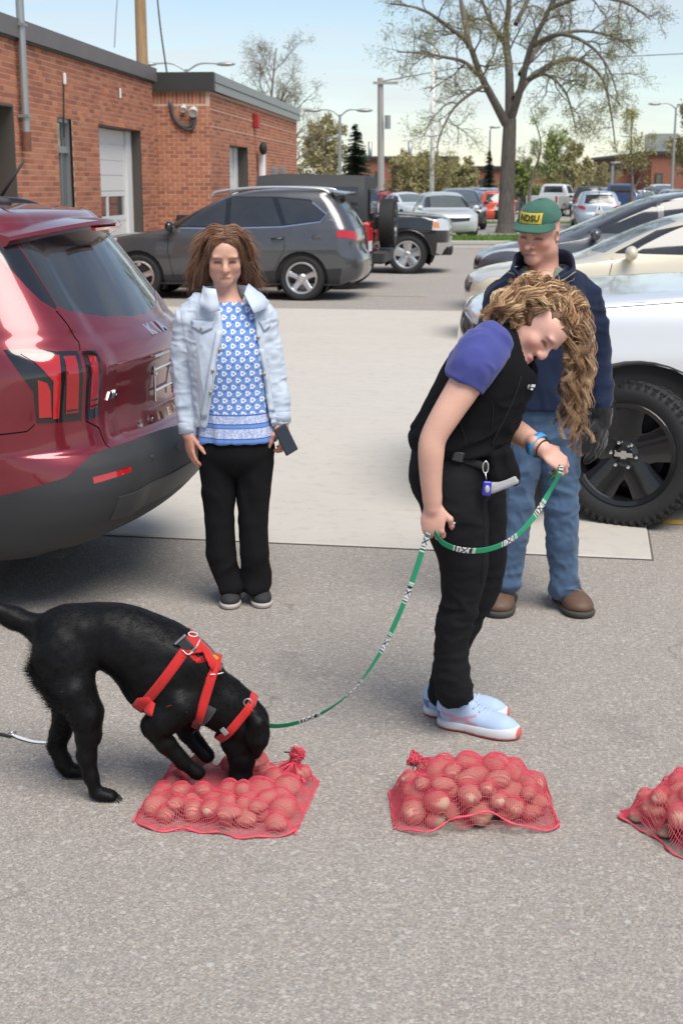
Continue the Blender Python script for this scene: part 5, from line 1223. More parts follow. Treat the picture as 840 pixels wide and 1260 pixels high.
def pickup(label, loc, rotz, paint, style='white', steer=0.0, rimm=None, dz=0.0, detail=1):
    """origin on the ground under the front axle"""
    t = thing('pickup_truck', label, 'pickup truck', loc, rotz); sh = Shell(PICK)
    parts = [('side_window', [(-.94, None, 1.34), (-1.42, None, 1.60), (-1.80, None, 1.75), (-1.80, None, 1.335)], M_CGLASS, -.003, 1), ('side_window', [(-1.88, None, 1.335), (-1.88, None, 1.76), (-2.70, None, 1.76), (-2.75, None, 1.335)], M_CGLASS, -.003, 1),
             ('windscreen', [('f', 0, 1.35), ('f', .72, 1.35), ('f', .60, 1.78), ('f', 0, 1.81)], M_WSHIELD, -.003, 0), ('rear_window', [('r', 0, 1.38), ('r', .62, 1.38), ('r', .55, 1.75), ('r', 0, 1.76)], M_CGLASS, -.003, 0),
             ('headlight', [(.80, .60, 1.06), (.52, .955, 1.09), (.50, .985, .90), (.83, .60, .88)], M_CLEAR, .006, 1), ('grille', [('f', 0, .72), ('f', .54, .72), ('f', .54, 1.05), ('f', 0, 1.07)], M_GLOSSB if style == 'white' else M_CHROME, .008, 0),
             ('bumper', [(.74, 0, .44), (.70, .60, .44), (.56, .86, .47), (.58, .90, .66), (.84, .60, .66), (.89, 0, .66)], M_CHROME if style != 'white' else PAINT_WHITE, .02, 0),
             ('wheel_opening', arch(0, .40, .495, .372), None, 0, 0, 3)]
    if style == 'white': parts += [('lamp_bezel', [(.77, .66, 1.03), (.58, .90, 1.04), (.56, .93, .93), (.79, .66, .91)], M_GLOSSB, .010, 1)]
    else: parts += [('turn_lens', [(.62, .91, 1.05), (.53, .96, 1.06), (.52, .975, .95), (.64, .92, .94)], M_AMBER, .010, 1)]
    parts.append(('panel_gap', [(x, None, z) for x, z in ribbon([(-.78, None, .45), (-.78, None, 1.26)], .010)], M_SEAM, -.006, 1)); parts.append(('panel_gap', [(x, None, z) for x, z in ribbon([(-1.84, None, .45), (-1.84, None, 1.32)], .010)], M_SEAM, -.006, 1))
    # hood shut line along the fender
    parts.append(('panel_gap', [(x, None, z) for x, z in ribbon([(.50, None, 1.155), (.3, None, 1.168), (-.2, None, 1.205), (-.72, None, 1.235)], .006)], M_SEAM, -.006, 1))
    shell_build(sh, t, parts, 'body', paint, du=.125 if detail else .25, dv=.25 if detail else .5); inner_shell(sh, t, M_DARK)
    for sg in (1, -1):
        b = MB(); b.box((-3.90, sg*.965, .82), (1.90, .06, .76), bevel=.02); b.build('bed_side', paint, t)
        for (wx, st) in ((0, steer), (-3.72, 0)):
            w_ = wheel(t, (wx, sg*.865, .40+dz), .40, .27, .275, 5, rimm or M_ALLOY, 'wide', sg, st, tread=detail and sg*(1 if style == 'white' else -1) > 0 and wx == 0, lod=detail, dark=M_BLACK if style == 'white' else None)
            if wx == 0 and detail: lugs(w_, (0, sg*.865, .40+dz), 6, .070, .012, .118, M_CHROME, st, sg)
            if wx == 0 and style == 'white' and sg > 0:
                b = MB(); c = np.array((0, .118, 0)); b.add([(-.052, .128, -.012), (-.018, .128, -.012), (-.014, .128, -.022), (.014, .128, -.022), (.018, .128, -.012), (.052, .128, -.012), (.046, .128, .012), (.016, .128, .012), (.013, .128, .022), (-.013, .128, .022), (-.016, .128, .012), (-.046, .128, .012)], [tuple(range(12))[::-1]])
                b.xf(rot('Z', st), (0, .865, .40+dz)); b.build('wheel_emblem', M_CHROME, w_)
                for ang in (62, 67): 
                    a = R(ang); d = np.array((-math.cos(a)*-1, 0, math.sin(a))); b = MB(); fr = np.stack([np.array((-d[2], 0, d[0])), np.array((0, 1.0, 0)), d], axis=1)
                    b.box(d*.215+np.array((0, .112, 0)), (.012, .006, .07), fr); b.xf(rot('Z', st), (0, .865, .40+dz)); b.build('spoke_stripe', M_RED, w_)
        wheel_well(t, 0, .40, .51, sg*.50, sg*.99)
        b = MB(); b.ell((-1.0, sg*1.10, 1.40), (.09, .13, .12)); b.tube([(-1.03, sg*.86, 1.32), (-1.01, sg*1.02, 1.36)], .035, 6); b.build('mirror', paint if style == 'white' else M_CHROME, t, True)
        # arch lip
        b = MB(); A = np.linspace(.02, math.pi-.02, 21); b.tube([(.500*math.cos(a), sg*1.008, .40+.500*math.sin(a)) for a in A], .016, 6); b.build('arch_lip', M_PLAST if style == 'white' else paint, t, True)
        b = MB(); b.box((-4.80, sg*.90, 1.0), (.04, .14, .36)); b.build('tail_light', M_RED, t)
    b = MB(); b.box((-3.90, 0, .50), (1.86, 1.86, .05)); b.box((-4.77, 0, .86), (.05, 1.88, .66), bevel=.01); b.box((-2.96, 0, .82), (.04, 1.86, .7)); b.build('bed', paint, t)
    b = MB(); b.box((-4.88, 0, .55), (.16, 1.9, .18), bevel=.02); b.build('rear_bumper', M_CHROME, t)
    b = MB(); b.box((-1.8, 0, .45), (5.4, 1.3, .14)); b.build('chassis', M_DARK, t)
    return t
wc = G(772, 645); rzt = R(178.0)
l_ = np.array((-math.sin(rzt), math.cos(rzt), 0))
pickup('silver white pickup truck with black wheel at right behind the capped man', tuple(wc-l_*.90), rzt, PAINT_WHITE, 'white', R(-26), M_BLKALLOY)
rc = G(501, 337); rzr = R(-6.0)
l_ = np.array((-math.sin(rzr), math.cos(rzr), 0))
pickup('black pickup truck with chrome bumper, nose right, behind the off-roader', tuple(rc+l_*.86), rzr, PAINT_BLACK, 'dark', 0.0, M_ALLOY)

# ---- cars of the right-hand row
gen_car('parked_car', 'cream sedan with folded wipers between the white pickup and dark minivan', 'sedan', (3.95, 16.9, 0), R(178), PAINT_CREAM, H=1.52, W=1.85, L=4.9)
gen_car('parked_minivan', 'dark slate minivan in the right-hand row, beyond the cream sedan', 'van', (4.55, 20.9, 0), R(177), PAINT_DGREY, H=1.74)

# ---- far lot: every car is its own thing
def far_car(label, kind, px, Z, rotz, col, L=None, W=None, H=None, metal=.2):
    p = P(px, 228, Z); return gen_car('parked_car', label, kind, (p[0], Z, 0), R(rotz), carpaint('paint_'+label.split()[0]+'_%d' % px, col, .02, .3, metal), L, W, H, 'cars in the far lot', 0)
far_car('pale silver hatchback facing the camera, right of the black pickup', 'suv', 547, 50, -84, (.55, .58, .58), 4.1, 1.80, 1.58)
far_car('dark brown crossover half hidden behind the pale silver hatchback', 'suv', 567, 60, -88, (.05, .04, .035), 4.4, 1.8, 1.68)
far_car('light blue car facing the camera, left of the orange hatchback', 'sedan', 588, 82, -86, (.16, .31, .52), 4.5, 1.8, 1.5)
far_car('bright orange red hatchback partly behind the big trunk', 'suv', 610, 69, 86, (.62, .065, .025), 4.0, 1.75, 1.55, 0)
far_car('silver blue minivan seen from behind, left of the blue pickup', 'suv', 733, 60, 84, (.36, .42, .50), 4.6, 1.85, 1.58)
far_car('black crossover behind the silver blue minivan', 'suv', 724, 84, 80, (.03, .03, .033), 4.7, 1.9, 1.75)
far_car('grey car at the left of the white pickup, far lot', 'sedan', 655, 92, -60, (.25, .27, .29), 4.6, 1.8, 1.5)
far_car('white sedan facing the camera behind the blue pickup', 'sedan', 791, 92, -88, (.66, .67, .68), 4.6, 1.8, 1.5)
far_car('small red car behind the hardtop of the off-roader', 'sedan', 484, 74, -50, (.45, .03, .03), 4.5, 1.8, 1.5)
far_car('white car parked just right of the small red car', 'sedan', 502, 68, -70, (.66, .67, .68), 4.5, 1.8, 1.5)
far_car('maroon car farthest left in the far lot', 'suv', 490, 98, -60, (.24, .03, .04), 4.5, 1.8, 1.7)
far_car('dark grey car in the last row, behind the light blue car', 'suv', 584, 99, -88, (.13, .14, .15), 4.5, 1.8, 1.68)
far_car('pale grey car in the last row, right of the light blue car', 'suv', 603, 97, -88, (.42, .43, .44), 4.5, 1.8, 1.66)
far_car('dark navy car in the last row, right of the white sedan', 'suv', 810, 98, -88, (.05, .06, .10), 4.6, 1.8, 1.7)
far_car('silver car at the far right frame edge', 'suv', 838, 88, -80, (.50, .51, .52), 4.6, 1.8, 1.6)
far_car('grey car in the last row, left of the blue pickup', 'suv', 749, 98, -88, (.30, .31, .33), 4.6, 1.8, 1.7)
def far_pickup(label, px, Z, rotz, col):
    p = P(px, 228, Z); o = pickup(label, (p[0], Z, 0), R(rotz), carpaint('paint_pk_%d' % px, col, .02, .3, .1), 'dark', 0, None, 0, 0); o['group'] = 'cars in the far lot'
far_pickup('white pickup truck seen from behind in the far lot', 700, 88, 62, (.66, .67, .67))
far_pickup('blue pickup truck under the upright budding tree', 772, 86, 70, (.05, .10, .22))
far_pickup('white truck cab at the far right, before the brick block', 824, 99, -88, (.66, .67, .67))
# ================================================================ ORGANIC FORMS: smooth-blended solids meshed by surface nets
class Field:
    """distance field on a rectilinear grid with locally refined axes"""
    def __init__(s, lo, hi, h, fine=(), hf=None):
        s.ax = []
        for a in range(3):
            pts = [lo[a]]
            iv = [(f[0][a], f[1][a]) for f in fine]
            while pts[-1] < hi[a]:
                x = pts[-1]; st = h
                if hf and any(u-1e-9 <= x <= v for u, v in iv): st = hf
                pts.append(x+st)
            s.ax.append(np.array(pts, np.float32))
        s.sh = tuple(len(a) for a in s.ax); s.F = np.full(s.sh, 1.0, np.float32)
    def sub(s, lo, hi):
        sl = []
        for a in range(3):
            i = max(0, int(np.searchsorted(s.ax[a], lo[a]))-1); j = min(s.sh[a], int(np.searchsorted(s.ax[a], hi[a]))+1)
            if j <= i: return None
            sl.append(slice(i, j))
        sl = tuple(sl); X = s.ax[0][sl[0]][:, None, None]; Y = s.ax[1][sl[1]][None, :, None]; Z = s.ax[2][sl[2]][None, None, :]
        return sl, X, Y, Z
    def merge(s, sl, d, k, op):
        f = s.F[sl]
        if op == 'add':
            if k > 0: h = np.maximum(k-np.abs(f-d), 0)/k; s.F[sl] = np.minimum(f, d)-h*h*k*0.25
            else: s.F[sl] = np.minimum(f, d)
        elif op == 'cut':
            d = -d
            if k > 0: h = np.maximum(k-np.abs(f-d), 0)/k; s.F[sl] = np.maximum(f, d)+h*h*k*0.25
            else: s.F[sl] = np.maximum(f, d)
    def cone(s, a, b, ra, rb, k=0.02, op='add', m=None):
        """round cone from a (ra) to b (rb)"""
        a = np.asarray(a, float); b = np.asarray(b, float); r = max(ra, rb)+k+0.03 if m is None else m
        q = s.sub(np.minimum(a, b)-r, np.maximum(a, b)+r)
        if q is None: return s
        sl, X, Y, Z = q; d = b-a; L2 = float(d@d)+1e-12
        t = np.clip(((X-a[0])*d[0]+(Y-a[1])*d[1]+(Z-a[2])*d[2])/L2, 0, 1)
        D = np.sqrt((X-a[0]-t*d[0])**2+(Y-a[1]-t*d[1])**2+(Z-a[2]-t*d[2])**2)-(ra+(rb-ra)*t)
        s.merge(sl, D.astype(np.float32), k, op); return s
    def chain(s, pts, rad, k=0.02, n=0):
        p = np.asarray(pts, float); r = np.asarray(rad, float)
        if n:
            q = spline(np.hstack([p, r[:, None]]), n); p, r = q[:, :3], q[:, 3]
        for i in range(len(p)-1): s.cone(p[i], p[i+1], r[i], r[i+1], k)
        return s
    def ell(s, c, rad, rm=None, k=0.02, op='add'):
        c = np.asarray(c, float); rad = np.asarray(rad, float); r = rad.max()+k+0.03
        q = s.sub(c-r, c+r)
        if q is None: return s
        sl, X, Y, Z = q; X, Y, Z = X-c[0], Y-c[1], Z-c[2]
        if rm is None: u, v, w = X, Y, Z
        else:
            M = np.asarray(rm, float); u = X*M[0, 0]+Y*M[1, 0]+Z*M[2, 0]; v = X*M[0, 1]+Y*M[1, 1]+Z*M[2, 1]; w = X*M[0, 2]+Y*M[1, 2]+Z*M[2, 2]
        k0 = np.sqrt((u/rad[0])**2+(v/rad[1])**2+(w/rad[2])**2); k1 = np.sqrt((u/rad[0]**2)**2+(v/rad[1]**2)**2+(w/rad[2]**2)**2)
        D = k0*(k0-1)/np.maximum(k1, 1e-6); D = np.where(k0 < 1e-3, -rad.min(), D)
        s.merge(sl, D.astype(np.float32), k, op); return s
    def box(s, c, half, rm=None, r=0.01, k=0.01, op='add'):
        c = np.asarray(c, float); half = np.asarray(half, float); R_ = np.linalg.norm(half)+k+0.03
        q = s.sub(c-R_, c+R_)
        if q is None: return s
        sl, X, Y, Z = q; X, Y, Z = X-c[0], Y-c[1], Z-c[2]
        if rm is None: u, v, w = X+0*Y+0*Z, Y+0*X+0*Z, Z+0*X+0*Y
        else:
            M = np.asarray(rm, float); u = X*M[0, 0]+Y*M[1, 0]+Z*M[2, 0]; v = X*M[0, 1]+Y*M[1, 1]+Z*M[2, 1]; w = X*M[0, 2]+Y*M[1, 2]+Z*M[2, 2]
        a, b, e = np.abs(u)-half[0]+r, np.abs(v)-half[1]+r, np.abs(w)-half[2]+r
        D = np.sqrt(np.maximum(a, 0)**2+np.maximum(b, 0)**2+np.maximum(e, 0)**2)+np.minimum(np.maximum(a, np.maximum(b, e)), 0)-r
        s.merge(sl, D.astype(np.float32), k, op); return s
    def loft(s, secs, k=0.02, n=24):
        """secs: (centre, rx, ry, frame_x dir) elliptical stations blended along a spine; ry along cross(spine, x)"""
        C = spline([np.concatenate([q[0], [q[1], q[2]], q[3]]) for q in secs], n)
        c = C[:, :3]; T = np.gradient(c, axis=0); T /= np.linalg.norm(T, axis=1)[:, None]
        for i in range(n):
            x = C[i, 5:8]; x = nrm(x-T[i]*np.dot(x, T[i])); y = np.cross(T[i], x); st = np.linalg.norm(c[min(i+1, n-1)]-c[max(i-1, 0)])*(0.5 if 0 < i < n-1 else 1.0)
            s.ell(c[i], (C[i, 3], C[i, 4], max(st*1.7, min(C[i, 3], C[i, 4])*0.55)), np.stack([x, y, T[i]], axis=1), k)
        return s
    def halfcut(s, p, n, k=0.0):
        """remove everything on the side n points to"""
        n = nrm(n); D = ((s.ax[0][:, None, None]-p[0])*n[0]+(s.ax[1][None, :, None]-p[1])*n[1]+(s.ax[2][None, None, :]-p[2])*n[2]).astype(np.float32)
        s.merge((slice(None),)*3, -D, k, 'cut'); return s
    def mesh(s):
        F = s.F; S = F < 0; nx, ny, nz = s.sh
        c = np.zeros((nx-1, ny-1, nz-1), np.uint8)
        for i in (0, 1):
            for j in (0, 1):
                for k in (0, 1): c += S[i:nx-1+i, j:ny-1+j, k:nz-1+k]
        act = (c > 0) & (c < 8); I = np.argwhere(act); idm = np.full(act.shape, -1, np.int32); idm[act] = np.arange(len(I))
        X = [s.ax[a][I[:, a]] for a in range(3)]; X1 = [s.ax[a][I[:, a]+1] for a in range(3)]
        val = {}; 
        for o in [(i, j, k) for i in (0, 1) for j in (0, 1) for k in (0, 1)]: val[o] = F[I[:, 0]+o[0], I[:, 1]+o[1], I[:, 2]+o[2]]
        acc = np.zeros((len(I), 3)); cnt = np.zeros(len(I))
        for o in val:
            for a in range(3):
                if o[a]: continue
                e = list(o); e[a] = 1; e = tuple(e); f0, f1 = val[o], val[e]; m = (f0 < 0) != (f1 < 0); t = np.where(m, f0/np.where(m, f0-f1, 1), 0)
                p = np.stack([(X1[b] if o[b] else X[b]) for b in range(3)], axis=1).astype(float); p[:, a] = X[a]+t*(X1[a]-X[a])
                acc[m] += p[m]; cnt[m] += 1
        V = acc/np.maximum(cnt, 1)[:, None]; Q = []
        for a in range(3):
            b, e = (a+1) % 3, (a+2) % 3
            sl0 = [slice(None)]*3; sl1 = [slice(None)]*3; sl0[a] = slice(0, -1); sl1[a] = slice(1, None)
            s0, s1 = S[tuple(sl0)], S[tuple(sl1)]; ch = np.argwhere(s0 != s1)
            ok = (ch[:, b] > 0) & (ch[:, e] > 0) & (ch[:, b] < s.sh[b]-1) & (ch[:, e] < s.sh[e]-1); ch = ch[ok]; sg = s0[ch[:, 0], ch[:, 1], ch[:, 2]]
            def cell(db, de):
                q = ch.copy(); q[:, b] += db; q[:, e] += de; return idm[q[:, 0], q[:, 1], q[:, 2]]
            q = np.stack([cell(-1, -1), cell(0, -1), cell(0, 0), cell(-1, 0)], axis=1); q[~sg] = q[~sg][:, ::-1]; Q.append(q)
        Q = np.vstack(Q); Q = Q[(Q >= 0).all(axis=1)]
        return V, Q
def relax(V, Q, it=2, f=0.5):
    E = np.vstack([Q[:, [0, 1]], Q[:, [1, 2]], Q[:, [2, 3]], Q[:, [3, 0]]]); n = np.bincount(E.ravel(), minlength=len(V)).astype(float)
    for _ in range(it):
        acc = np.zeros_like(V)
        for a in range(3): acc[:, a] = np.bincount(E[:, 0], V[E[:, 1], a], len(V))+np.bincount(E[:, 1], V[E[:, 0], a], len(V))
        V = V+(acc/np.maximum(n, 1)[:, None]-V)*f
    return V
def vnormals(V, Q):
    n = np.cross(V[Q[:, 2]]-V[Q[:, 0]], V[Q[:, 3]]-V[Q[:, 1]]); N = np.zeros_like(V)
    for j in range(4):
        for a in range(3): N[:, a] += np.bincount(Q[:, j], n[:, a], len(V))
    return N/np.maximum(np.linalg.norm(N, axis=1), 1e-12)[:, None]
_NG = np.random.default_rng(99).random((64, 64, 64)).astype(np.float32)
def vnoise(p, f, seed=0):
    q = np.asarray(p)*f+seed*7.31+100.0; i = np.floor(q).astype(int); t = q-i; t = t*t*(3-2*t); i %= 64; j = (i+1) % 64; r = 0
    for a in (0, 1):
        for b in (0, 1):
            for c in (0, 1):
                w = (t[:, 0] if a else 1-t[:, 0])*(t[:, 1] if b else 1-t[:, 1])*(t[:, 2] if c else 1-t[:, 2])
                r = r+w*_NG[(j if a else i)[:, 0], (j if b else i)[:, 1], (j if c else i)[:, 2]]
    return r
def folds(V, Q, amp, f=(9, 9, 4), seed=0, mask=None, sharp=True, ax=None):
    """cloth wrinkles: ridged noise pushed along the normals, stretched along chosen directions"""
    N = vnormals(V, Q); P_ = V if ax is None else V @ np.asarray(ax)
    P_ = P_*np.asarray(f); w = np.stack([vnoise(P_, .6, seed+3), vnoise(P_, .6, seed+5), vnoise(P_, .6, seed+8)], axis=1)-.5
    n = vnoise(P_+w*1.6, 1.0, seed); n2 = vnoise(P_*2.1+w, 1.0, seed+1)
    h = (1-np.abs(2*n-1))**1.5 if sharp else n; d = (h-.55)*amp+(n2-.5)*amp*.45
    if mask is not None: d = d*mask
    return V+N*d[:, None]
def sdf_obj(name, fld, m, parent, it=1, cols=None, post=None, label=None):
    V, Q = fld.mesh(); V = relax(V, Q, it)
    if post: V = post(V, Q)
    c = cols(V) if cols else None
    return mk(name, V, Q, m, parent, True, True, cols=c, label=label)

# ---- skin and cloth
def mat_skin(name):
    n = NT(name); v = n.coord(); a = n.noise(v, 45, 4, 0.6); b = n.noise(v, 12, 3)
    fk = n.ramp(n.noise(v, 150, 2), [(0, 1), (.32, 1), (.38, 0), (1, 0)]); c = n.mix(n.math('MULTIPLY', a, 0.30), n.attr(), (0.70, 0.36, 0.27)); c = n.mix(n.math('MULTIPLY', b, 0.22), c, (0.58, 0.26, 0.19)); c = n.mix(n.math('MULTIPLY', fk, 0.18), c, (0.30, 0.13, 0.08))
    n.set(color=c, rough=0.48, spec=0.45, sss=0.12, sss_rad=(1.0, 0.35, 0.2), sss_scale=0.012, normal=n.bump(n.noise(v, 260, 3), 0.15, 0.002)); return n.m
def mat_cloth(name, color, rough=0.9, weave=420, bump=0.35, var=0.15, sheen=0.25, c2=None, vscale=7, attr=False):
    n = NT(name); v = n.coord(); a = n.noise(v, vscale, 5, 0.62); f = n.noise(v, weave, 2)
    c2 = c2 or tuple(min(1, x*(1+2.2*var)) for x in color); base = n.mix(a, tuple(x*(1-var) for x in color), c2)
    if attr: base = n.mix(1.0, base, n.attr(), 'MULTIPLY')
    n.set(color=n.mix(n.math('MULTIPLY', f, 0.3), base, tuple(x*0.6 for x in color)), rough=rough, spec=0.2, sheen=sheen, sheen_rough=0.5, normal=n.bump(n.math('ADD', f, n.math('MULTIPLY', a, 1.5)), bump, 0.002)); return n.m
M_SKIN = mat_skin('skin')
def paint_face(V, hd, base, lips, o):
    """o: dict of head frame; colours that belong to skin: lips, flush of cheeks and nose, brows, lash line; eye-socket shade is painted in too"""
    L = (V-hd['c']) @ hd['R']           # local: x right(subject's left), y forward, z up; unit: metres, scaled to a 0.22 m head
    L = L/hd['s']; c = np.tile(np.asarray(base, float), (len(V), 1)); fr = L[:, 1] > 0.02
    def g(cx, cz, rx, rz): return np.exp(-(((np.abs(L[:, 0])-cx)/rx)**2+((L[:, 2]-cz)/rz)**2))*fr
    def blend(w, col):
        nonlocal c
        c = c*(1-w[:, None])+np.asarray(col)*w[:, None]
    flush = np.array(base)*np.array((1.02, .72, .68))
    blend(np.clip(g(.042, -.022, .022, .02)*o.get('flush', .6), 0, 1), flush); blend(np.clip(g(0, -.022, .016, .016)*o.get('flush', .6)*.8, 0, 1), flush)
    blend(np.clip(1.6*np.exp(-((L[:, 0]/.022)**4+((L[:, 2]+.057+(L[:, 0]/.02)**2*.003)/.0072)**4)), 0, .85)*fr, lips)
    blend(np.clip(1.8*np.exp(-((L[:, 0]/.021)**4+((L[:, 2]+.0560+(L[:, 0]/.02)**2*.0035)/.0020)**2)), 0, .8)*fr, np.asarray(lips)*.35)
    # eye-socket shade painted into the skin colour, lash line, brow hair
    blend(np.clip(g(.031, .012, .017, .010)*.60*o.get('socket', 1), 0, 1), np.array(base)*np.array((.62, .50, .46)))
    ax = np.abs(L[:, 0])-.031
    blend(np.clip(2.2*np.exp(-((ax/.0155)**4+((L[:, 2]-.0085+ax*ax*14)/.0042)**2)), 0, .98)*fr, o.get('lash', (.03, .02, .018)))
    blend(np.clip(1.7*np.exp(-((ax/.018)**4+((L[:, 2]-.030+ax*ax*16)/.0042)**2)), 0, o.get('browa', .7))*fr, o.get('brow', (.10, .06, .04)))
    return c
def head_solid(F, hd, fem=True, jaw=1.0, nose=1.0):
    c, Rm, s = hd['c'], hd['R'], hd['s']
    def p(x, y, z): return c+Rm @ (np.array((x, y, z))*s)
    def e(x, y, z, rx, ry, rz, k=.012, op='add', rr=None): F.ell(p(x, y, z), np.array((rx, ry, rz))*s, Rm if rr is None else Rm @ rr, k, op)
    e(0, -.012, .035, .076, .094, .082)                      # cranium
    e(0, .020, .012, .066, .072, .078, .02)                  # mid face
    e(0, .030, -.044, .052*jaw, .054, .054, .03)             # muzzle / jaw block
    for sx in (1, -1):
        e(sx*.042*jaw, .012, -.052, .026, .040, .034, .03)   # jaw angle
        e(sx*.043, .058, -.016, .020, .020, .018, .022)      # cheekbone
        e(sx*.031, .090, .014, .0165, .017, .0115, .012, 'cut')   # eye socket
        e(sx*.031, .0705, .0115, .0125, .0125, .0115, .004)    # lid over the eyeball
        e(sx*.031, .088, .031, .020, .010, .006, .012)       # brow
        e(sx*.0745, -.008, .005, .008, .018, .030, .006, rr=rot('Z', -sx*.35)); e(sx*.0785, .004, .004, .006, .009, .017, .004, 'cut')   # ear
    F.chain([p(0, .086, .022), p(0, .094, .006), p(0, .106*(.985 if fem else 1), -.012), p(0, .110*nose if fem else .113*nose, -.022)], [.0075*s, .0085*s, .0105*s, .0125*s], .010)
    for sx in (1, -1): e(sx*.0115*nose, .096, -.025, .009*nose, .011, .009, .006)      # wings
    e(0, .089, -.0515, .021, .011, .0062, .006); e(0, .0875, -.0625, .018, .011, .0068, .006)   # lips
    e(0, .074, -.086*(.97 if fem else 1), .027*jaw, .024, .019, .03)                  # chin
    e(0, .040, .058, .064, .056, .050, .03)                  # forehead
    return p
def hand_solid(F, w, d, nrm_, s=1.0, curl=(.5, .5, .5, .5), thumb=.5, side=1, spread=.10, thumb_out=.7, h=.0075):
    """w wrist, d direction wrist->knuckles, nrm_ back-of-hand normal; side=+1 thumb towards cross(d, nrm_)"""
    d = nrm(d); n = nrm(np.asarray(nrm_)-d*np.dot(nrm_, d)); x = np.cross(d, n)*side           # x: thumb side
    pm = np.stack([x, n, d], axis=1)
    F.cone(w-d*.03*s, w+d*.01*s, .026*s, .025*s, .012)
    F.ell(w+d*.050*s, np.array((.040, .0155, .050))*s, pm, .012)
    F.ell(w+d*.035*s+x*.022*s-n*.008*s, np.array((.018, .016, .032))*s, pm, .012)
    tips = []
    for i, (off, L, r) in enumerate(((.029, .070, 1.0), (.0095, .078, 1.02), (-.0105, .073, .98), (-.029, .058, .86))):
        b = w+d*(.090-.006*abs(i-1.2))*s+x*off*s; dd = nrm(d+x*off*spread*10*.3); cu = curl[i]; q = b-d*.02*s; pts = [q, b]; rad = [h*1.15*r, h*1.15*r]; ang = 0
        for k, (f, c_) in enumerate(((.46, .8), (.30, 1.1), (.24, .8))):
            ang += cu*c_; v = dd*math.cos(ang)-n*math.sin(ang); pts.append(pts[-1]+v*L*f*s); rad.append(h*r*(1.0, .94, .82)[k])
        F.chain(pts, np.array(rad)*s, .0035); tips.append(pts)
    b = w+d*.022*s+x*.030*s-n*.006*s; v0 = nrm(d*.72+x*thumb_out-n*.25); v1 = nrm(d*.95+x*(thumb_out-.75*thumb)-n*(.25+.5*thumb)); v2 = nrm(d*1.0+x*(thumb_out-1.1*thumb)-n*(.25+.7*thumb))
    pts = [b-v0*.012*s, b+v0*.034*s, b+v0*.034*s+v1*.030*s, b+v0*.034*s+v1*.030*s+v2*.024*s]
    F.chain(pts, np.array([.0125, .0105, .0095, .0078])*s, .005); tips.append(pts)
    return tips
def hairs(paths, r0, r1, cols):
    n = len(paths); return [(p, np.concatenate([np.linspace(r0, r0, 2), np.linspace(r0, r1, len(p)-2)]), c) for p, c in zip(paths, cols)]
def mat_hair(name, rough=.42):
    n = NT(name); n.set(color=n.attr(), rough=rough, spec=.45, sheen=.1); return n.m
M_HAIR = mat_hair('hair')
# ================================================================ PEOPLE
def headframe(c, fwd, up, s=1.0):
    y = nrm(fwd); z = nrm(np.asarray(up, float)-y*np.dot(up, y)); x = np.cross(y, z); return dict(c=np.asarray(c, float), R=np.stack([x, y, z], axis=1), s=s)
def cutfun(F, fn, lo, hi, k=.006):
    q = F.sub(lo, hi)
    if q is None: return
    sl, X, Y, Z = q; F.merge(sl, (fn(X, Y, Z)+0*X+0*Y+0*Z).astype(np.float32), k, 'cut')
def line2(p, q):
    """signed distance in the x,z plane, positive to the right of p->q"""
    d = np.array((q[0]-p[0], q[2]-p[2])); d /= np.linalg.norm(d); return lambda X, Z: (X-p[0])*d[1]-(Z-p[2])*d[0]
def bbox(pts, m):
    p = np.array(pts); return p.min(0)-m, p.max(0)+m
def strip(name, bot, top, th, m, par, n=28, out=None):
    """thin cloth band between two curves, with thickness"""
    b = spline(bot, n); t = spline(top, n); mid = (b+t)/2; c = mid.mean(0); rows = []
    for f in (0, .33, .66, 1): rows.append(b*(1-f)+t*f)
    V = np.vstack(rows); N = []
    T = np.gradient(mid, axis=0); nn = np.cross(T, t-b); nn /= np.maximum(np.linalg.norm(nn, axis=1), 1e-9)[:, None]
    V2 = np.vstack([r-nn*th for r in rows]); k = len(V); F = []
    for j in range(3):
        for i in range(n-1):
            q = (j*n+i, j*n+i+1, (j+1)*n+i+1, (j+1)*n+i); F += [q, tuple(k+x for x in q[::-1])]
    for i in range(n-1): F += [(i+1, i, k+i, k+i+1), (3*n+i, 3*n+i+1, k+3*n+i+1, k+3*n+i)]
    for j in range(3): F += [(j*n, (j+1)*n, k+(j+1)*n, k+j*n), ((j+1)*n+n-1, j*n+n-1, k+j*n+n-1, k+(j+1)*n+n-1)]
    return mk(name, np.vstack([V, V2]), F, m, par, True, True)
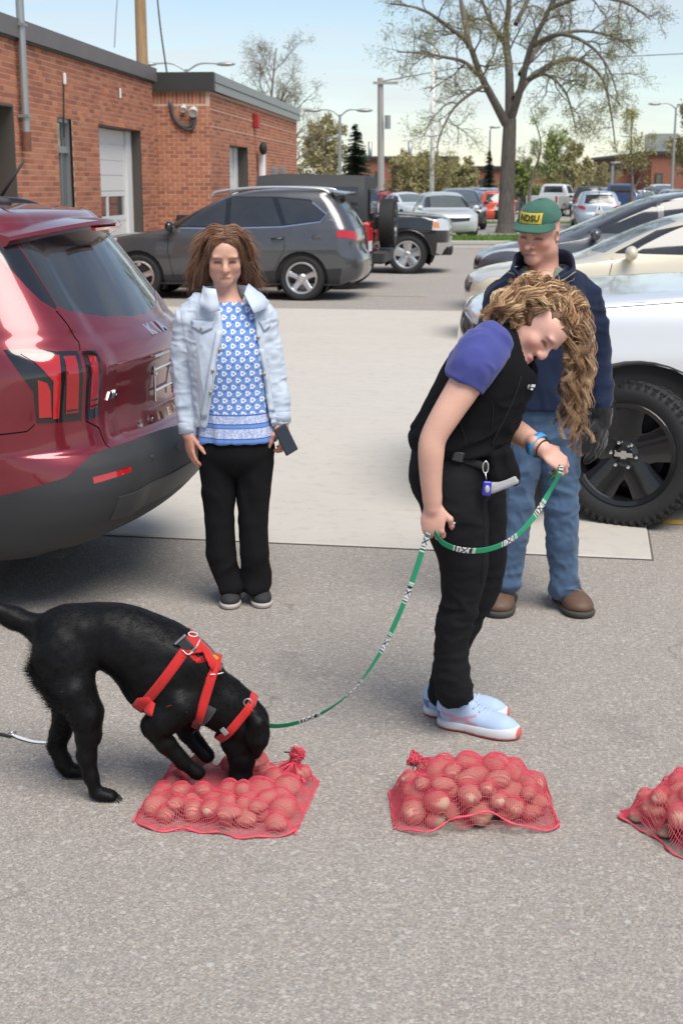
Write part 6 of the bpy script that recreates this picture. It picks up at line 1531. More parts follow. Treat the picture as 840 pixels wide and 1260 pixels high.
def shoe(root, heel, toe, L, wid, um, sm, style='runner', lm=None, acc=None):
    heel = np.asarray(heel, float); d = nrm((np.asarray(toe)-heel)*np.array((1, 1, 0))); x = np.array((d[1], -d[0], 0)); Rm = np.stack([x, d, UP], axis=1); s = L/.27; w = wid/.10
    def fin(F, name, m, par, post=None, cols=None):
        V, Q = F.mesh(); V = relax(V, Q, 1); c = cols(V) if cols else None
        return mk(name, (V*s) @ Rm.T+heel, Q, m, par, True, True, cols=c)
    F = Field((-.075, -.03, -.01), (.075, .30, .16), .005)
    U = [((0, .045, .045), (.036*w, .045, .046)), ((0, .10, .048), (.036*w, .06, .045)), ((0, .165, .040), (.043*w, .06, .036)), ((-.002, .215, .034), (.043*w, .052, .030)), ((0, .03, .075), (.033*w, .038, .034)), ((0, .065, .085), (.035*w, .045, .028))]
    for c, r in U: F.ell(c, r, None, .03)
    F.halfcut((0, 0, .014), (0, 0, -1)); F.ell((0, .055, .128), (.028*w, .040, .030), None, .01, 'cut')
    up = fin(F, 'shoe_upper', um, root, cols=(lambda V: acc(V)) if acc else None)
    F = Field((-.075, -.03, -.01), (.075, .30, .08), .005)
    for c, r in (((0, .04, .02), (.041*w, .048, .04)), ((0, .10, .02), (.038*w, .07, .04)), ((0, .17, .02), (.048*w, .065, .04)), ((-.002, .22, .02), (.047*w, .058, .04))): F.ell(c, r, None, .03)
    F.halfcut((0, 0, .002), (0, 0, -1)); F.halfcut((0, .08, .034 if style == 'runner' else .024), nrm((0, -.06 if style == 'runner' else 0, 1)), .006)
    fin(F, 'sole', sm, root, cols=(lambda V: np.where((V[:, 2:3] < .011) | (V[:, 1:2] > .270), np.array([[.62, .10, .07]]), np.array([[.62, .63, .66]]))) if style == 'runner' and acc else None)
    if lm is not None:
        b = MB()
        for k in range(4):
            y = .108+k*.021; z = .101-k*.0078; b.tube(spline([(-.024*w, y-.004, z-.008), (0, y+.004, z+.0035), (.024*w, y-.004, z-.008)], 8), .0026, 5)
        b.tube(spline([(0, .10, .106), (.02, .092, .112), (.028, .105, .098), (.004, .104, .099)], 10), .0022, 5); b.tube(spline([(0, .10, .106), (-.02, .092, .112), (-.026, .11, .094), (-.034, .12, .08)], 10), .0022, 5)
        b.v = [(v*s) @ Rm.T+heel for v in b.v]; b.build('laces', lm, up, True, True)
    return up

# ------------------------------------------------------------ woman in the pale denim jacket
def mat_print():
    """blue blouse with staggered white blossoms and two border bands near the hem"""
    n = NT('floral_print'); v = n.coord(); sp = n.new('ShaderNodeSeparateXYZ'); n.l.new(v, sp.inputs[0])
    def blossoms(cx, cz, dx, dz, r1, r2):
        zr = n.math('DIVIDE', n.math('SUBTRACT', sp.outputs[2], cz), dz); row = n.math('FLOOR', zr); odd = n.math('MODULO', n.math('ABSOLUTE', row), 2.0)
        xr = n.math('ADD', n.math('DIVIDE', n.math('SUBTRACT', sp.outputs[0], cx), dx), n.math('MULTIPLY', odd, .5)); fx_ = n.math('SUBTRACT', n.math('SUBTRACT', xr, n.math('FLOOR', xr)), .5); fz_ = n.math('SUBTRACT', n.math('SUBTRACT', zr, row), .5)
        a = n.math('ARCTAN2', fz_, fx_); d = n.math('SQRT', n.math('ADD', n.math('POWER', n.math('MULTIPLY', fx_, dx), 2.0), n.math('POWER', n.math('MULTIPLY', fz_, dz), 2.0)))
        pet = n.math('MULTIPLY_ADD', n.math('SINE', n.math('MULTIPLY_ADD', a, 3.0, 1.6)), .0018, r1); return n.math('LESS_THAN', d, pet), n.math('LESS_THAN', d, r2)
    big, eye = blossoms(0, 0, .038, .0285, .0105, .0042); sm, _ = blossoms(.019, .0095, .038, .0285, .0036, .001)
    base = n.mix(n.noise(v, 30, 3), (.12, .24, .55), (.17, .31, .64)); c = n.mix(big, base, (.72, .74, .80)); c = n.mix(n.math('MULTIPLY', eye, .9), c, (.20, .20, .50)); c = n.mix(sm, c, (.06, .10, .32))
    # bands, heights in the wearer's own frame
    z = sp.outputs[2]
    def inb(a, b): return n.math('MULTIPLY', n.math('GREATER_THAN', z, a), n.math('LESS_THAN', z, b))
    b1, e1 = blossoms(0, .787, .034, .062, .0125, .005); bandc = n.mix(n.voro(v, 120), (.16, .26, .55), (.66, .68, .76)); bandc = n.mix(b1, bandc, (.74, .75, .80)); bandc = n.mix(e1, bandc, (.10, .16, .45))
    c = n.mix(inb(.60, .868), c, (.13, .25, .58)); c = n.mix(n.math('ADD', inb(.829, .860), inb(.768, .806), None, True), c, bandc)
    c = n.mix(n.math('ADD', inb(.862, .865), n.math('ADD', inb(.824, .827), n.math('ADD', inb(.808, .810), inb(.762, .765)))), c, (.05, .06, .20))
    n.set(color=c, rough=.8, spec=.2, sheen=.2, normal=n.bump(n.noise(v, 300, 2), .2, .001)); return n.m
def mat_denim(name, c0, c1, fade=.5):
    n = NT(name); v = n.coord(); tw = n.noise(n.coord(scale=(1, 1, .25), rotation=(0, R(35), R(45))), 500, 2)
    a = n.noise(v, 5, 6, .65); b = n.noise(v, 60, 4, .7); c = n.mix(n.math('MULTIPLY_ADD', a, 1.6, -.3, True), c0, c1); c = n.mix(n.math('MULTIPLY', b, .35), c, c1); c = n.mix(n.math('MULTIPLY', tw, .18), c, c0)
    n.set(color=c, rough=.9, spec=.2, sheen=.15, normal=n.bump(n.math('ADD', tw, n.math('MULTIPLY', b, 2.0)), .35, .0015)); return n.m
M_LDENIM = mat_denim('pale_denim', (.36, .44, .55), (.62, .68, .75)); M_JEANS = mat_denim('blue_denim', (.014, .034, .078), (.105, .17, .27))
M_BLKCLOTH = mat_cloth('black_trouser_cloth', (.006, .006, .007), .9, 500, .3, .25, 0)
M_THREAD = simple('stitch_thread', (.62, .58, .50), .8)
def build_woman():
    Yw = 5.83
    def W(x, y, dy=0.0): return P(x, y, Yw+dy)
    root = thing('person', 'woman in pale denim jacket, blue print blouse and black trousers holding a phone', 'person', tuple(G(302, 738)))
    hd = headframe(W(276.5, 319, .02), (.10, -.97, -.20), (0, 0, 1), .97)
    tips = {}
    # body
    wl, wr_ = W(232, 533, -.02), W(347, 521, -.02)
    lo, hi = bbox([W(205, 260), W(365, 760), W(280, 300, -.35), W(280, 700, .3)], .02)
    hc = hd['c']; F = Field(lo, hi, .0105, [(hc-.115, hc+.115), (wl-np.array((.05, .05, .16)), wl+.05), (wr_-np.array((.05, .05, .16)), wr_+.06)], .0038)
    head_solid(F, hd, True, .92)
    F.chain([W(277, 352, .045), W(278, 372, .05)], [.050, .058], .03); F.ell(W(279, 385, .03), (.12, .07, .05), None, .05)
    F.loft([(W(279, 392, .03), .13, .08, (1, 0, 0)), (W(282, 440, .0), .135, .095, (1, 0, 0)), (W(287, 500, .0), .12, .09, (1, 0, 0)), (W(290, 560, .0), .13, .085, (1, 0, 0))], .03)
    F.chain([W(245, 385, .03), W(230, 400, .025), W(226, 455, .033), wl], [.03, .03, .028, .026], .02); F.chain([W(312, 384, .03), W(324, 400, .025), W(336, 455, .03), wr_], [.03, .03, .028, .026], .02)
    F.chain([W(268, 570), W(270, 640), W(282, 722, .025)], [.06, .035, .025], .02); F.chain([W(313, 570), W(311, 640), W(316, 720, .025)], [.06, .035, .025], .02)
    hand_solid(F, wl, (.10, -.12, -1), (-.85, -.5, 0), .98, (.30, .32, .36, .42), .25, -1)
    tp_ = hand_solid(F, wr_, (.16, -.10, -1), (.80, -.6, .1), .98, (.75, .80, .85, .9), .5, 1)
    skin = (.66, .395, .29)
    def cols(V):
        c = paint_face(V, hd, skin, (.44, .17, .16), dict(lash=(.05, .03, .028), brow=(.13, .075, .05), browa=.6, flush=.5, socket=1.3))
        hm = (V[:, 2] < 1.05)[:, None]; c = np.where(hm, np.array(skin)*np.array((.98, .80, .76)), c)
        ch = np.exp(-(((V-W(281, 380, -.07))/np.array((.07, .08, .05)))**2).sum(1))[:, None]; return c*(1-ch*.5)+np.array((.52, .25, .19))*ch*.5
    body = sdf_obj('body', F, M_SKIN, root, 1, cols)
    # blouse
    lo, hi = bbox([W(225, 360), W(355, 560), W(280, 400, -.2), W(280, 500, .2)], .02); F = Field(lo, hi, .0055)
    F.loft([(W(279, 384, .03), .125, .075, (1, 0, 0)), (W(280, 405, .01), .150, .105, (1, 0, 0)), (W(283, 440, -.005), .150, .125, (1, 0, 0)), (W(287, 490, -.005), .145, .115, (1, 0, 0)), (W(291, 545, -.005), .168, .128, (1, 0, 0)), (W(292, 562, -.005), .172, .13, (1, 0, 0))], .02, 30)
    F.halfcut(W(292, 546, -.1), (0.02, -.1, -1), .004); F.cone(W(281, 352, -.06), W(281, 374, -.09), .062, .050, .006, 'cut')
    sdf_obj('blouse', F, mat_print(), root, 1, None, lambda V, Q: folds(V, Q, .011, (16, 16, 4), 4, np.clip((1.06-V[:, 2])*4, .25, 1)))
    # jacket
    lo, hi = bbox([W(196, 345), W(368, 545), W(280, 400, -.26), W(280, 500, .26)], .02); F = Field(lo, hi, .0055)
    F.loft([(W(279, 379, .03), .12, .075, (1, 0, 0)), (W(279, 392, .02), .165, .105, (1, 0, 0)), (W(280, 420, .01), .172, .130, (1, 0, 0)), (W(283, 460, .005), .166, .142, (1, 0, 0)), (W(287, 500, .005), .166, .138, (1, 0, 0)), (W(289, 522, .005), .172, .138, (1, 0, 0))], .02, 30)
    F.chain([W(245, 375, .03), W(230, 393, .025), W(226, 430, .03), W(225, 458, .035), W(229, 495, .015), W(233, 530, -.01)], [.050, .056, .053, .050, .045, .041], .018)
    F.chain([W(314, 373, .03), W(325, 392, .025), W(332, 430, .03), W(337, 458, .03), W(343, 490, .015), W(346, 518, -.01)], [.050, .054, .051, .048, .044, .041], .018)
    a, b = W(262, 352, -.1), W(274, 405, -.12); c = W(255, 520, -.12); l1, l1b = line2(a, b), line2(b, c); d, e = W(306, 352, -.1), W(317, 427, -.12); f = W(332, 522, -.12); l2, l2b = line2(d, e), line2(e, f)
    def gap(X, Y, Z):
        L = np.maximum(l1(X, Z), 0)*0+np.where(Z > b[2], l1(X, Z), l1b(X, Z)); Rr = np.where(Z > e[2], -l2(X, Z), -l2b(X, Z))
        return np.maximum(np.maximum(L, Rr), Y-(Yw-.0))
    cutfun(F, gap, W(240, 560, -.3), W(345, 345, .05)); zc = W(289, 517)[2]
    cutfun(F, lambda X, Y, Z: np.maximum(np.maximum(Z-zc-.02*np.sin((X+.5)*14), X-W(333, 500)[0]), W(243, 500)[0]-X), W(236, 600, -.3), W(338, 500, .3))
    cutfun(F, lambda X, Y, Z: np.sqrt((X-W(279, 350)[0])**2+(Y-Yw-.02)**2)-.066, W(250, 380, -.1), W(310, 345, .16))
    for p0, p1 in ((W(232, 536, -.01), W(228, 520)), (W(347.5, 524, -.01), W(347, 510))):
        F.cone(p0, p0+(p0-p1)*.8, .036, .036, .004, 'cut')
    def cr(V, Q):
        V = folds(V, Q, .005, (24, 24, 12), 2); arm = (V[:, 0] < W(243, 400)[0]) | (V[:, 0] > W(325, 400)[0]); return folds(V, Q, .0065, (15, 15, 40), 6, arm*1.0)
    jk = sdf_obj('denim_jacket', F, M_LDENIM, root, 1, None, cr)
    # collar leaves, placket bands, pocket flaps, cuffs, hem band, buttons: all proud of the jacket
    strip('collar', [W(271, 382, -.128), W(258, 384, -.125), W(246, 376, -.09)], [W(266, 356, -.085), W(256, 355, -.06), W(251, 352, .02)], .006, M_LDENIM, jk)
    strip('collar', [W(331, 372, -.03), W(326, 380, -.08), W(312, 386, -.12)], [W(305, 350, .03), W(303, 354, -.06), W(300, 362, -.095)], .006, M_LDENIM, jk)
    strip('collar', [W(250, 368, .04), W(278, 366, .115), W(308, 366, .05)], [W(254, 353, .03), W(279, 350, .085), W(303, 352, .04)], .006, M_LDENIM, jk)
    bvh = _bvh(jk)
    def pr(x, y, off=.003): return drop(bvh, W(x, y, -.6), off, root)
    patchgrid('placket', [(274, 407), (255, 514)], 8, pr, M_LDENIM, jk, side=-1, off=.005); patchgrid('placket', [(317, 429), (331, 506)], 7, pr, M_LDENIM, jk, side=1, off=.005)
    patchquad('pocket_flap', [(236, 394), (264, 396), (262, 404), (250, 410), (237, 403)], pr, M_LDENIM, jk, .007)
    patchquad('pocket_flap', [(318, 396), (331, 392), (332, 402), (324, 408)], pr, M_LDENIM, jk, .007)
    for (x, y) in ((250, 405), (269, 430), (263, 456), (259, 482), (318, 415), (325, 460)):
        c_ = pr(x, y, .009); b_ = MB(); b_.lathe(c_, (0, -1, 0), [(.0075, -.006), (.0075, .002), (.005, .004), (0, .004)], 12); b_.build('button', M_BUTTON, jk, True, True)
    for (c0, c1, r_) in ((W(231.5, 520, -.004), W(233, 533, -.012), .0435), (W(345, 508, -.004), W(346, 520, -.012), .0425)):
        b_ = MB(); b_.tube([c0, c0+(c1-c0)*.05, c1], [r_, r_*1.03, r_*1.0], 24, False); o_ = b_.build('cuff', M_LDENIM, jk, True, True)
        md = o_.modifiers.new('thick', 'SOLIDIFY'); md.thickness = .004
    # stitching lines
    for pts in ([(238, 393), (263, 395)], [(272, 409), (254, 512)], [(243, 425), (248, 505)], [(224, 384), (229, 420)]):
        b_ = MB(); P_ = spline([pr(x, y, .0065) for x, y in dens2(pts, 14)], 40); b_.tube(P_, .0012, 4); b_.build('stitching', M_THREAD2, jk, True, True)
    # trousers
    lo, hi = bbox([W(230, 530), W(345, 740), W(280, 600, -.22), W(280, 600, .22)], .02); F = Field(lo, hi, .007)
    F.ell(W(291, 552, 0), (.165, .122, .12), None, .03)
    F.chain([W(268, 568), W(269, 605), W(270, 640, .0), W(272, 680, .005), W(280, 708, .02), W(284, 721, .015)], [.084, .071, .065, .063, .061, .061], .010); F.chain([W(313, 568), W(312, 605), W(311, 640), W(314, 680), W(315, 705, .02), W(316.5, 719, .015)], [.084, .071, .065, .063, .060, .060], .010)
    for (x, y) in ((284, 727), (316.5, 725)): F.halfcut(W(x, y+5, 0), (0, 0, -1), .004) if x > 300 else None
    sdf_obj('trousers', F, M_BLKCLOTH, root, 1, None, lambda V, Q: folds(V, Q, .014, (11, 11, 7), 11, np.clip(.15+np.exp(-((V[:, 2]-.12)/.12)**2)+.6*np.exp(-((V[:, 2]-.47)/.1)**2), 0, 1)))
    for (hx, hy, tx, ty) in ((288, 728, 283, 746), (317, 727, 322, 745)):
        h_ = G(hx, hy); d_ = nrm(G(tx, ty)-h_); shoe(root, h_+d_*.02, h_+d_, .262, .098, simple('black_knit', (.022, .022, .024), .8, bump=.4, bscale=300), simple('pale_sole', (.42, .38, .35), .7), 'flat', simple('black_lace', (.03, .03, .03), .8))
    # hair: brown, shoulder long, blown out to both sides
    Rm, c = hd['R'], hd['c']; r = np.random.default_rng(5); paths = []; cols_ = []
    # dense cap under the strands
    F = Field(c-np.array((.19, .19, .22)), c+np.array((.19, .19, .19)), .007)
    def hp(x, y, z): return c+Rm @ np.array((x, y, z))
    F.ell(hp(0, -.030, .037), np.array((.081, .090, .089)), Rm, .02)
    for sx in (1, -1):
        F.ell(hp(sx*.078, -.034, -.005), np.array((.024, .050, .080)), Rm, .03); F.ell(hp(sx*.092, -.038, -.075), np.array((.026, .042, .045)), Rm, .03); pass
    F.ell(hp(0, -.085, -.04), np.array((.085, .035, .10)), Rm, .03)
    F.ell(hp(0, .018, .072), np.array((.062, .064, .050)), Rm, .02)
    def rough(V, Q): return folds(V, Q, .02, (22, 22, 9), 3)
    cap = sdf_obj('hair', F, simple('brown_hair_mass', (.070, .030, .016), .6, var=.3, vscale=30, bump=.6, bscale=120), root, 0, None, rough)
    clump = r.uniform(0, 1, (400, 6))
    for i in range(3000):
        az = r.uniform(-math.pi, math.pi); el = math.asin(r.uniform(-.2, 1))
        if abs(az) < R(60) and el < R(56): continue
        sd = 1 if az > 0 else -1; cl = clump[int((az+math.pi)/6.2832*24)*16 % 384+int(max(el, 0)/1.58*12)]
        x0 = math.sin(az)*math.cos(el); y0 = math.cos(az)*math.cos(el); z0 = math.sin(el)
        p0 = np.array((.076*x0, -.015+.092*y0, .035+.082*z0)); n0 = nrm((x0, y0, z0)); A = az if abs(az) > R(80) else sd*R(78+cl[0]*26)
        A += r.normal(0, .06); vol = .6+.55*cl[1]+r.normal(0, .08); rad = (.092+.028*cl[2])*(.93+.13*vol)+r.normal(0, .004)
        zz = .0+.045*cl[3]; ez = -.165+.10*cl[4]+r.normal(0, .012); dr = -.03+.085*cl[5]
        p2 = np.array((math.sin(A)*rad, -.02+math.cos(A)*rad*.85, zz)); p1 = p0+n0*.022*vol+(p2-p0)*.30; p1[2] = max(p1[2], p0[2]*.62+p2[2]*.38)+.004
        p3 = np.array((math.sin(A)*(rad+dr*.3), -.025+math.cos(A)*rad*.8, (zz+ez)/2)); p4 = np.array((math.sin(A)*(rad+dr), -.03+math.cos(A)*rad*.75, ez))
        q = spline([p0, p1, p2, p3, p4], 14); wv = np.linspace(0, 1, 14)[:, None]; ph = cl[0]*6.28; q = q+wv*np.stack([np.sin(wv[:, 0]*8+ph), np.cos(wv[:, 0]*7+ph), .3*np.sin(wv[:, 0]*9+ph)], axis=1)*.014
        q = q+r.normal(0, .006, 3)*wv
        paths.append(c+q @ Rm.T); g_ = np.clip(cl[3]*.55+r.uniform(0, .6), 0, 1); cols_.append(np.array((.055, .021, .010))*(1-g_)+np.array((.42, .19, .09))*g_**1.6)
    for i in range(900):
        sd = 1 if r.random() > .5 else -1; y0 = r.uniform(-.085, .062); top = .122-.35*max(0, abs(y0+.01)-.03)*abs(y0+.01)/.08; cl = clump[int((y0+.09)*1200) % 200+(200 if sd > 0 else 0)-0]
        p0 = np.array((sd*r.uniform(0, .012), y0, top+.004)); p1 = np.array((sd*(.045+.01*cl[0]), y0-.006, top-.002+.012*cl[1])); p2 = np.array((sd*(.086+.012*cl[2]), y0*.9-.02, .055+.03*cl[3])); p3 = np.array((sd*(.102+.020*cl[4]), y0*.7-.03, -.03+.02*cl[0])); p4 = np.array((sd*(.096+.045*cl[5]), y0*.6-.03, -.13+.07*cl[1]))
        q = spline([p0, p1, p2, p3, p4], 14)+r.normal(0, .003, 3); paths.append(c+q @ Rm.T); g_ = np.clip(cl[3]*.5+r.uniform(0, .6), 0, 1); cols_.append(np.array((.060, .023, .011))*(1-g_)+np.array((.42, .20, .10))*g_**1.5)
    # fringe swept aside across the forehead
    for i in range(700):
        sd = 1 if r.random() > .42 else -1; x = r.uniform(-.02, .03); p0 = np.array((x, .055+r.normal(0, .012), .112)); p1 = np.array((sd*.035+x, .083, .098+r.normal(0, .006))); p2 = np.array((sd*(.066+r.normal(0, .005)), .070, .055+r.normal(0, .01))); p3 = np.array((sd*(.084+r.normal(0, .006)), .040, .0)); p4 = np.array((sd*(.10+r.normal(0, .014)), .015, -.06+r.normal(0, .02)))
        paths.append(c+spline([p0, p1, p2, p3, p4], 14) @ Rm.T); g_ = r.uniform(0, 1); cols_.append(np.array((.075, .032, .017))*(1-g_)+np.array((.42, .21, .11))*g_**1.5)
    for i in range(220):
        A = R(r.uniform(68, 292)); z_ = r.uniform(-.06, .10); rd = .105+.02*r.random(); d0 = np.array((math.sin(A), math.cos(A)*.85, 0)); p0 = d0*rd*.8+np.array((0, -.02, z_+.02)); p1 = d0*(rd+.01)+np.array((0, -.02, z_)); p2 = d0*(rd+r.uniform(.01, .045))+np.array((r.normal(0, .012), -.02, z_-r.uniform(.02, .07)))
        paths.append(c+spline([p0, p1, p2], 14) @ Rm.T); cols_.append(np.array((.36, .19, .10))*r.uniform(.5, 1.2))
    V, F_, C_ = fast_tubes(hairs(paths, .0013, .0005, cols_), 3); mk('strands', V, F_, M_HAIR, cap, True, True, 'stuff', C_)
    # phone in the hand
    ph = thing('smartphone', 'black smartphone held low in the left hand of the denim-jacket woman', 'phone', tuple(W(351, 542, -.07)))
    ax_ = nrm(W(357, 552, -.07)-W(346, 530, -.07)); nn = nrm((.55, -.8, .25)); nn = nrm(nn-ax_*np.dot(nn, ax_)); xx = np.cross(ax_, nn)
    b_ = MB(); b_.box(W(351.5, 541, -.075), (.068, .009, .125), np.stack([xx, nn, ax_], axis=1), bevel=.004); pb = b_.build('phone_case', M_PLAST, ph, False, True)
    b_ = MB(); b_.box(W(351.5, 541, -.075)+nn*.005, (.060, .002, .115), np.stack([xx, nn, ax_], axis=1)); b_.build('screen', M_GLOSSB, ph, False, True)
from mathutils.bvhtree import BVHTree
M_BUTTON = simple('brass_button', (.42, .38, .30), .35, .8)
M_THREAD2 = simple('tan_stitch', (.46, .42, .36), .8)
def _bvh(o):
    me = o.data; off = Vector(_rootloc(o)); return BVHTree.FromPolygons([v.co+off for v in me.vertices], [tuple(p.vertices) for p in me.polygons])
def drop(bvh, p, off, root=None):
    """slide a survey point along its sight line onto a garment"""
    o = Vector((0, 0, CAM_H)); d = (Vector(p)-o).normalized(); h = bvh.ray_cast(o, d)
    if h[0] is None:
        h = bvh.find_nearest(Vector(p)); 
    n = h[1]; n = n if n.dot(d) < 0 else -n; return np.array(h[0]+n*off)
def dens2(p, n):
    out = []
    for i in range(len(p)-1):
        for j in range(n): f = j/n; out.append((p[i][0]+(p[i+1][0]-p[i][0])*f, p[i][1]+(p[i+1][1]-p[i][1])*f))
    out.append(p[-1]); return out
def patchgrid(name, line, wpx, pr, m, par, side=1, off=.004, n=18):
    L = dens2(line, n); V = []
    for (x, y) in L:
        for k in range(4): V.append(pr(x+side*wpx*k/3, y, off if k not in (0, 3) else off*.6))
    k = 4; F = [(i*k+j, i*k+j+1, (i+1)*k+j+1, (i+1)*k+j) for i in range(len(L)-1) for j in range(3)]
    o = mk(name, V, F, m, par, True, True); md = o.modifiers.new('thick', 'SOLIDIFY'); md.thickness = .005; md.offset = 0; return o
def patchquad(name, poly, pr, m, par, off=.005, n=9):
    """cloth patch of any outline laid on a garment: fan grid"""
    p = np.array(poly, float); c = p.mean(0); V = [pr(c[0], c[1], off)]; F = []; ring = [tuple(q) for q in dens2([*map(tuple, p), tuple(p[0])], 5)][:-1]; k = len(ring); lv = 3
    for l in range(1, lv+1):
        for (x, y) in ring: f = l/lv; V.append(pr(c[0]+(x-c[0])*f, c[1]+(y-c[1])*f, off if l < lv else off*.5))
    F += [(0, 1+i, 1+(i+1) % k) for i in range(k)]
    for l in range(1, lv): F += [(1+(l-1)*k+i, 1+l*k+i, 1+l*k+(i+1) % k, 1+(l-1)*k+(i+1) % k) for i in range(k)]
    o = mk(name, V, F, m, par, True, True); md = o.modifiers.new('thick', 'SOLIDIFY'); md.thickness = .005; md.offset = 0; return o
build_woman()
# ------------------------------------------------------------ man in navy pullover and green cap
M_NAVY = mat_cloth('navy_fleece', (.010, .017, .042), .95, 350, .4, .2, .12)
M_CAP = mat_cloth('green_cap_cloth', (.032, .115, .082), .9, 420, .3, .25, .1, c2=(.085, .20, .15))
M_TEE = mat_cloth('sage_tee', (.17, .20, .15), .9, 300, .3, .1)
M_GOLD = simple('gold_print', (.60, .42, .045), .7, var=.15, vscale=60)
M_GLOVE = mat_cloth('black_glove', (.014, .014, .015), .85, 300, .4, .2)
M_BOOT = simple('brown_leather', (.11, .062, .038), .6, var=.35, vscale=25, bump=.4, bscale=90)
M_BOOTS = simple('dark_sole', (.05, .045, .04), .8, var=.2)
def build_man():
    Ym = 5.74
    def W(x, y, dy=0.0): return P(x, y, Ym+dy)
    root = thing('person', 'man in green cap, navy half-zip pullover and jeans behind the dog handler', 'person', tuple(G(660, 748)))
    fwd = nrm((-.50, -.82, -.21)); hd = headframe(W(663, 289, .03), fwd, (.06, -.05, 1), 1.02); Rm, c = hd['R'], hd['c']
    lo, hi = bbox([W(580, 240), W(765, 770), W(660, 300, -.3), W(660, 600, .3)], .02); wr_ = W(741, 516, -.05)
    F = Field(lo, hi, .012, [(c-.125, c+.125)], .0036)
    head_solid(F, hd, False, 1.10, 1.08)
    F.chain([W(668, 312, .055), W(668, 340, .06)], [.060, .066], .03)
    F.loft([(W(668, 348, .05), .15, .08, (1, 0, 0)), (W(668, 400, .02), .16, .10, (1, 0, 0)), (W(666, 470, .02), .15, .10, (1, 0, 0)), (W(664, 515, .02), .14, .10, (1, 0, 0))], .03)
    F.chain([W(712, 365, .045), W(731, 440, .06), wr_], [.035, .03, .025], .02); F.chain([W(622, 365, .045), W(610, 440, .06), W(612, 500, -.02)], [.035, .03, .025], .02)
    F.chain([W(643, 525, .02), W(636, 615, .015), W(622, 720, .04)], [.06, .04, .03], .02); F.chain([W(687, 525, .02), W(690, 620, .015), W(694, 722, .035)], [.06, .04, .03], .02)
    skin = (.62, .34, .25)
    def cols(V):
        cc = paint_face(V, hd, skin, (.40, .17, .15), dict(lash=(.04, .022, .018), brow=(.16, .10, .07), browa=.65, flush=1.0, socket=1.2))
        L = (V-c) @ Rm; hr = ((L[:, 2] > -.012) & (L[:, 1] < .015) & ((np.abs(L[:, 0]) < .0745) | (L[:, 1] < -.03)))[:, None] & (np.linalg.norm(L, axis=1) > .07)[:, None] & (V[:, 2:3] > c[2]-.05)
        g_ = vnoise(V, 320, 3)[:, None]; return np.where(hr, np.array((.16, .125, .10))*(.6+.8*g_), cc)
    sdf_obj('body', F, M_SKIN, root, 1, cols)
    # tee
    lo, hi = bbox([W(610, 320), W(720, 400), W(660, 350, -.25), W(660, 350, .2)], .0); F = Field(lo, hi, .006)
    F.loft([(W(668, 338, .05), .11, .075, (1, 0, 0)), (W(666, 360, .04), .11, .105, (1, 0, 0)), (W(666, 395, .03), .10, .11, (1, 0, 0))], .02, 14); F.cone(W(667, 308, .03), W(664, 333, -.03), .068, .060, .006, 'cut')
    sdf_obj('tee_shirt', F, M_TEE, root, 1, None, lambda V, Q: folds(V, Q, .006, (18, 18, 10), 2))
    # pullover
    lo, hi = bbox([W(572, 318), W(772, 530), W(660, 400, -.27), W(660, 400, .28)], .02); F = Field(lo, hi, .007)
    F.loft([(W(668, 338, .06), .115, .08, (1, 0, 0)), (W(668, 352, .05), .19, .11, (1, 0, 0)), (W(668, 385, .03), .205, .135, (1, 0, 0)), (W(667, 430, .025), .205, .150, (1, 0, 0)), (W(665, 480, .02), .19, .150, (1, 0, 0)), (W(664, 504, .02), .185, .145, (1, 0, 0))], .02, 30)
    F.chain([W(698, 352, .05), W(719, 366, .045), W(730, 400, .06), W(735, 440, .07), W(739, 480, .02), W(740, 510, -.03)], [.064, .066, .060, .055, .050, .044], .02)
    F.chain([W(638, 352, .05), W(617, 366, .045), W(608, 400, .06), W(606, 440, .06), W(608, 480, .02), W(611, 503, -.03)], [.064, .066, .060, .055, .050, .044], .02)
    zc = W(664, 501)[2]; cutfun(F, lambda X, Y, Z: np.maximum(np.maximum(Z-zc, X-W(722, 480)[0]), W(610, 480)[0]-X), W(600, 640, -.35), W(730, 480, .35))
    # V of the open zip
    a, b, d = W(634, 328, -.05), W(661, 361, -.12), W(702, 326, -.05); l1, l2 = line2(a, b), line2(d, b)
    cutfun(F, lambda X, Y, Z: np.maximum(np.maximum(l1(X, Z), -l2(X, Z)), Y-(Ym+.03)), W(615, 372, -.3), W(720, 315, .1))
    F.cone(W(668, 300, .03), W(667, 342, .03), .078, .078, .006, 'cut')
    def cr(V, Q):
        V = folds(V, Q, .009, (17, 17, 8), 12); arm = (V[:, 0] < W(612, 400)[0]) | (V[:, 0] > W(722, 400)[0]); return folds(V, Q, .010, (9, 9, 22), 16, arm*1.0)
    jk = sdf_obj('pullover', F, M_NAVY, root, 1, None, cr)
    # standing collar, zip edges
    strip('collar', [W(661, 362, -.13), W(640, 345, -.115), W(631, 337, -.07), W(633, 328, .02), W(652, 328, .10), W(683, 328, .10), W(702, 328, .03), W(704, 334, -.06), W(690, 346, -.115), W(672, 357, -.13)],
          [W(652, 347, -.135), W(634, 332, -.12), W(634, 320, -.06), W(639, 311, .02), W(656, 307, .10), W(684, 306, .095), W(699, 311, .02), W(704, 328, -.075), W(692, 338, -.125), W(679, 346, -.13)], .010, M_NAVY, jk, 50)
    for pts in ([W(660, 361, -.145), W(645, 348, -.135), W(634, 338, -.115), W(624, 335, -.08)], [W(672, 357, -.145), W(690, 346, -.13), W(708, 334, -.08)]):
        b_ = MB(); b_.tube(spline(pts, 16), .004, 6); b_.build('zip', simple('brass_zip', (.30, .26, .18), .4, .7), jk, True, True)
    # jeans
    lo, hi = bbox([W(590, 480), W(730, 745), W(660, 600, -.25), W(660, 600, .28)], .02); F = Field(lo, hi, .007)
    F.ell(W(664, 505, .02), (.175, .13, .10), None, .03); F.ell(W(665, 530, .02), (.17, .125, .09), None, .03)
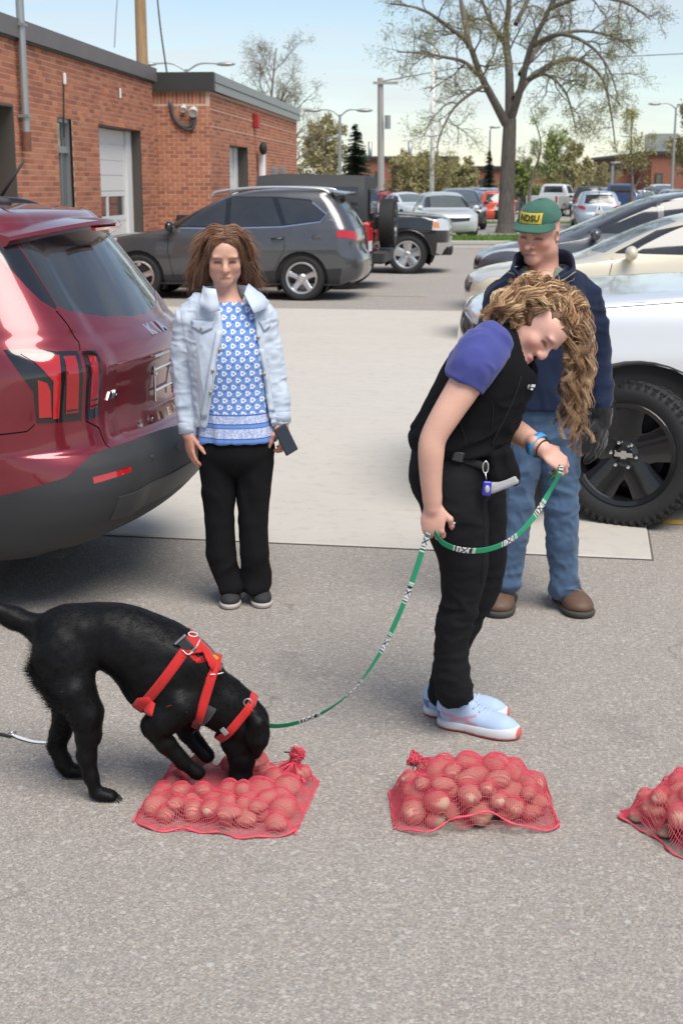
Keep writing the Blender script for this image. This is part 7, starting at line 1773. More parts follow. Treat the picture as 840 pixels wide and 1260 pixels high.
    F.chain([W(643, 530, .02), W(640, 575, .015), W(636, 615, .01), W(630, 660, .02), W(624, 700, .04), W(622, 717, .035)], [.096, .082, .070, .065, .063, .066], .012); F.chain([W(687, 530, .02), W(689, 575, .015), W(690, 620, .01), W(691, 665, .015), W(693, 704, .035), W(694, 721, .03)], [.096, .082, .071, .066, .063, .067], .012)
    jn = sdf_obj('jeans', F, M_JEANS, root, 1, None, lambda V, Q: folds(folds(V, Q, .006, (26, 26, 26), 23), Q, .015, (10, 10, 13), 21, np.clip(.25+np.exp(-((V[:, 2]-.10)/.13)**2)+.8*np.exp(-((V[:, 2]-.50)/.12)**2), 0, 1)))
    # gloved hand
    F = Field(wr_-np.array((.09, .10, .22)), wr_+np.array((.07, .08, .05)), .0045)
    hand_solid(F, wr_+np.array((0, 0, -.005)), (-.12, -.25, -1), (.75, -.65, 0), 1.22, (.35, .4, .45, .5), .3, 1, h=.0088); F.cone(wr_+np.array((0, 0, .04)), wr_+np.array((0, 0, -.01)), .040, .037, .01)
    sdf_obj('glove', F, M_GLOVE, root, 1, None, lambda V, Q: folds(V, Q, .004, (40, 40, 40), 2))
    # boots
    for (hx, hy, tx, ty) in ((622, 735, 612, 757), (690, 735, 712, 757)):
        h_ = G(hx, hy); d_ = nrm(G(tx, ty)-h_); shoe(root, h_+d_*.0, h_+d_, .325, .118, M_BOOT, M_BOOTS, 'boot', simple('tan_lace', (.23, .17, .11), .8))
    # cap
    F = Field(c-.17, c+.17, .0042)
    def hp(x, y, z): return c+Rm @ np.array((x, y, z))
    F.ell(hp(0, -.004, .062), np.array((.088, .106, .084)), Rm, .02); F.ell(hp(0, .045, .085), np.array((.062, .050, .045)), Rm, .03)
    F.halfcut(hp(0, .09, .060), Rm @ nrm((0, -.10, -1)), .004); F.ell(hp(0, -.004, .030), np.array((.080, .098, .085)), Rm, .006, 'cut')
    cap = sdf_obj('cap', F, M_CAP, root, 1, None, lambda V, Q: folds(V, Q, .005, (16, 16, 16), 5))
    # brim: curved plate
    n1, n2 = 21, 8; V = []
    for i in range(n1):
        a = math.pi*(i/(n1-1)); ca, sa = math.cos(a), math.sin(a)
        for j in range(n2):
            f = j/(n2-1); x = ca*(.080+.004*f); y = .034+sa*(.058+.066*f); z = .072-.022*f*sa-.026*(x/.08)**2*(.25+.75*f); V.append(hp(x, y, z))
    k = len(V); F_ = [(i*n2+j, i*n2+j+1, (i+1)*n2+j+1, (i+1)*n2+j) for i in range(n1-1) for j in range(n2-1)]
    o = mk('brim', V, F_, M_CAP, cap, True, True); md = o.modifiers.new('thick', 'SOLIDIFY'); md.thickness = .006; md.offset = 0
    # button and panel seams, patch with lettering wrapped onto the crown front
    b_ = MB(); b_.ell(hp(0, -.004, .144), (.009, .009, .005)); b_.build('cap_button', M_CAP, cap, True, True)
    bv = _bvh(cap)
    def wrap(x, z, off):
        o_ = Vector(hp(x, .30, .088+z)); d_ = Vector(Rm @ np.array((0, -1.0, -.0))); h = bv.ray_cast(o_, d_)
        if h[0] is None: return hp(x, .09, .088+z)
        return np.array(h[0]+h[1]*off)
    # patch turned a little to the wearer's left, as sewn on the front panels
    gx = np.linspace(-.047, .047, 17)
    def plate(name, z0, z1, m, off):
        V = [wrap(x, z, off) for z in np.linspace(z0, z1, 6) for x in gx]; F_ = [(j*17+i, j*17+i+1, (j+1)*17+i+1, (j+1)*17+i) for j in range(5) for i in range(16)]; return mk(name, V, F_, m, cap, True, True)
    pt = plate('gold_patch', -.016, .024, M_GOLD, .0025); plate('gold_bar', -.026, -.019, M_GOLD, .0025)
    cu = bpy.data.curves.new('t', 'FONT'); cu.body = 'NDSU'; cu.size = .033; cu.align_x = 'CENTER'; cu.align_y = 'CENTER'; cu.offset = .0012; cu.resolution_u = 2
    o = bpy.data.objects.new('t', cu); COL.objects.link(o); me = bpy.data.meshes.new_from_object(o.evaluated_get(bpy.context.evaluated_depsgraph_get())); bpy.data.objects.remove(o)
    bm = bmesh.new(); bm.from_mesh(me); bmesh.ops.triangulate(bm, faces=bm.faces); bmesh.ops.subdivide_edges(bm, edges=bm.edges, cuts=2); v = np.array([tuple(q.co) for q in bm.verts]); f = [tuple(x.index for x in q.verts) for q in bm.faces]; bm.free()
    mk('lettering', [wrap(-q[0]*.86, q[1]*.95+.004, .0045) for q in v], f, simple('cap_letter_green', (.012, .06, .035), .8), pt, False, True)
build_man()
# ------------------------------------------------------------ dog handler bending forward
M_VEST = mat_cloth('black_softshell', (.005, .005, .006), .92, 500, .25, .2, 0)
M_POLO = mat_cloth('royal_blue_polo', (.045, .055, .235), .85, 320, .3, .18, .2, c2=(.085, .095, .33))
M_CARGO = mat_cloth('black_stretch_cloth', (.008, .008, .0095), .85, 420, .3, .3, 0)
def mat_attr(name, rough=.7, bump=.3, bs=300):
    n = NT(name); v = n.coord(); n.set(color=n.mix(n.math('MULTIPLY', n.noise(v, bs*.5, 3), .2), n.attr(), (.3, .3, .32)), rough=rough, spec=.3, normal=n.bump(n.noise(v, bs, 2), bump, .0015)); return n.m
M_RUNUP = mat_attr('runner_mesh', .85, .4, 500); M_RUNSOLE = mat_attr('runner_sole', .6, .1)
M_WHITEP = simple('white_print', (.72, .72, .72), .7)
M_BLUEBAND = simple('blue_paper_band', (.05, .30, .62), .5)
M_GREYP = simple('grey_trim', (.42, .42, .43), .7, var=.1, bump=.2, bscale=300)
HY = 4.40
def HW(x, y, dy=0.0): return P(x, y, HY+dy)
def build_handler():
    root = thing('person', 'young woman with long curly hair in black vest bending over the leash', 'person', tuple(G(575, 893)))
    W = HW
    up = nrm((.85, -.06, .52)); fwd = nrm((.44, -.50, -.74)); hd = headframe(W(653, 402, -.02), fwd, up, .98); Rm, c = hd['R'], hd['c']
    wrN, wrF = W(532, 622, -.20), W(666, 551, -.02)
    lo, hi = bbox([W(495, 350), W(735, 915), W(600, 500, -.36), W(600, 600, .33)], .02)
    F = Field(lo, hi, .010, [(c-.12, c+.12), (wrN-np.array((.05, .06, .14)), wrN+np.array((.05, .05, .03))), (wrF-np.array((.03, .06, .10)), wrF+np.array((.14, .06, .04)))], .0038)
    head_solid(F, hd, True, .92, .95)
    F.chain([c-Rm[:, 2]*.06-Rm[:, 1]*.015, W(622, 412, -.0)], [.049, .058], .03)
    F.loft([(W(606, 428, 0), .15, .08, (0, 1, 0)), (W(588, 470, 0), .14, .09, (0, 1, 0)), (W(565, 530, 0), .12, .085, (0, 1, 0)), (W(556, 585, 0), .13, .10, (0, 1, 0))], .03)
    # near arm, hanging, and far forearm reaching right
    F.chain([W(590, 438, -.155), W(574, 470, -.20), W(550, 508, -.22), W(533, 538, -.225), W(530, 560, -.225), W(530, 590, -.215), wrN], [.048, .049, .043, .037, .036, .031, .0255], .012, 22)
    F.chain([W(628, 445, .13), W(612, 490, .16), W(606, 512, .14), W(636, 532, .06), wrF], [.048, .042, .038, .036, .025], .015, 18)
    F.chain([W(557, 600, -.085), W(568, 700, -.08), W(556, 790, -.07), W(557, 858, -.06)], [.07, .04, .025, .022], .02); F.chain([W(580, 600, .085), W(592, 700, .095), W(560, 790, .10), W(546, 858, .095)], [.07, .04, .025, .022], .02)
    tN = hand_solid(F, wrN, (.02, -.02, -1), (-.25, -.95, 0), .98, (1.05, 1.1, 1.1, 1.15), .8, -1, .02)
    tF = hand_solid(F, wrF, (.70, -.10, -.55), (.35, -.62, .62), .98, (.85, .95, 1.05, 1.15), 1.0, -1, .02)
    skin = (.70, .425, .325)
    def cols(V):
        cc = paint_face(V, hd, (.76, .46, .37), (.60, .12, .12), dict(lash=(.05, .03, .025), brow=(.22, .13, .08), browa=.55, flush=.9, socket=.5))
        far = np.linalg.norm(V-c, axis=1)[:, None] > .14; n_ = vnoise(V, 30, 2)[:, None]; arm = np.array(skin)*(.96+.08*n_); hands = ((V[:, 2:3] < wrN[2]) | (V[:, 0:1] > wrF[0]+.01)) & far
        arm = np.where(hands, np.array((.68, .39, .31)), arm); return np.where(far, arm, cc)
    sdf_obj('body', F, M_SKIN, root, 1, cols)
    # polo sleeve and shirt
    lo, hi = bbox([W(535, 395), W(665, 560), W(600, 450, -.34), W(600, 450, .3)], .02); F = Field(lo, hi, .0055)
    F.chain([W(603, 424, -.13), W(590, 437, -.165), W(581, 452, -.195), W(573, 470, -.205)], [.070, .075, .072, .066], .02); F.halfcut(W(570.5, 474, -.2), nrm(np.array((-.50, -.12, -.86))), .004)
    F.loft([(W(612, 418, 0), .12, .07, (0, 1, 0)), (W(600, 445, 0), .15, .10, (0, 1, 0)), (W(590, 470, 0), .14, .10, (0, 1, 0))], .02, 14)
    F.chain([W(628, 440, .12), W(618, 470, .17)], [.068, .060], .02)
    F.cone(W(574, 470, -.205), W(566, 484, -.215), .054, .054, .004, 'cut')
    sdf_obj('polo_shirt', F, M_POLO, root, 1, None, lambda V, Q: folds(V, Q, .010, (16, 16, 16), 31, ax=np.stack([nrm((.5, 0, .86)), (0, 1, 0), nrm((.86, 0, -.5))], axis=1)))
    # vest
    lo, hi = bbox([W(492, 372), W(680, 575), W(600, 450, -.28), W(600, 450, .28)], .02); F = Field(lo, hi, .0055)
    sx = (0, 1, 0)
    F.loft([(W(628, 404, 0), .085, .062, sx), (W(616, 416, 0), .145, .078, sx), (W(606, 440, 0), .175, .112, sx), (W(597, 470, -.005), .180, .138, sx), (W(582, 505, -.005), .172, .145, sx), (W(568, 535, 0), .168, .148, sx), (W(562, 552, 0), .172, .155, sx)], .02, 34)
    F.ell(W(628, 468, -.06), (.075, .075, .10), rot('Y', R(24)), .03); F.ell(W(632, 470, .06), (.07, .075, .10), rot('Y', R(24)), .03)
    F.halfcut(W(560, 553, 0), nrm((.08, 0, -1)), .006)
    # arm holes
    F.cone(W(592, 440, -.40), W(592, 440, -.150), .070, .062, .012, 'cut'); F.cone(W(625, 445, .40), W(625, 445, .15), .066, .060, .012, 'cut')
    # collar standing round the neck and chin
    F.chain([W(622, 396, .06), W(640, 410, .07), W(655, 432, .05)], [.022, .024, .022], .02)
    F.chain([W(608, 402, -.07), W(626, 418, -.10), W(640, 438, -.095), W(648, 452, -.07)], [.020, .020, .018, .016], .02)
    F.ell(W(634, 440, .0), (.045, .075, .030), rot('Y', R(40)), .03)
    F.ell(c+Rm @ np.array((0, .03, -.03)), np.array((.088, .118, .098)), Rm, .004, 'cut')
    def cr(V, Q):
        return folds(V, Q, .010, (12, 12, 26), 41, np.clip((1.25-V[:, 2])*5, .25, 1), ax=np.stack([nrm((.9, 0, .42)), (0, 1, 0), nrm((-.42, 0, .9))], axis=1))
    vs_ = sdf_obj('vest', F, M_VEST, root, 1, None, cr); bv = _bvh(vs_)
    def pr(x, y, off): return drop(bv, W(x, y, -.3), off)
    b_ = MB(); b_.tube(spline([pr(x, y, .002) for x, y in ((640, 462), (635, 480), (625, 505), (612, 530), (604, 548))], 24), .0022, 5); b_.build('zip', M_SEAM, vs_, True, True)
    b_ = MB(); b_.tube(spline([pr(x, y, .001) for x, y in ((556, 462), (556, 490), (566, 520), (574, 548))], 24), .0014, 4); b_.tube(spline([pr(x, y, .001) for x, y in ((600, 474), (606, 500), (604, 530))], 24), .0014, 4); b_.build('seam', M_SEAM, vs_, True, True)
    # chest badge: emblem and two lines of small lettering
    ctr = pr(652, 476, .003); h = bv.find_nearest(Vector(ctr)); nn = nrm(np.array(h[1])); nn = nn if nn[1] < 0 else -nn; xx = nrm(np.cross((0.25, 0, 1.0), nn)); yy = np.cross(nn, xx); rm = np.stack([xx, yy, nn], axis=1)
    base = ctr-_rootloc(root)
    for (dx, dy, w_, h_) in ((.001, .005, .010, .009), (.013, .005, .009, .009), (.004, -.006, .014, .0055)):
        b_ = MB(); b_.box(base+xx*dx+yy*dy+nn*.002, (w_, h_, .001), rm); b_.build('print_block', M_WHITEP, vs_)
    b_ = MB(); b_.lathe(base-xx*.016+nn*.001, nn, [(.0085, 0), (.0085, .001), (.006, .001), (.006, .0015), (0, .0015)], 16); b_.build('emblem', simple('badge_grey', (.20, .18, .16), .5), vs_, True)
    # trousers
    lo, hi = bbox([W(494, 530), W(650, 890), W(560, 600, -.3), W(560, 600, .3)], .02); F = Field(lo, hi, .007)
    F.ell(W(562, 560, 0), (.148, .165, .09), rot('Y', R(6)), .03); F.ell(W(557, 588, 0), (.144, .162, .095), rot('Y', R(10)), .04); F.ell(W(541, 588, -.05), (.092, .095, .095), None, .04)
    F.chain([W(557, 600, -.085), W(561, 640, -.085), W(570, 690, -.08), W(566, 738, -.075), W(556, 782, -.07), W(556, 822, -.065), W(559, 854, -.06)], [.110, .096, .076, .061, .053, .055, .060], .015, 22)
    F.chain([W(580, 600, .085), W(588, 650, .09), W(594, 700, .095), W(580, 745, .10), W(560, 790, .10), W(550, 826, .095), W(546, 852, .095)], [.104, .090, .070, .058, .050, .051, .055], .015, 22)
    F.cone(W(562, 866, -.06), W(566, 896, -.06), .042, .05, .006, 'cut')
    def crt(V, Q):
        m_ = np.clip(.25+.9*np.exp(-((V[:, 2]-.42)/.10)**2)+.7*np.exp(-((V[:, 2]-.13)/.12)**2)+.8*np.exp(-((V[:, 2]-.80)/.10)**2), 0, 1); return folds(folds(V, Q, .010, (8, 8, 18), 52, m_), Q, .004, (22, 22, 34), 54, m_)
    tr = sdf_obj('trousers', F, M_CARGO, root, 1, None, crt); bt = _bvh(tr)
    def prt(x, y, off): return drop(bt, W(x, y, -.3), off)
    b_ = MB(); b_.tube(spline([prt(x, y, .001) for x, y in ((508, 592), (522, 612), (545, 622))], 16), .0016, 4); b_.tube(spline([prt(x, y, .001) for x, y in ((590, 600), (596, 650), (592, 720), (578, 790), (584, 850))], 26), .0014, 4); b_.build('seam', M_SEAM, tr, True, True)
    b_ = MB(); p_ = prt(558, 643, .003); b_.box(p_, (.010, .002, .004)); b_.build('pocket_tag', M_WHITEP, tr, False, True)
    # belt of the treat bag, buckle
    b_ = MB(); P_ = [prt(x, y, .006) for x, y in ((508, 548), (530, 552), (560, 562), (590, 572), (604, 576))]
    for i, p_ in enumerate(spline(P_, 18)): pass
    Q_ = spline(P_, 18); V_ = []
    for p_ in Q_: V_ += [p_+np.array((0, -.004, .012)), p_+np.array((0, -.004, -.012))]
    belt = thing('treat_pouch', 'black treat pouch with grey rim clipped to the waist belt of the handler', 'pouch', tuple(W(617, 578, -.13)))
    o = mk('belt', V_, [(2*i, 2*i+1, 2*i+3, 2*i+2) for i in range(17)], M_BELT, belt, True, True); md = o.modifiers.new('thick', 'SOLIDIFY'); md.thickness = .003
    b_ = MB(); p_ = prt(563, 563, .014); b_.box(p_, (.035, .01, .032), rot('Y', R(15)), bevel=.003); b_.build('buckle', M_PLAST, belt, False, True)
    F = Field(W(617, 575, -.15)-.11, W(617, 575, -.15)+.11, .0045)
    rp = rot('Y', R(-12)); F.box(W(617, 570, -.13), (.040, .040, .050), rp, .018, .01); F.box(W(618, 585, -.13), (.048, .044, .034), rp, .018, .02)
    sdf_obj('pouch_body', F, M_VEST, belt, 1, None, lambda V, Q: folds(V, Q, .006, (25, 25, 18), 3))
    F = Field(W(617, 594, -.15)-.10, W(617, 594, -.15)+.10, .0045); rp2 = rot('Y', R(-22)); F.box(W(616.5, 592, -.13), (.052, .048, .019), rp2, .012, .01); sdf_obj('grey_rim', F, M_GREYP, belt, 1)
    ck = thing('clicker', 'blue training clicker hanging on a silver carabiner at the treat pouch', 'clicker', tuple(W(598, 590, -.19)))
    a_ = W(597, 575, -.185); b_ = MB(); cc = [a_+np.array((math.cos(t)*.0085, 0, math.sin(t)*.019)) for t in np.linspace(0, 2*math.pi, 25)]; b_.tube(cc, .0028, 6, False); b_.tube([a_-np.array((0, 0, .019)), W(598, 590, -.19)], .002, 5); b_.build('carabiner', M_CHROME, ck, True, True)
    b_ = MB(); b_.box(W(598.5, 601, -.19), (.027, .014, .046), rot('Y', R(4)), bevel=.004); kb = b_.build('clicker_body', simple('royal_plastic', (.035, .035, .42), .3), ck, False, True)
    b_ = MB(); b_.ell(W(599, 602, -.198), (.008, .005, .013)); b_.build('clicker_button', M_GREYP, kb, True, True)
    # wristband and hair tie
    d_ = nrm(wrF-W(636, 532, .06)); wb = thing('wristband', 'bright blue paper wristband on the far wrist of the handler', 'wristband', tuple(wrF))
    b_ = MB(); b_.tube([wrF-d_*.028, wrF-d_*.006], [.043, .040], 24, False); o = b_.build('band', M_BLUEBAND, wb, True, True); md = o.modifiers.new('thick', 'SOLIDIFY'); md.thickness = .0012
    b_ = MB(); fr = frame(d_); b_.tube([wrF+d_*.006+fr[:, 0]*math.cos(t)*.031+fr[:, 1]*math.sin(t)*.031 for t in np.linspace(0, 2*math.pi, 25)], .0026, 6, False); tag(b_.build('hair_tie', M_BLACK, None, True), 'black hair tie round the far wrist next to the blue band', 'hair tie')
    # running shoes
    def acc(V):
        n_ = vnoise(V, 40, 5); b0 = np.array((.40, .53, .74)); c_ = np.tile(b0, (len(V), 1))*(.92+.16*n_[:, None]); y, z, x = V[:, 1], V[:, 2], np.abs(V[:, 0])
        s1 = (np.abs(z-(.052-(y-.06)*.18)) < .006) & (y > .02) & (y < .15); c_[s1] = (.62, .30, .36); s2 = (np.abs(z-(.035+(y-.05)*.35)) < .005) & (y > .05) & (y < .14); c_[s2] = (.55, .28, .40)
        hl = (y < .015) & (z < .06); c_[hl] = (.10, .20, .46); return c_
    for (hx, hy, tx, ty) in ((541, 891, 633, 909), (523, 878, 622, 885)):
        h_ = G(hx, hy); t_ = G(tx, ty); shoe(root, h_, t_, .285, .104, M_RUNUP, M_RUNSOLE, 'runner', simple('pale_lace', (.52, .60, .70), .8), acc)
    # ---- hair: long curls, part falling over the back, part hanging straight down beside the face
    r = np.random.default_rng(8); paths = []; cols_ = []
    def hp(x, y, z): return c+Rm @ np.array((x, y, z))
    F = Field(c-.17, c+.17, .0065); F.ell(hp(0, -.026, .040), np.array((.078, .086, .080)), Rm, .02); F.ell(hp(.0, -.075, -.02), np.array((.065, .04, .06)), Rm, .03); F.ell(hp(0, .028, .078), np.array((.066, .058, .046)), Rm, .02); F.ell(hp(.06, -.03, .01), np.array((.03, .05, .05)), Rm, .02)
    cap = sdf_obj('hair', F, simple('blonde_hair_mass', (.13, .065, .030), .6, var=.35, vscale=40, bump=.6, bscale=120), root, 0, None, lambda V, Q: folds(V, Q, .012, (30, 30, 30), 3))
    dark, mid, light = np.array((.11, .048, .020)), np.array((.42, .22, .095)), np.array((.74, .53, .32))
    def lock(pts, nst, spread, amp, wl_, seg, thick=.0013, tone=None, taper=.75):
        """one curl clump: centre line wound into a loose helix, many strands round it"""
        C = spline(pts, seg); L = np.concatenate([[0], np.cumsum(np.linalg.norm(np.diff(C, axis=0), axis=1))]); T = np.gradient(C, axis=0); T /= np.maximum(np.linalg.norm(T, axis=1), 1e-9)[:, None]
        h = nrm(np.cross(T.mean(0), (0.3, 1, .2))); a = h-T*(T @ h)[:, None]; a /= np.linalg.norm(a, axis=1)[:, None]; b = np.cross(T, a); ph = r.uniform(0, 6.28); t_ = L/L[-1]
        hand = 1 if r.random() > .5 else -1; g0 = r.uniform(0, 1) if tone is None else tone; A = amp*np.clip(t_*3.0, 0, 1)
        for k in range(nst):
            dp = r.normal(0, .25); oa, ob = r.normal(0, spread, 2); an = ph+dp+hand*2*math.pi*L/wl_
            q = C+a*(A*np.cos(an))[:, None]+b*(A*np.sin(an))[:, None]+(a*oa+b*ob)*((1-.25*t_)*np.clip(t_*5+.25, 0, 1))[:, None]; paths.append(q)
            g_ = np.clip(g0*.8+r.uniform(-.1, .42), 0, 1); cc_ = dark*(1-g_)+mid*g_ if g_ < .5 else mid*(2-2*g_)+light*(2*g_-1); cols_.append(cc_)
    def root_at(az, el): return hp(.080*math.sin(az)*math.cos(el), -.018+.092*math.cos(az)*math.cos(el), .037+.084*math.sin(el))
    # hanging curtain on the far / crown side (falls to the right in view)
    for i in range(60):
        az = R(r.uniform(-150, -25)); el = R(r.uniform(15, 80)); p0 = root_at(az, el); x_ = r.uniform(697, 728); dy_ = r.uniform(-.03, .13); y1 = r.uniform(425, 445); y2 = r.uniform(470, 560) if r.random() < .75 else r.uniform(440, 500)
        k_ = (p0-c); p1 = p0+nrm(k_)*.035+np.array((.02, 0, .004)); top = W(x_-4, r.uniform(385, 405), dy_)
        lock([p0, p1, top, W(x_, y1, dy_), W(x_+r.normal(-3, 4), (y1+y2)/2, dy_), W(x_+r.normal(-6, 7), y2, dy_+r.normal(0, .01))], 15, .0065, .0125, r.uniform(.085, .12), 40)
    # locks swept back over the near side, nape and shoulder (to the left in view)
    for i in range(52):
        az = R(r.uniform(66, 180)); el = R(r.uniform(-14, 75)); p0 = root_at(az, el); n_ = nrm(p0-c); tx, ty = r.uniform(588, 628), r.uniform(382, 404)
        m1 = p0+n_*.028+np.array((-.015, -.005, .012)); m2 = W((tx+650)/2+r.normal(0, 5), r.uniform(362, 384), r.uniform(-.13, .03)); e_ = W(tx, ty, r.uniform(-.12, .02))
        lock([p0, m1, m2, e_+np.array((.03, 0, .012)), e_], 14, .006, .011, r.uniform(.075, .105), 26)
    # crown: short-run locks that lie over the skull towards both sides of the parting
    for i in range(60):
        az = R(r.uniform(-60, 200)); el = R(r.uniform(35, 88)); p0 = root_at(az, el); s_ = 1 if az > R(55) else -1; n_ = nrm(p0-c)
        if s_ > 0: q1 = p0+n_*.020-Rm[:, 2]*.03-Rm[:, 1]*.02; q2 = root_at(az+R(r.uniform(5, 30)), R(r.uniform(-10, 25)))+n_*.018; q3 = W(r.uniform(608, 640), r.uniform(372, 396), r.uniform(-.10, .02))
        else: q1 = p0+n_*.018; q2 = root_at(az-R(r.uniform(10, 40)), R(r.uniform(20, 60)))+n_*.022; q3 = W(r.uniform(700, 724), r.uniform(400, 440), r.uniform(0, .1))
        lock([p0, q1, q2, q3], 14, .0055, .007, r.uniform(.08, .11), 20)
    # hairline: locks rooted along the brow edge and drawn back over the cap
    for i in range(46):
        az = R(r.uniform(-70, 75)); el = R(r.uniform(44, 60)); p0 = hp(.070*math.sin(az)*math.cos(el), .030+.066*math.cos(az)*math.cos(el), .072+.050*math.sin(el)); n_ = nrm(p0-c)
        q1 = p0+n_*.010-Rm[:, 1]*.025+Rm[:, 2]*.012; s_ = 1 if az > R(10) else -1; q2 = root_at(R(120)*s_+R(r.normal(0, 15)), R(r.uniform(35, 65)))+n_*.014
        q3 = W(r.uniform(625, 645), r.uniform(366, 388), r.uniform(-.10, -.02)) if s_ > 0 else W(r.uniform(702, 722), r.uniform(405, 440), r.uniform(-.02, .08)); lock([p0, q1, q2, q3], 11, .0045, .005, r.uniform(.07, .1), 22, tone=r.uniform(.15, .75))
    # braid rows running back from the temple, and fine fly-aways
    for j, (a0, e0) in enumerate(((62, 28), (52, 40), (44, 52))):
        pts = [root_at(R(a0+k*16), R(e0+k*7-j*1))+nrm(root_at(R(a0+k*16), R(e0+k*7))-c)*.012 for k in range(7)]; lock(pts, 16, .0022, .0055, .020, 40, tone=.45); lock(pts, 16, .0022, .0055, .020, 40, tone=.75)
    for i in range(40):
        az = R(r.uniform(-160, 200)); el = R(r.uniform(10, 88)); p0 = root_at(az, el); n_ = nrm(p0-c); e_ = p0+n_*r.uniform(.03, .06)+r.normal(0, .025, 3)+np.array((0, 0, -.02)); lock([p0, p0+n_*.03, e_], 1, .001, .006, .05, 12, tone=.8)
    V, F_, C_ = fast_tubes(hairs(paths, .0015, .0006, cols_), 3); mk('strands', V, F_, M_HAIR, cap, True, True, 'stuff', C_)
    return tN, tF
M_BELT = mat_cloth('black_webbing', (.020, .020, .022), .8, 200, .5, .2)
H_TIPS = build_handler()
# ================================================================ DOG
def mat_fur():
    n = NT('black_fur'); v = n.coord(scale=(1, 1, 1)); a = n.noise(v, 14, 4, .6); s_ = n.noise(n.coord(scale=(.35, 1, 1)), 260, 3, .6)
    n.set(color=n.mix(a, (.0035, .0035, .004), (.007, .0068, .0068)), rough=n.math('MULTIPLY_ADD', s_, .25, .36), spec=.16, normal=n.bump(n.math('ADD', s_, n.math('MULTIPLY', a, .6)), .25, .0015)); return n.m
M_FUR = mat_fur(); M_WEB = mat_cloth('red_webbing', (.48, .022, .020), .75, 260, .5, .15, .15); M_WEBD = mat_cloth('charcoal_webbing', (.035, .035, .038), .8, 260, .4, .15)
DY = 3.93
def D(x, y, dy=0.0): return P(x, y, DY+dy)
def ring(bvh, c, s, t, width, off, m, par, name, n=56, th=.003, span=(0, 2*math.pi), cap=.17):
    """strap that runs right round a body: plane spanned by s and t through c"""
    s, t = nrm(s), nrm(t); ax = np.cross(s, t); A = np.linspace(span[0], span[1], n); V = []
    for a in A:
        d = s*math.cos(a)+t*math.sin(a)
        for w in (-.5, -.17, .17, .5):
            o = c+ax*width*w; h = bvh.ray_cast(Vector(o), Vector(d)); r_ = np.linalg.norm(np.array(h[0])-o) if h[0] is not None else .09; V.append([o, d, min(r_, cap)])
    rr = np.array([v[2] for v in V]).reshape(n, 4)
    for _ in range(3): rr = np.maximum(rr, (np.roll(rr, 1, 0)+np.roll(rr, -1, 0))/2 if span[1]-span[0] > 6.2 else rr)
    rr = np.repeat(rr.max(axis=1, keepdims=True)*.5+rr.mean(axis=1, keepdims=True)*.5, 4, axis=1)
    P_ = np.array([v[0]+v[1]*(rr.ravel()[i]+off) for i, v in enumerate(V)]); F = [(i*4+j, i*4+j+1, (i+1)*4+j+1, (i+1)*4+j) for i in range(n-1) for j in range(3)]
    o = mk(name, P_, F, m, par, True, True); md = o.modifiers.new('thick', 'SOLIDIFY'); md.thickness = th; md.offset = 1; return o
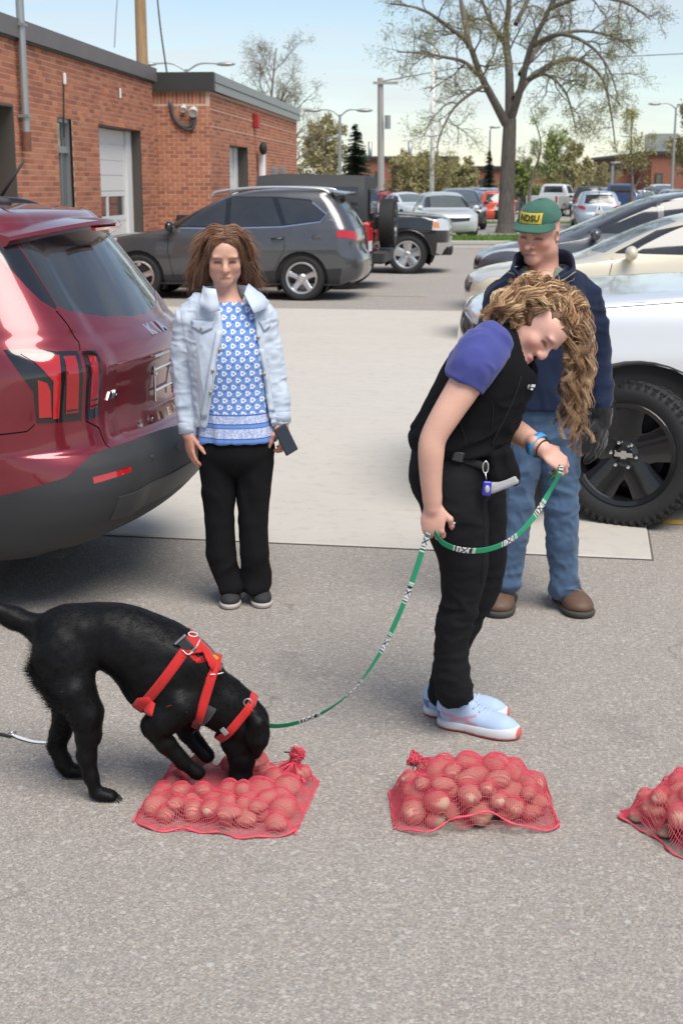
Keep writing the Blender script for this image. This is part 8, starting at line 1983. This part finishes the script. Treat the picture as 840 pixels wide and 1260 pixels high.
def build_dog():
    root = thing('dog', 'black labrador with red harness sniffing into the left potato bag', 'dog', tuple(G(150, 970)))
    lo, hi = bbox([D(-95, 715), D(345, 1000), D(200, 850, -.26), D(200, 850, .26)], .0); F = Field(lo, hi, .0062)
    ly = (0, 1, 0)
    F.loft([(D(58, 794, .0), .062, .066, ly), (D(84, 786), .084, .096, ly), (D(124, 780), .080, .090, ly), (D(160, 789), .090, .106, ly), (D(196, 815), .100, .126, ly), (D(226, 836), .092, .114, ly), (D(246, 845), .078, .096, ly)], .03, 30)
    F.ell(D(232, 822, -.045), (.07, .05, .085), rot('Y', R(-30)), .04); F.ell(D(232, 822, .045), (.07, .05, .085), rot('Y', R(-30)), .04)      # shoulder blades
    F.ell(D(190, 850), (.09, .070, .062), rot('Y', R(24)), .04)                                                       # deep chest
    F.chain([D(245, 846), D(268, 862), D(288, 876), D(302, 886)], [.088, .076, .067, .060], .03)                       # neck
    # head: skull, stop, muzzle pushed down, ears
    F.ell(D(307, 889), (.060, .058, .062), rot('Y', R(10)), .02); F.chain([D(303, 905), D(298, 930, -.005), D(296, 950, -.008)], [.052, .040, .034], .02); F.ell(D(296, 955, -.01), (.034, .034, .026), None, .015)
    F.ell(D(290, 912), (.045, .046, .04), None, .02)
    for sg in (-1, 1):
        dy = sg*.058; F.chain([D(310, 874, dy*.85), D(317, 890, dy*1.15), D(319, 912, dy*1.2), D(315, 930, dy*1.1)], [.022, .026, .024, .010], .012); F.ell(D(317, 903, dy*1.2), (.036, .011, .055), rot('Y', R(8)), .01)
        F.ell(D(292, 900, sg*.045), (.02, .012, .016), None, .01)
    # hind legs
    F.ell(D(78, 822, -.068), (.088, .055, .115), rot('Y', R(-18)), .03); F.ell(D(80, 822, .06), (.085, .055, .11), rot('Y', R(-12)), .03)
    F.chain([D(92, 850, -.078), D(106, 876, -.085), D(109, 904, -.088), D(107, 930, -.088), D(112, 955, -.088), D(118, 974, -.086)], [.066, .050, .036, .0255, .0215, .022], .02)
    F.chain([D(86, 850, .07), D(84, 880, .075), D(74, 904, .075), D(70, 916, .075), D(79, 938, .072), D(85, 948, .072)], [.062, .045, .032, .025, .0205, .021], .02)
    def paw(x, y, dy, s=1.0):
        b = D(x, y, dy); F.ell(b+np.array((.012, 0, .006)), np.array((.040, .028, .022))*s, None, .01)
        for k in (-1.5, -.5, .5, 1.5): F.ell(b+np.array((.042-.006*abs(k), k*.0125, .001)), np.array((.017, .0085, .014))*s, None, .004)
    g1 = D(122, 980, -.088); paw(124, 980, -.088); paw(92, 951, .072)
    # fore legs, paws in the bag
    F.chain([D(222, 868, -.085), D(200, 886, -.09), D(188, 893, -.09)], [.058, .046, .034], .02); F.chain([D(188, 893, -.09), D(205, 915, -.085), D(226, 937, -.07), D(243, 950, -.06)], [.033, .027, .023, .022], .012)
    F.chain([D(232, 866, .07), D(228, 890, .08), D(232, 902, .08), D(243, 916, .07), D(255, 930, .06)], [.05, .036, .028, .022, .021], .012)
    # tail
    F.chain([D(62, 782), D(45, 773), D(18, 760), D(-20, 744), D(-60, 734), D(-85, 732)], [.050, .036, .030, .027, .021, .012], .02)
    V, Q = F.mesh(); V = relax(V, Q, 2); V = V+vnormals(V, Q)*((vnoise(V, 16, 3)-.5)*.010+(vnoise(V, 45, 4)-.5)*.003)[:, None]
    body = mk('body', V, Q, M_FUR, root, True, True)
    # short coat: blades laid along the flow of the hair
    N = vnormals(V, Q); r = np.random.default_rng(4); pick = r.integers(0, len(V), 44000); p = V[pick]+r.normal(0, .002, (len(pick), 3)); n = N[pick]
    flow = np.tile(np.array((-.75, 0, -.55)), (len(p), 1)); head = (p[:, 0] > D(262, 880)[0]); flow[head] = (-.5, 0, .6); leg = p[:, 2] < D(0, 880)[2]; flow[leg & ~head] = (-.15, 0, -1); tail = p[:, 0] < D(50, 0)[0]; flow[tail] = (-1, 0, .1)
    flow = flow+r.normal(0, .22, flow.shape); t = flow-n*np.sum(flow*n, axis=1, keepdims=True); t /= np.maximum(np.linalg.norm(t, axis=1, keepdims=True), 1e-9); L = r.uniform(.005, .010, (len(p), 1))
    rear = (p[:, 0] < D(80, 0)[0]) & (p[:, 2] < D(0, 795)[2]) & (p[:, 2] > D(0, 880)[2]) & (n[:, 0] < -.2); L[rear] *= 2.5; und = tail & (n[:, 2] < 0); L[und] *= 2.4
    lift = r.uniform(.03, .12, (len(p), 1)); lift[rear] *= 3.5; b = np.cross(n, t); w = .0011
    A = p-b*w; B = p+b*w; C = p+t*L+n*L*lift; VV = np.stack([A, B, C], axis=1).reshape(-1, 3); mk('fur', VV, np.arange(len(VV)).reshape(-1, 3), M_FUR, body, False, True, 'stuff')
    # claws, nose, eye
    for (x, y, dy) in ((124, 980, -.088), (92, 951, .072)):
        for k in (-1.5, -.5, .5, 1.5):
            q = D(x, y, dy)+np.array((.056-.006*abs(k), k*.0125, -.004)); b_ = MB(); b_.tube([q, q+np.array((.007, 0, -.002)), q+np.array((.012, 0, -.008))], [.0035, .0028, .0008], 6); b_.build('claw', M_BLACK, root, True, True)
    bv = _bvh(body)
    # harness
    hs = thing('dog_harness', 'red webbing harness strapped round the chest of the black dog', 'harness', tuple(D(215, 835)))
    yv = np.array((0, 1.0, 0)); a, b = D(236, 783), D(166, 874); ring(bv, (a+b)/2, a-b, yv, .030, .004, M_WEB, hs, 'girth_strap')
    a, b = D(268, 806), D(238, 905); ring(bv, (a+b)/2+np.array((0, 0, .0)), a-b, yv, .028, .004, M_WEB, hs, 'neck_strap')
    def pr(x, y, off): return drop(bv, D(x, y, -.3), off)
    patchquad('back_plate', [(226, 789), (233, 781), (246, 782), (262, 797), (273, 816), (270, 826), (260, 826), (257, 812), (250, 802), (240, 800), (232, 806), (224, 800)], pr, M_WEB, hs, .007)
    patchquad('belly_pad', [(164, 866), (170, 858), (184, 856), (192, 866), (188, 882), (176, 876)], pr, M_WEB, hs, .008)
    patchquad('chest_pad', [(250, 864), (266, 872), (258, 884), (244, 896), (236, 902), (243, 886)], pr, M_WEBD, hs, .008)
    q = pr(228, 796, .012); b_ = MB(); rm = rot('Y', R(48)); b_.box(q, (.040, .010, .034), rm, bevel=.004); b_.build('buckle', M_PLAST, hs, False, True)
    for dx in (-.024, .024):
        b_ = MB(); b_.box(q+rm @ np.array((dx, 0, 0)), (.007, .012, .042), rm, bevel=.002); b_.build('strap_slide', M_STEEL, hs, False, True)
    b_ = MB(); p_ = [pr(x, y, .010) for x, y in ((224, 801), (232, 806), (240, 798), (244, 790))]; b_.tube(spline(p_, 14), .0016, 5); p_ = [pr(x, y, .010) for x, y in ((257, 829), (264, 829), (271, 828))]; b_.tube(spline(p_, 8), .0018, 5); b_.build('reflective_piping', M_WHITEP, hs, True, True)
    q = pr(236, 784, .010); nn = nrm((.1, -.75, .65)); xx = nrm((.9, .1, -.2)); yy = np.cross(nn, xx); b_ = MB(); b_.tube([q+xx*math.cos(t_)*.014+yy*math.sin(t_)*.007 for t_ in np.linspace(0, 6.283, 17)], .0028, 6, False); b_.build('leash_ring', M_STEEL, hs, True, True)
    q = pr(262, 810, .010); b_ = MB(); b_.box(q, (.018, .003, .008), rot('Y', R(40))); b_.build('yellow_tag', M_GOLD, hs, False, True)
    cl = thing('dog_collar', 'red collar round the neck of the black dog, leash clipped on', 'collar', tuple(D(288, 886)))
    a, b = D(306, 864), D(268, 909); ring(bv, (a+b)/2, a-b, yv, .026, .005, M_WEB, cl, 'band')
    q = pr(306, 868, .012); b_ = MB(); b_.tube([q+np.array((math.cos(t_)*.012, 0, math.sin(t_)*.012)) for t_ in np.linspace(0, 6.283, 17)], .0025, 6, False); b_.build('ring', M_STEEL, cl, True, True)
    b_ = MB(); b_.box(pr(277, 897, .012), (.016, .006, .026), rot('Y', R(-40)), bevel=.002); b_.build('collar_buckle', M_STEEL, cl, False, True)
    return bv
DOG_BVH = build_dog()

# ================================================================ LEASHES
def mat_leash():
    n = NT('printed_webbing'); v = n.coord(); n.set(color=n.mix(n.math('MULTIPLY', n.noise(v, 400, 2), .25), n.attr(), (.02, .05, .03)), rough=.65, spec=.3, normal=n.bump(n.noise(v, 600, 2), .3, .001)); return n.m
M_LEASH = mat_leash()
def leash(root, pts, up0, up1, width, name='strap', per=.172, ph=.04, marks=True):
    L0 = np.sum(np.linalg.norm(np.diff(np.array(pts), axis=0), axis=1)); n = int(L0/.0022); C = spline(pts, n); s = np.concatenate([[0], np.cumsum(np.linalg.norm(np.diff(C, axis=0), axis=1))]); T = np.gradient(C, axis=0); T /= np.linalg.norm(T, axis=1)[:, None]
    f = (s/s[-1])[:, None]; U = np.asarray(up0, float)*(1-f)+np.asarray(up1, float)*f; U = U-T*np.sum(U*T, axis=1, keepdims=True); U /= np.linalg.norm(U, axis=1)[:, None]
    nw = 9; V = []; c = []; gr = np.array((.022, .27, .13)); wh = np.array((.70, .70, .70)); bk = np.array((.012, .012, .012))
    for j in range(nw): V.append(C+U*(j/(nw-1)-.5)*width)
    V = np.stack(V, axis=1); col = np.tile(gr, (n, nw, 1)); m = (s+ph) % per
    if marks:
        y = np.linspace(-1, 1, nw)[None, :]*np.ones((n, 1)); M_ = m[:, None]*np.ones((1, nw)); z = (M_ > .02) & (M_ < .068); col[z] = wh
        for q in (.012, .018, .066, .072, .078): col[np.abs(M_-q) < .0016] = bk if q in (.018, .066) else wh
        lo = (M_-.044); X = (np.abs(np.abs(lo)*90-np.abs(y)*.9) < .28) & (np.abs(lo) < .0115); col[X & z] = bk
        I = (np.abs(np.abs(lo)-.017) < .0022) & (np.abs(y) < .8); col[I] = bk
    F = [(i*nw+j, i*nw+j+1, (i+1)*nw+j+1, (i+1)*nw+j) for i in range(n-1) for j in range(nw-1)]
    o = mk(name, V.reshape(-1, 3), np.array(F), M_LEASH, root, True, True, cols=col.reshape(-1, 3)); md = o.modifiers.new('thick', 'SOLIDIFY'); md.thickness = .0018; md.offset = 0; return o
ls = thing('leash', 'green patterned leash running from the dog collar up to both hands of the handler', 'leash', tuple(G(430, 960)))
def LP(x, y, Y): return P(x, y, Y)
leash(ls, [LP(322, 886, 4.00), LP(334, 893, 4.03), LP(362, 890, 4.05), LP(400, 875, 4.07), LP(436, 847, 4.10), LP(466, 806, 4.13), LP(490, 758, 4.15), LP(508, 712, 4.17), LP(521, 672, 4.19), LP(527, 655, 4.19)], (.25, -.35, .9), (.9, -.42, .3), .0185)
leash(ls, [LP(534, 655, 4.175), LP(546, 669, 4.13), LP(570, 677, 4.11), LP(600, 676, 4.14), LP(630, 663, 4.20), LP(655, 638, 4.27), LP(674, 608, 4.33), LP(688, 583, 4.34), LP(690, 572, 4.345)], (.1, -.15, 1), (-.85, -.50, -.35), .0185, ph=.09)
leash(ls, [LP(690, 572, 4.345), LP(680, 584, 4.36), LP(676, 590, 4.38), LP(682, 578, 4.38)], (-.8, -.5, -.3), (-.8, -.5, -.3), .018, 'folded_end', marks=False)
bl = thing('leash', 'black strap with white handle end lying on the asphalt at left', 'leash', tuple(G(10, 908)))
b_ = MB(); Q_ = spline([G(-60, 895)+UP*.005, G(-20, 901)+UP*.006, G(2, 905)+UP*.006, G(14, 908)+UP*.006], 14); b_.tube(Q_, .0085, 8, True, flat=.35, hint=(0, 0, 1)); b_.build('black_strap', M_BELT, bl, True, True)
b_ = MB(); Q_ = spline([G(15, 906)+UP*.008, G(26, 910)+UP*.006, G(42, 914)+UP*.005, G(58, 915)+UP*.004], 12); b_.tube(Q_, [.007]*3+[.0085]*8+[.006], 8, True, flat=.35); b_.build('white_strap', M_WHITEP, bl, True, True)
b_ = MB(); cc = G(16, 906)+UP*.010; b_.tube([cc+np.array((math.cos(t)*.012, math.sin(t)*.012, 0)) for t in np.linspace(0, 6.283, 17)], .003, 6, False); b_.build('ring', M_CHROME, bl, True, True)

# ================================================================ POTATO BAGS
def mat_potato():
    n = NT('potato_skin'); v = n.coord(); a = n.noise(v, 30, 5, .65); b = n.noise(v, 8, 3); e = n.ramp(n.noise(v, 70, 3), [(0, 1), (.3, 1), (.36, 0), (1, 0)])
    ob = n.new('ShaderNodeObjectInfo'); c = n.mix(a, (.46, .22, .16), (.62, .36, .27)); c = n.mix(n.math('MULTIPLY', ob.outputs['Random'], .7), c, (.64, .46, .34)); c = n.mix(n.math('MULTIPLY', b, .4), c, (.50, .27, .21)); c = n.mix(n.math('MULTIPLY', e, .5), c, (.14, .06, .04))
    n.set(color=n.mix(n.math('MULTIPLY', n.noise(v, 16, 4), .35), c, (.50, .38, .30)), rough=.92, spec=.12, normal=n.bump(a, .6, .005)); return n.m
def mat_net():
    n = NT('red_netting'); v = n.coord(); n.set(color=n.mix(n.noise(v, 40, 3), (.62, .05, .085), (.78, .11, .15)), rough=.5, spec=.4)
    return n.m
M_POT = mat_potato(); M_NET = mat_net(); M_TIE = simple('dark_tie', (.05, .045, .045), .7)
POT_MESH = []
for q in range(6):
    r_ = np.random.default_rng(60+q); nu, nv = 16, 10; V = []
    ph = r_.uniform(0, 6.28, 6)
    for i in range(nv+1):
        th = math.pi*i/nv
        for j in range(nu):
            f = 2*math.pi*j/nu; d = np.array((math.sin(th)*math.cos(f), math.sin(th)*math.sin(f), math.cos(th))); k = 1+.07*math.sin(2*d[0]*2+ph[0])+.06*math.sin(3*d[1]+ph[1])+.05*math.sin(4*d[2]+ph[2])+.03*math.sin(7*d[0]+5*d[1]+ph[3]); V.append(d*k)
    me = bpy.data.meshes.new('potato'); me.from_pydata([tuple(v) for v in V], [], [(i*nu+j, (i+1)*nu+j, (i+1)*nu+(j+1) % nu, i*nu+(j+1) % nu) for i in range(nv) for j in range(nu)]); me.materials.append(M_POT)
    for p_ in me.polygons: p_.use_smooth = True
    POT_MESH.append(me)
def potato_bag(label, plabel, pgroup, cx, cy, hw, hd_, rotz, npot, seed, hmax, neck, dents=(), hem=True, dome=.25, shift=.0):
    """neck: local (x,y) of the tied mouth; dents: world points pushed in with radius and depth"""
    r = np.random.default_rng(seed); ca, sa = math.cos(rotz), math.sin(rotz)
    def Wd(x, y, z=0.0): return np.array((cx+ca*x-sa*y, cy+sa*x+ca*y, z))
    root = thing('potato_bag', label, 'bag', (cx, cy, 0), 0, 'red mesh bags of potatoes')
    g = .005; nx, ny = int(2*(hw+.03)/g)+1, int(2*(hd_+.03)/g)+1; xs = np.linspace(-hw-.03, hw+.03, nx); ys = np.linspace(-hd_-.03, hd_+.03, ny); X, Y = np.meshgrid(xs, ys, indexing='ij'); Hh = np.zeros((nx, ny))
    dl = [((ca*(d[0][0]-cx)+sa*(d[0][1]-cy)), (-sa*(d[0][0]-cx)+ca*(d[0][1]-cy)), d[1], d[2], d[3]) for d in dents]
    for k in range(npot):
        a = np.array((.041, .031, .028))*r.uniform(.66, 1.25)*np.array((r.uniform(.85, 1.15), 1, 1)); best = None; an = r.uniform(0, math.pi)
        for tr in range(40):
            f = 1 if k < npot*.55 else .80; x = r.uniform(-hw+a[1], hw-a[1])*f+shift*(1-f); y = r.uniform(-hd_+a[1], hd_-a[1])*f
            if (abs(x)/(hw-a[1]*.7))**8+(abs(y)/(hd_-a[1]*.7))**8 > 1: continue
            if any((x-d[0])**2+(y-d[1])**2 < d[4]**2 for d in dl): continue
            an_ = r.uniform(0, math.pi); c1, s1 = math.cos(an_), math.sin(an_); u = (X-x)*c1+(Y-y)*s1; v = -(X-x)*s1+(Y-y)*c1; q = 1-(u/a[0])**2-(v/a[1])**2; m = q > 0
            if not m.any(): continue
            hb = a[2]*np.sqrt(q[m]); z = max(a[2], (Hh[m]+hb).max()-.006)
            if z+a[2] > hmax*(1.06-dome*((x/hw)**2+.8*(y/hd_)**2)) and z > a[2]*1.3: continue
            if best is None or z < best[0]: best = (z, x, y, an_, m, hb)
        if best is None or best[0]+a[2] > hmax*1.05: continue
        z, x, y, an, m, hb = best; Hh[m] = np.maximum(Hh[m], z+hb)
        o = bpy.data.objects.new('potato', POT_MESH[int(r.integers(0, 6))]); COL.objects.link(o); o.location = tuple(Wd(x, y, z)); o.rotation_euler = (r.normal(0, .12), r.normal(0, .12), an+rotz); o.scale = tuple(a); tag(o, plabel, 'potato', pgroup)
    # netting: relaxed hull over the heap
    def blur(A, it):
        for _ in range(it): A = (np.roll(A, 1, 0)+np.roll(A, -1, 0)+np.roll(A, 1, 1)+np.roll(A, -1, 1)+2*A)/6
        return A
    N_ = np.where(Hh > 0, Hh+.008, .003); E = N_.copy()
    for _ in range(46): E = np.maximum(N_, blur(E, 2)-.00045)
    E = np.maximum(E, .004); E = E+np.where(E > .02, (vnoise(np.stack([X.ravel(), Y.ravel(), 0*X.ravel()], 1), 18, seed).reshape(E.shape)-.5)*.010, 0); E = np.maximum(E, N_); E = blur(E, 1)
    for d in dl:
        dd = np.sqrt((X-d[0])**2+(Y-d[1])**2); E = np.where(dd < d[2]*1.6, np.minimum(E, d[3]+(dd/(d[2]*1.6))**2*.10+.004), E)
    inside = (np.abs(X)/hw)**5+(np.abs(Y)/hd_)**5 < 1.05
    def hgt(x, y):
        i = np.clip(((x+hw+.03)/(2*(hw+.03))*(nx-1)), 0, nx-1.001); j = np.clip(((y+hd_+.03)/(2*(hd_+.03))*(ny-1)), 0, ny-1.001); a, b = i.astype(int), j.astype(int); f, h = i-a, j-b
        return E[a, b]*(1-f)*(1-h)+E[a+1, b]*f*(1-h)+E[a, b+1]*(1-f)*h+E[a+1, b+1]*f*h
    # outline with a wavy hem
    ph = r.uniform(0, 6.28, 4); its = []
    def edge_y(x, s): return s*(hd_+.012+.008*np.sin(x*23+ph[0]+s)+.006*np.sin(x*51+ph[1]))*np.maximum(1-np.abs(x/(hw+.018))**7, 0)**.2
    cell = .0064
    for x in np.arange(-hw-.012, hw+.012, cell):
        y0, y1 = edge_y(x, -1), edge_y(x, 1); k = 64; t = np.linspace(0, 1, k); yy = y0+(y1-y0)*t; xx = x+.004*np.sin(yy*40+ph[2])+0*yy; z = hgt(xx, yy); its.append((np.stack([cx+ca*xx-sa*yy, cy+sa*xx+ca*yy, np.maximum(z, .004)], 1), .00100, None))
    for y in np.arange(-hd_-.012, hd_+.012, cell):
        xx = np.linspace(-hw-.014, hw+.014, 96); yy = y+.004*np.sin(xx*33+ph[3])+0*xx; lim = (yy > edge_y(xx, -1)-.002) & (yy < edge_y(xx, 1)+.002)
        if lim.sum() < 8: continue
        a, b = xx[lim].min(), xx[lim].max(); xx = np.linspace(a, b, 96); yy = y+.004*np.sin(xx*33+ph[3]); z = hgt(xx, yy); its.append((np.stack([cx+ca*xx-sa*yy, cy+sa*xx+ca*yy, np.maximum(z, .0045)], 1), .00100, None))
    V, F, _ = fast_tubes(its, 3); mk('netting', V, F, M_NET, root, True, True, 'stuff')
    # hems: a thick rolled edge along the front and the sides
    xx = np.linspace(-hw-.014, hw+.014, 60); yy = edge_y(xx, -1)-.003
    if hem:
        lift = .006+.03*hem*np.exp(-((xx-.0)/(.55*hw))**2)*(1 if hem > 1 else 0); off = -.008*(hem > 1); P_ = np.stack([cx+ca*xx-sa*(yy+off), cy+sa*xx+ca*(yy+off), lift+.003*np.sin(xx*60)], 1); b_ = MB(); b_.tube(P_, .0040*(1+.3*np.sin(xx*90)+.2*np.sin(xx*170)), 7, True, flat=.75); b_.build('hem', M_NET, root, True, True)
    for s_ in (-1, 1):
        yy2 = np.linspace(-hd_*.9, hd_*.8, 30); P_ = np.stack([cx+ca*(s_*(hw+.012))-sa*yy2, cy+sa*(s_*(hw+.012))+ca*yy2, .005+.002*np.sin(yy2*70)], 1); b_ = MB(); b_.tube(P_, .0032, 6); b_.build('side_seam', M_NET, root, True, True)
    # tied mouth: bunched mesh and a tie
    nx_, ny_ = neck[0], neck[1]; base = Wd(nx_, ny_, float(hgt(np.array([nx_]), np.array([ny_]))[0])); d_ = nrm(neck[2]); its = []
    fr = frame(d_)
    for k in range(90):
        a = r.uniform(0, 6.283); rr = math.sqrt(r.random())*.8; e = fr[:, 0]*math.cos(a)+fr[:, 1]*math.sin(a); L = neck[3]*r.uniform(.7, 1.1); bx = base+e*rr*.10; lx, ly_ = (ca*(bx[0]-cx)+sa*(bx[1]-cy)), (-sa*(bx[0]-cx)+ca*(bx[1]-cy)); bx[2] = float(hgt(np.array([lx]), np.array([ly_]))[0])+.002
        its.append((spline([bx, base+d_*L*.28+e*.022*rr, base+d_*L*.5+e*.012*rr, base+d_*L*.75+e*.022*rr+r.normal(0, .003, 3), base+d_*L*.95+e*.030*rr+r.normal(0, .005, 3)], 12), .0013, None))
        if k % 2 == 0:
            A = np.linspace(0, 2*math.pi, 12); q = r.uniform(.35, 1.0); its.append((np.array([base+d_*L*q+(fr[:, 0]*math.cos(t)+fr[:, 1]*math.sin(t))*(.014+.030*abs(q-.5)*rr) for t in A])+r.normal(0, .003, (12, 3)), .0012, None))
    V, F, _ = fast_tubes(its, 3); mk('bunched_mouth', V, F, M_NET, root, True, True, 'stuff')
    b_ = MB(); b_.tube([base+d_*neck[3]*.5+(fr[:, 0]*math.cos(t)+fr[:, 1]*math.sin(t))*.0145 for t in np.linspace(0, 6.283*2, 33)], .003, 6); b_.tube(spline([base+d_*neck[3]*.5+fr[:, 0]*.014, base+d_*neck[3]*.5+fr[:, 0]*.04+UP*.004, base+d_*neck[3]*.5+fr[:, 0]*.065-UP*.004], 8), .0025, 5); b_.build('tie', M_TIE, root, True, True)
    return root
mz = D(296, 950, -.008); fz1 = D(243, 950, -.06); fz2 = D(255, 930, .06)
potato_bag('red mesh bag of potatoes under the nose of the dog', 'reddish potato inside the mesh bag under the dog', 'potatoes in the left bag', -.335, 3.845, .228, .215, R(-10), 250, 3, .080, (.16, .15, (.3, .2, .8), .06), ((mz, .055, .030, .105), (fz1, .034, .030, .075), (fz2, .034, .030, .07)), 1)
potato_bag('heaped red mesh bag of potatoes in front of the blue running shoes', 'reddish potato inside the heaped mesh bag by the running shoes', 'potatoes in the middle bag', .385, 3.785, .225, .145, R(2), 300, 9, .165, (-.13, .11, (-.8, .2, .25), .05), (), 2, .62)
potato_bag('red mesh bag of potatoes cut off by the right frame edge', 'reddish potato inside the mesh bag at the right frame edge', 'potatoes in the right bag', 1.065, 3.62, .225, .165, R(-62), 240, 15, .165, (.12, .08, (.6, .6, .5), .08), (), 1, .5)
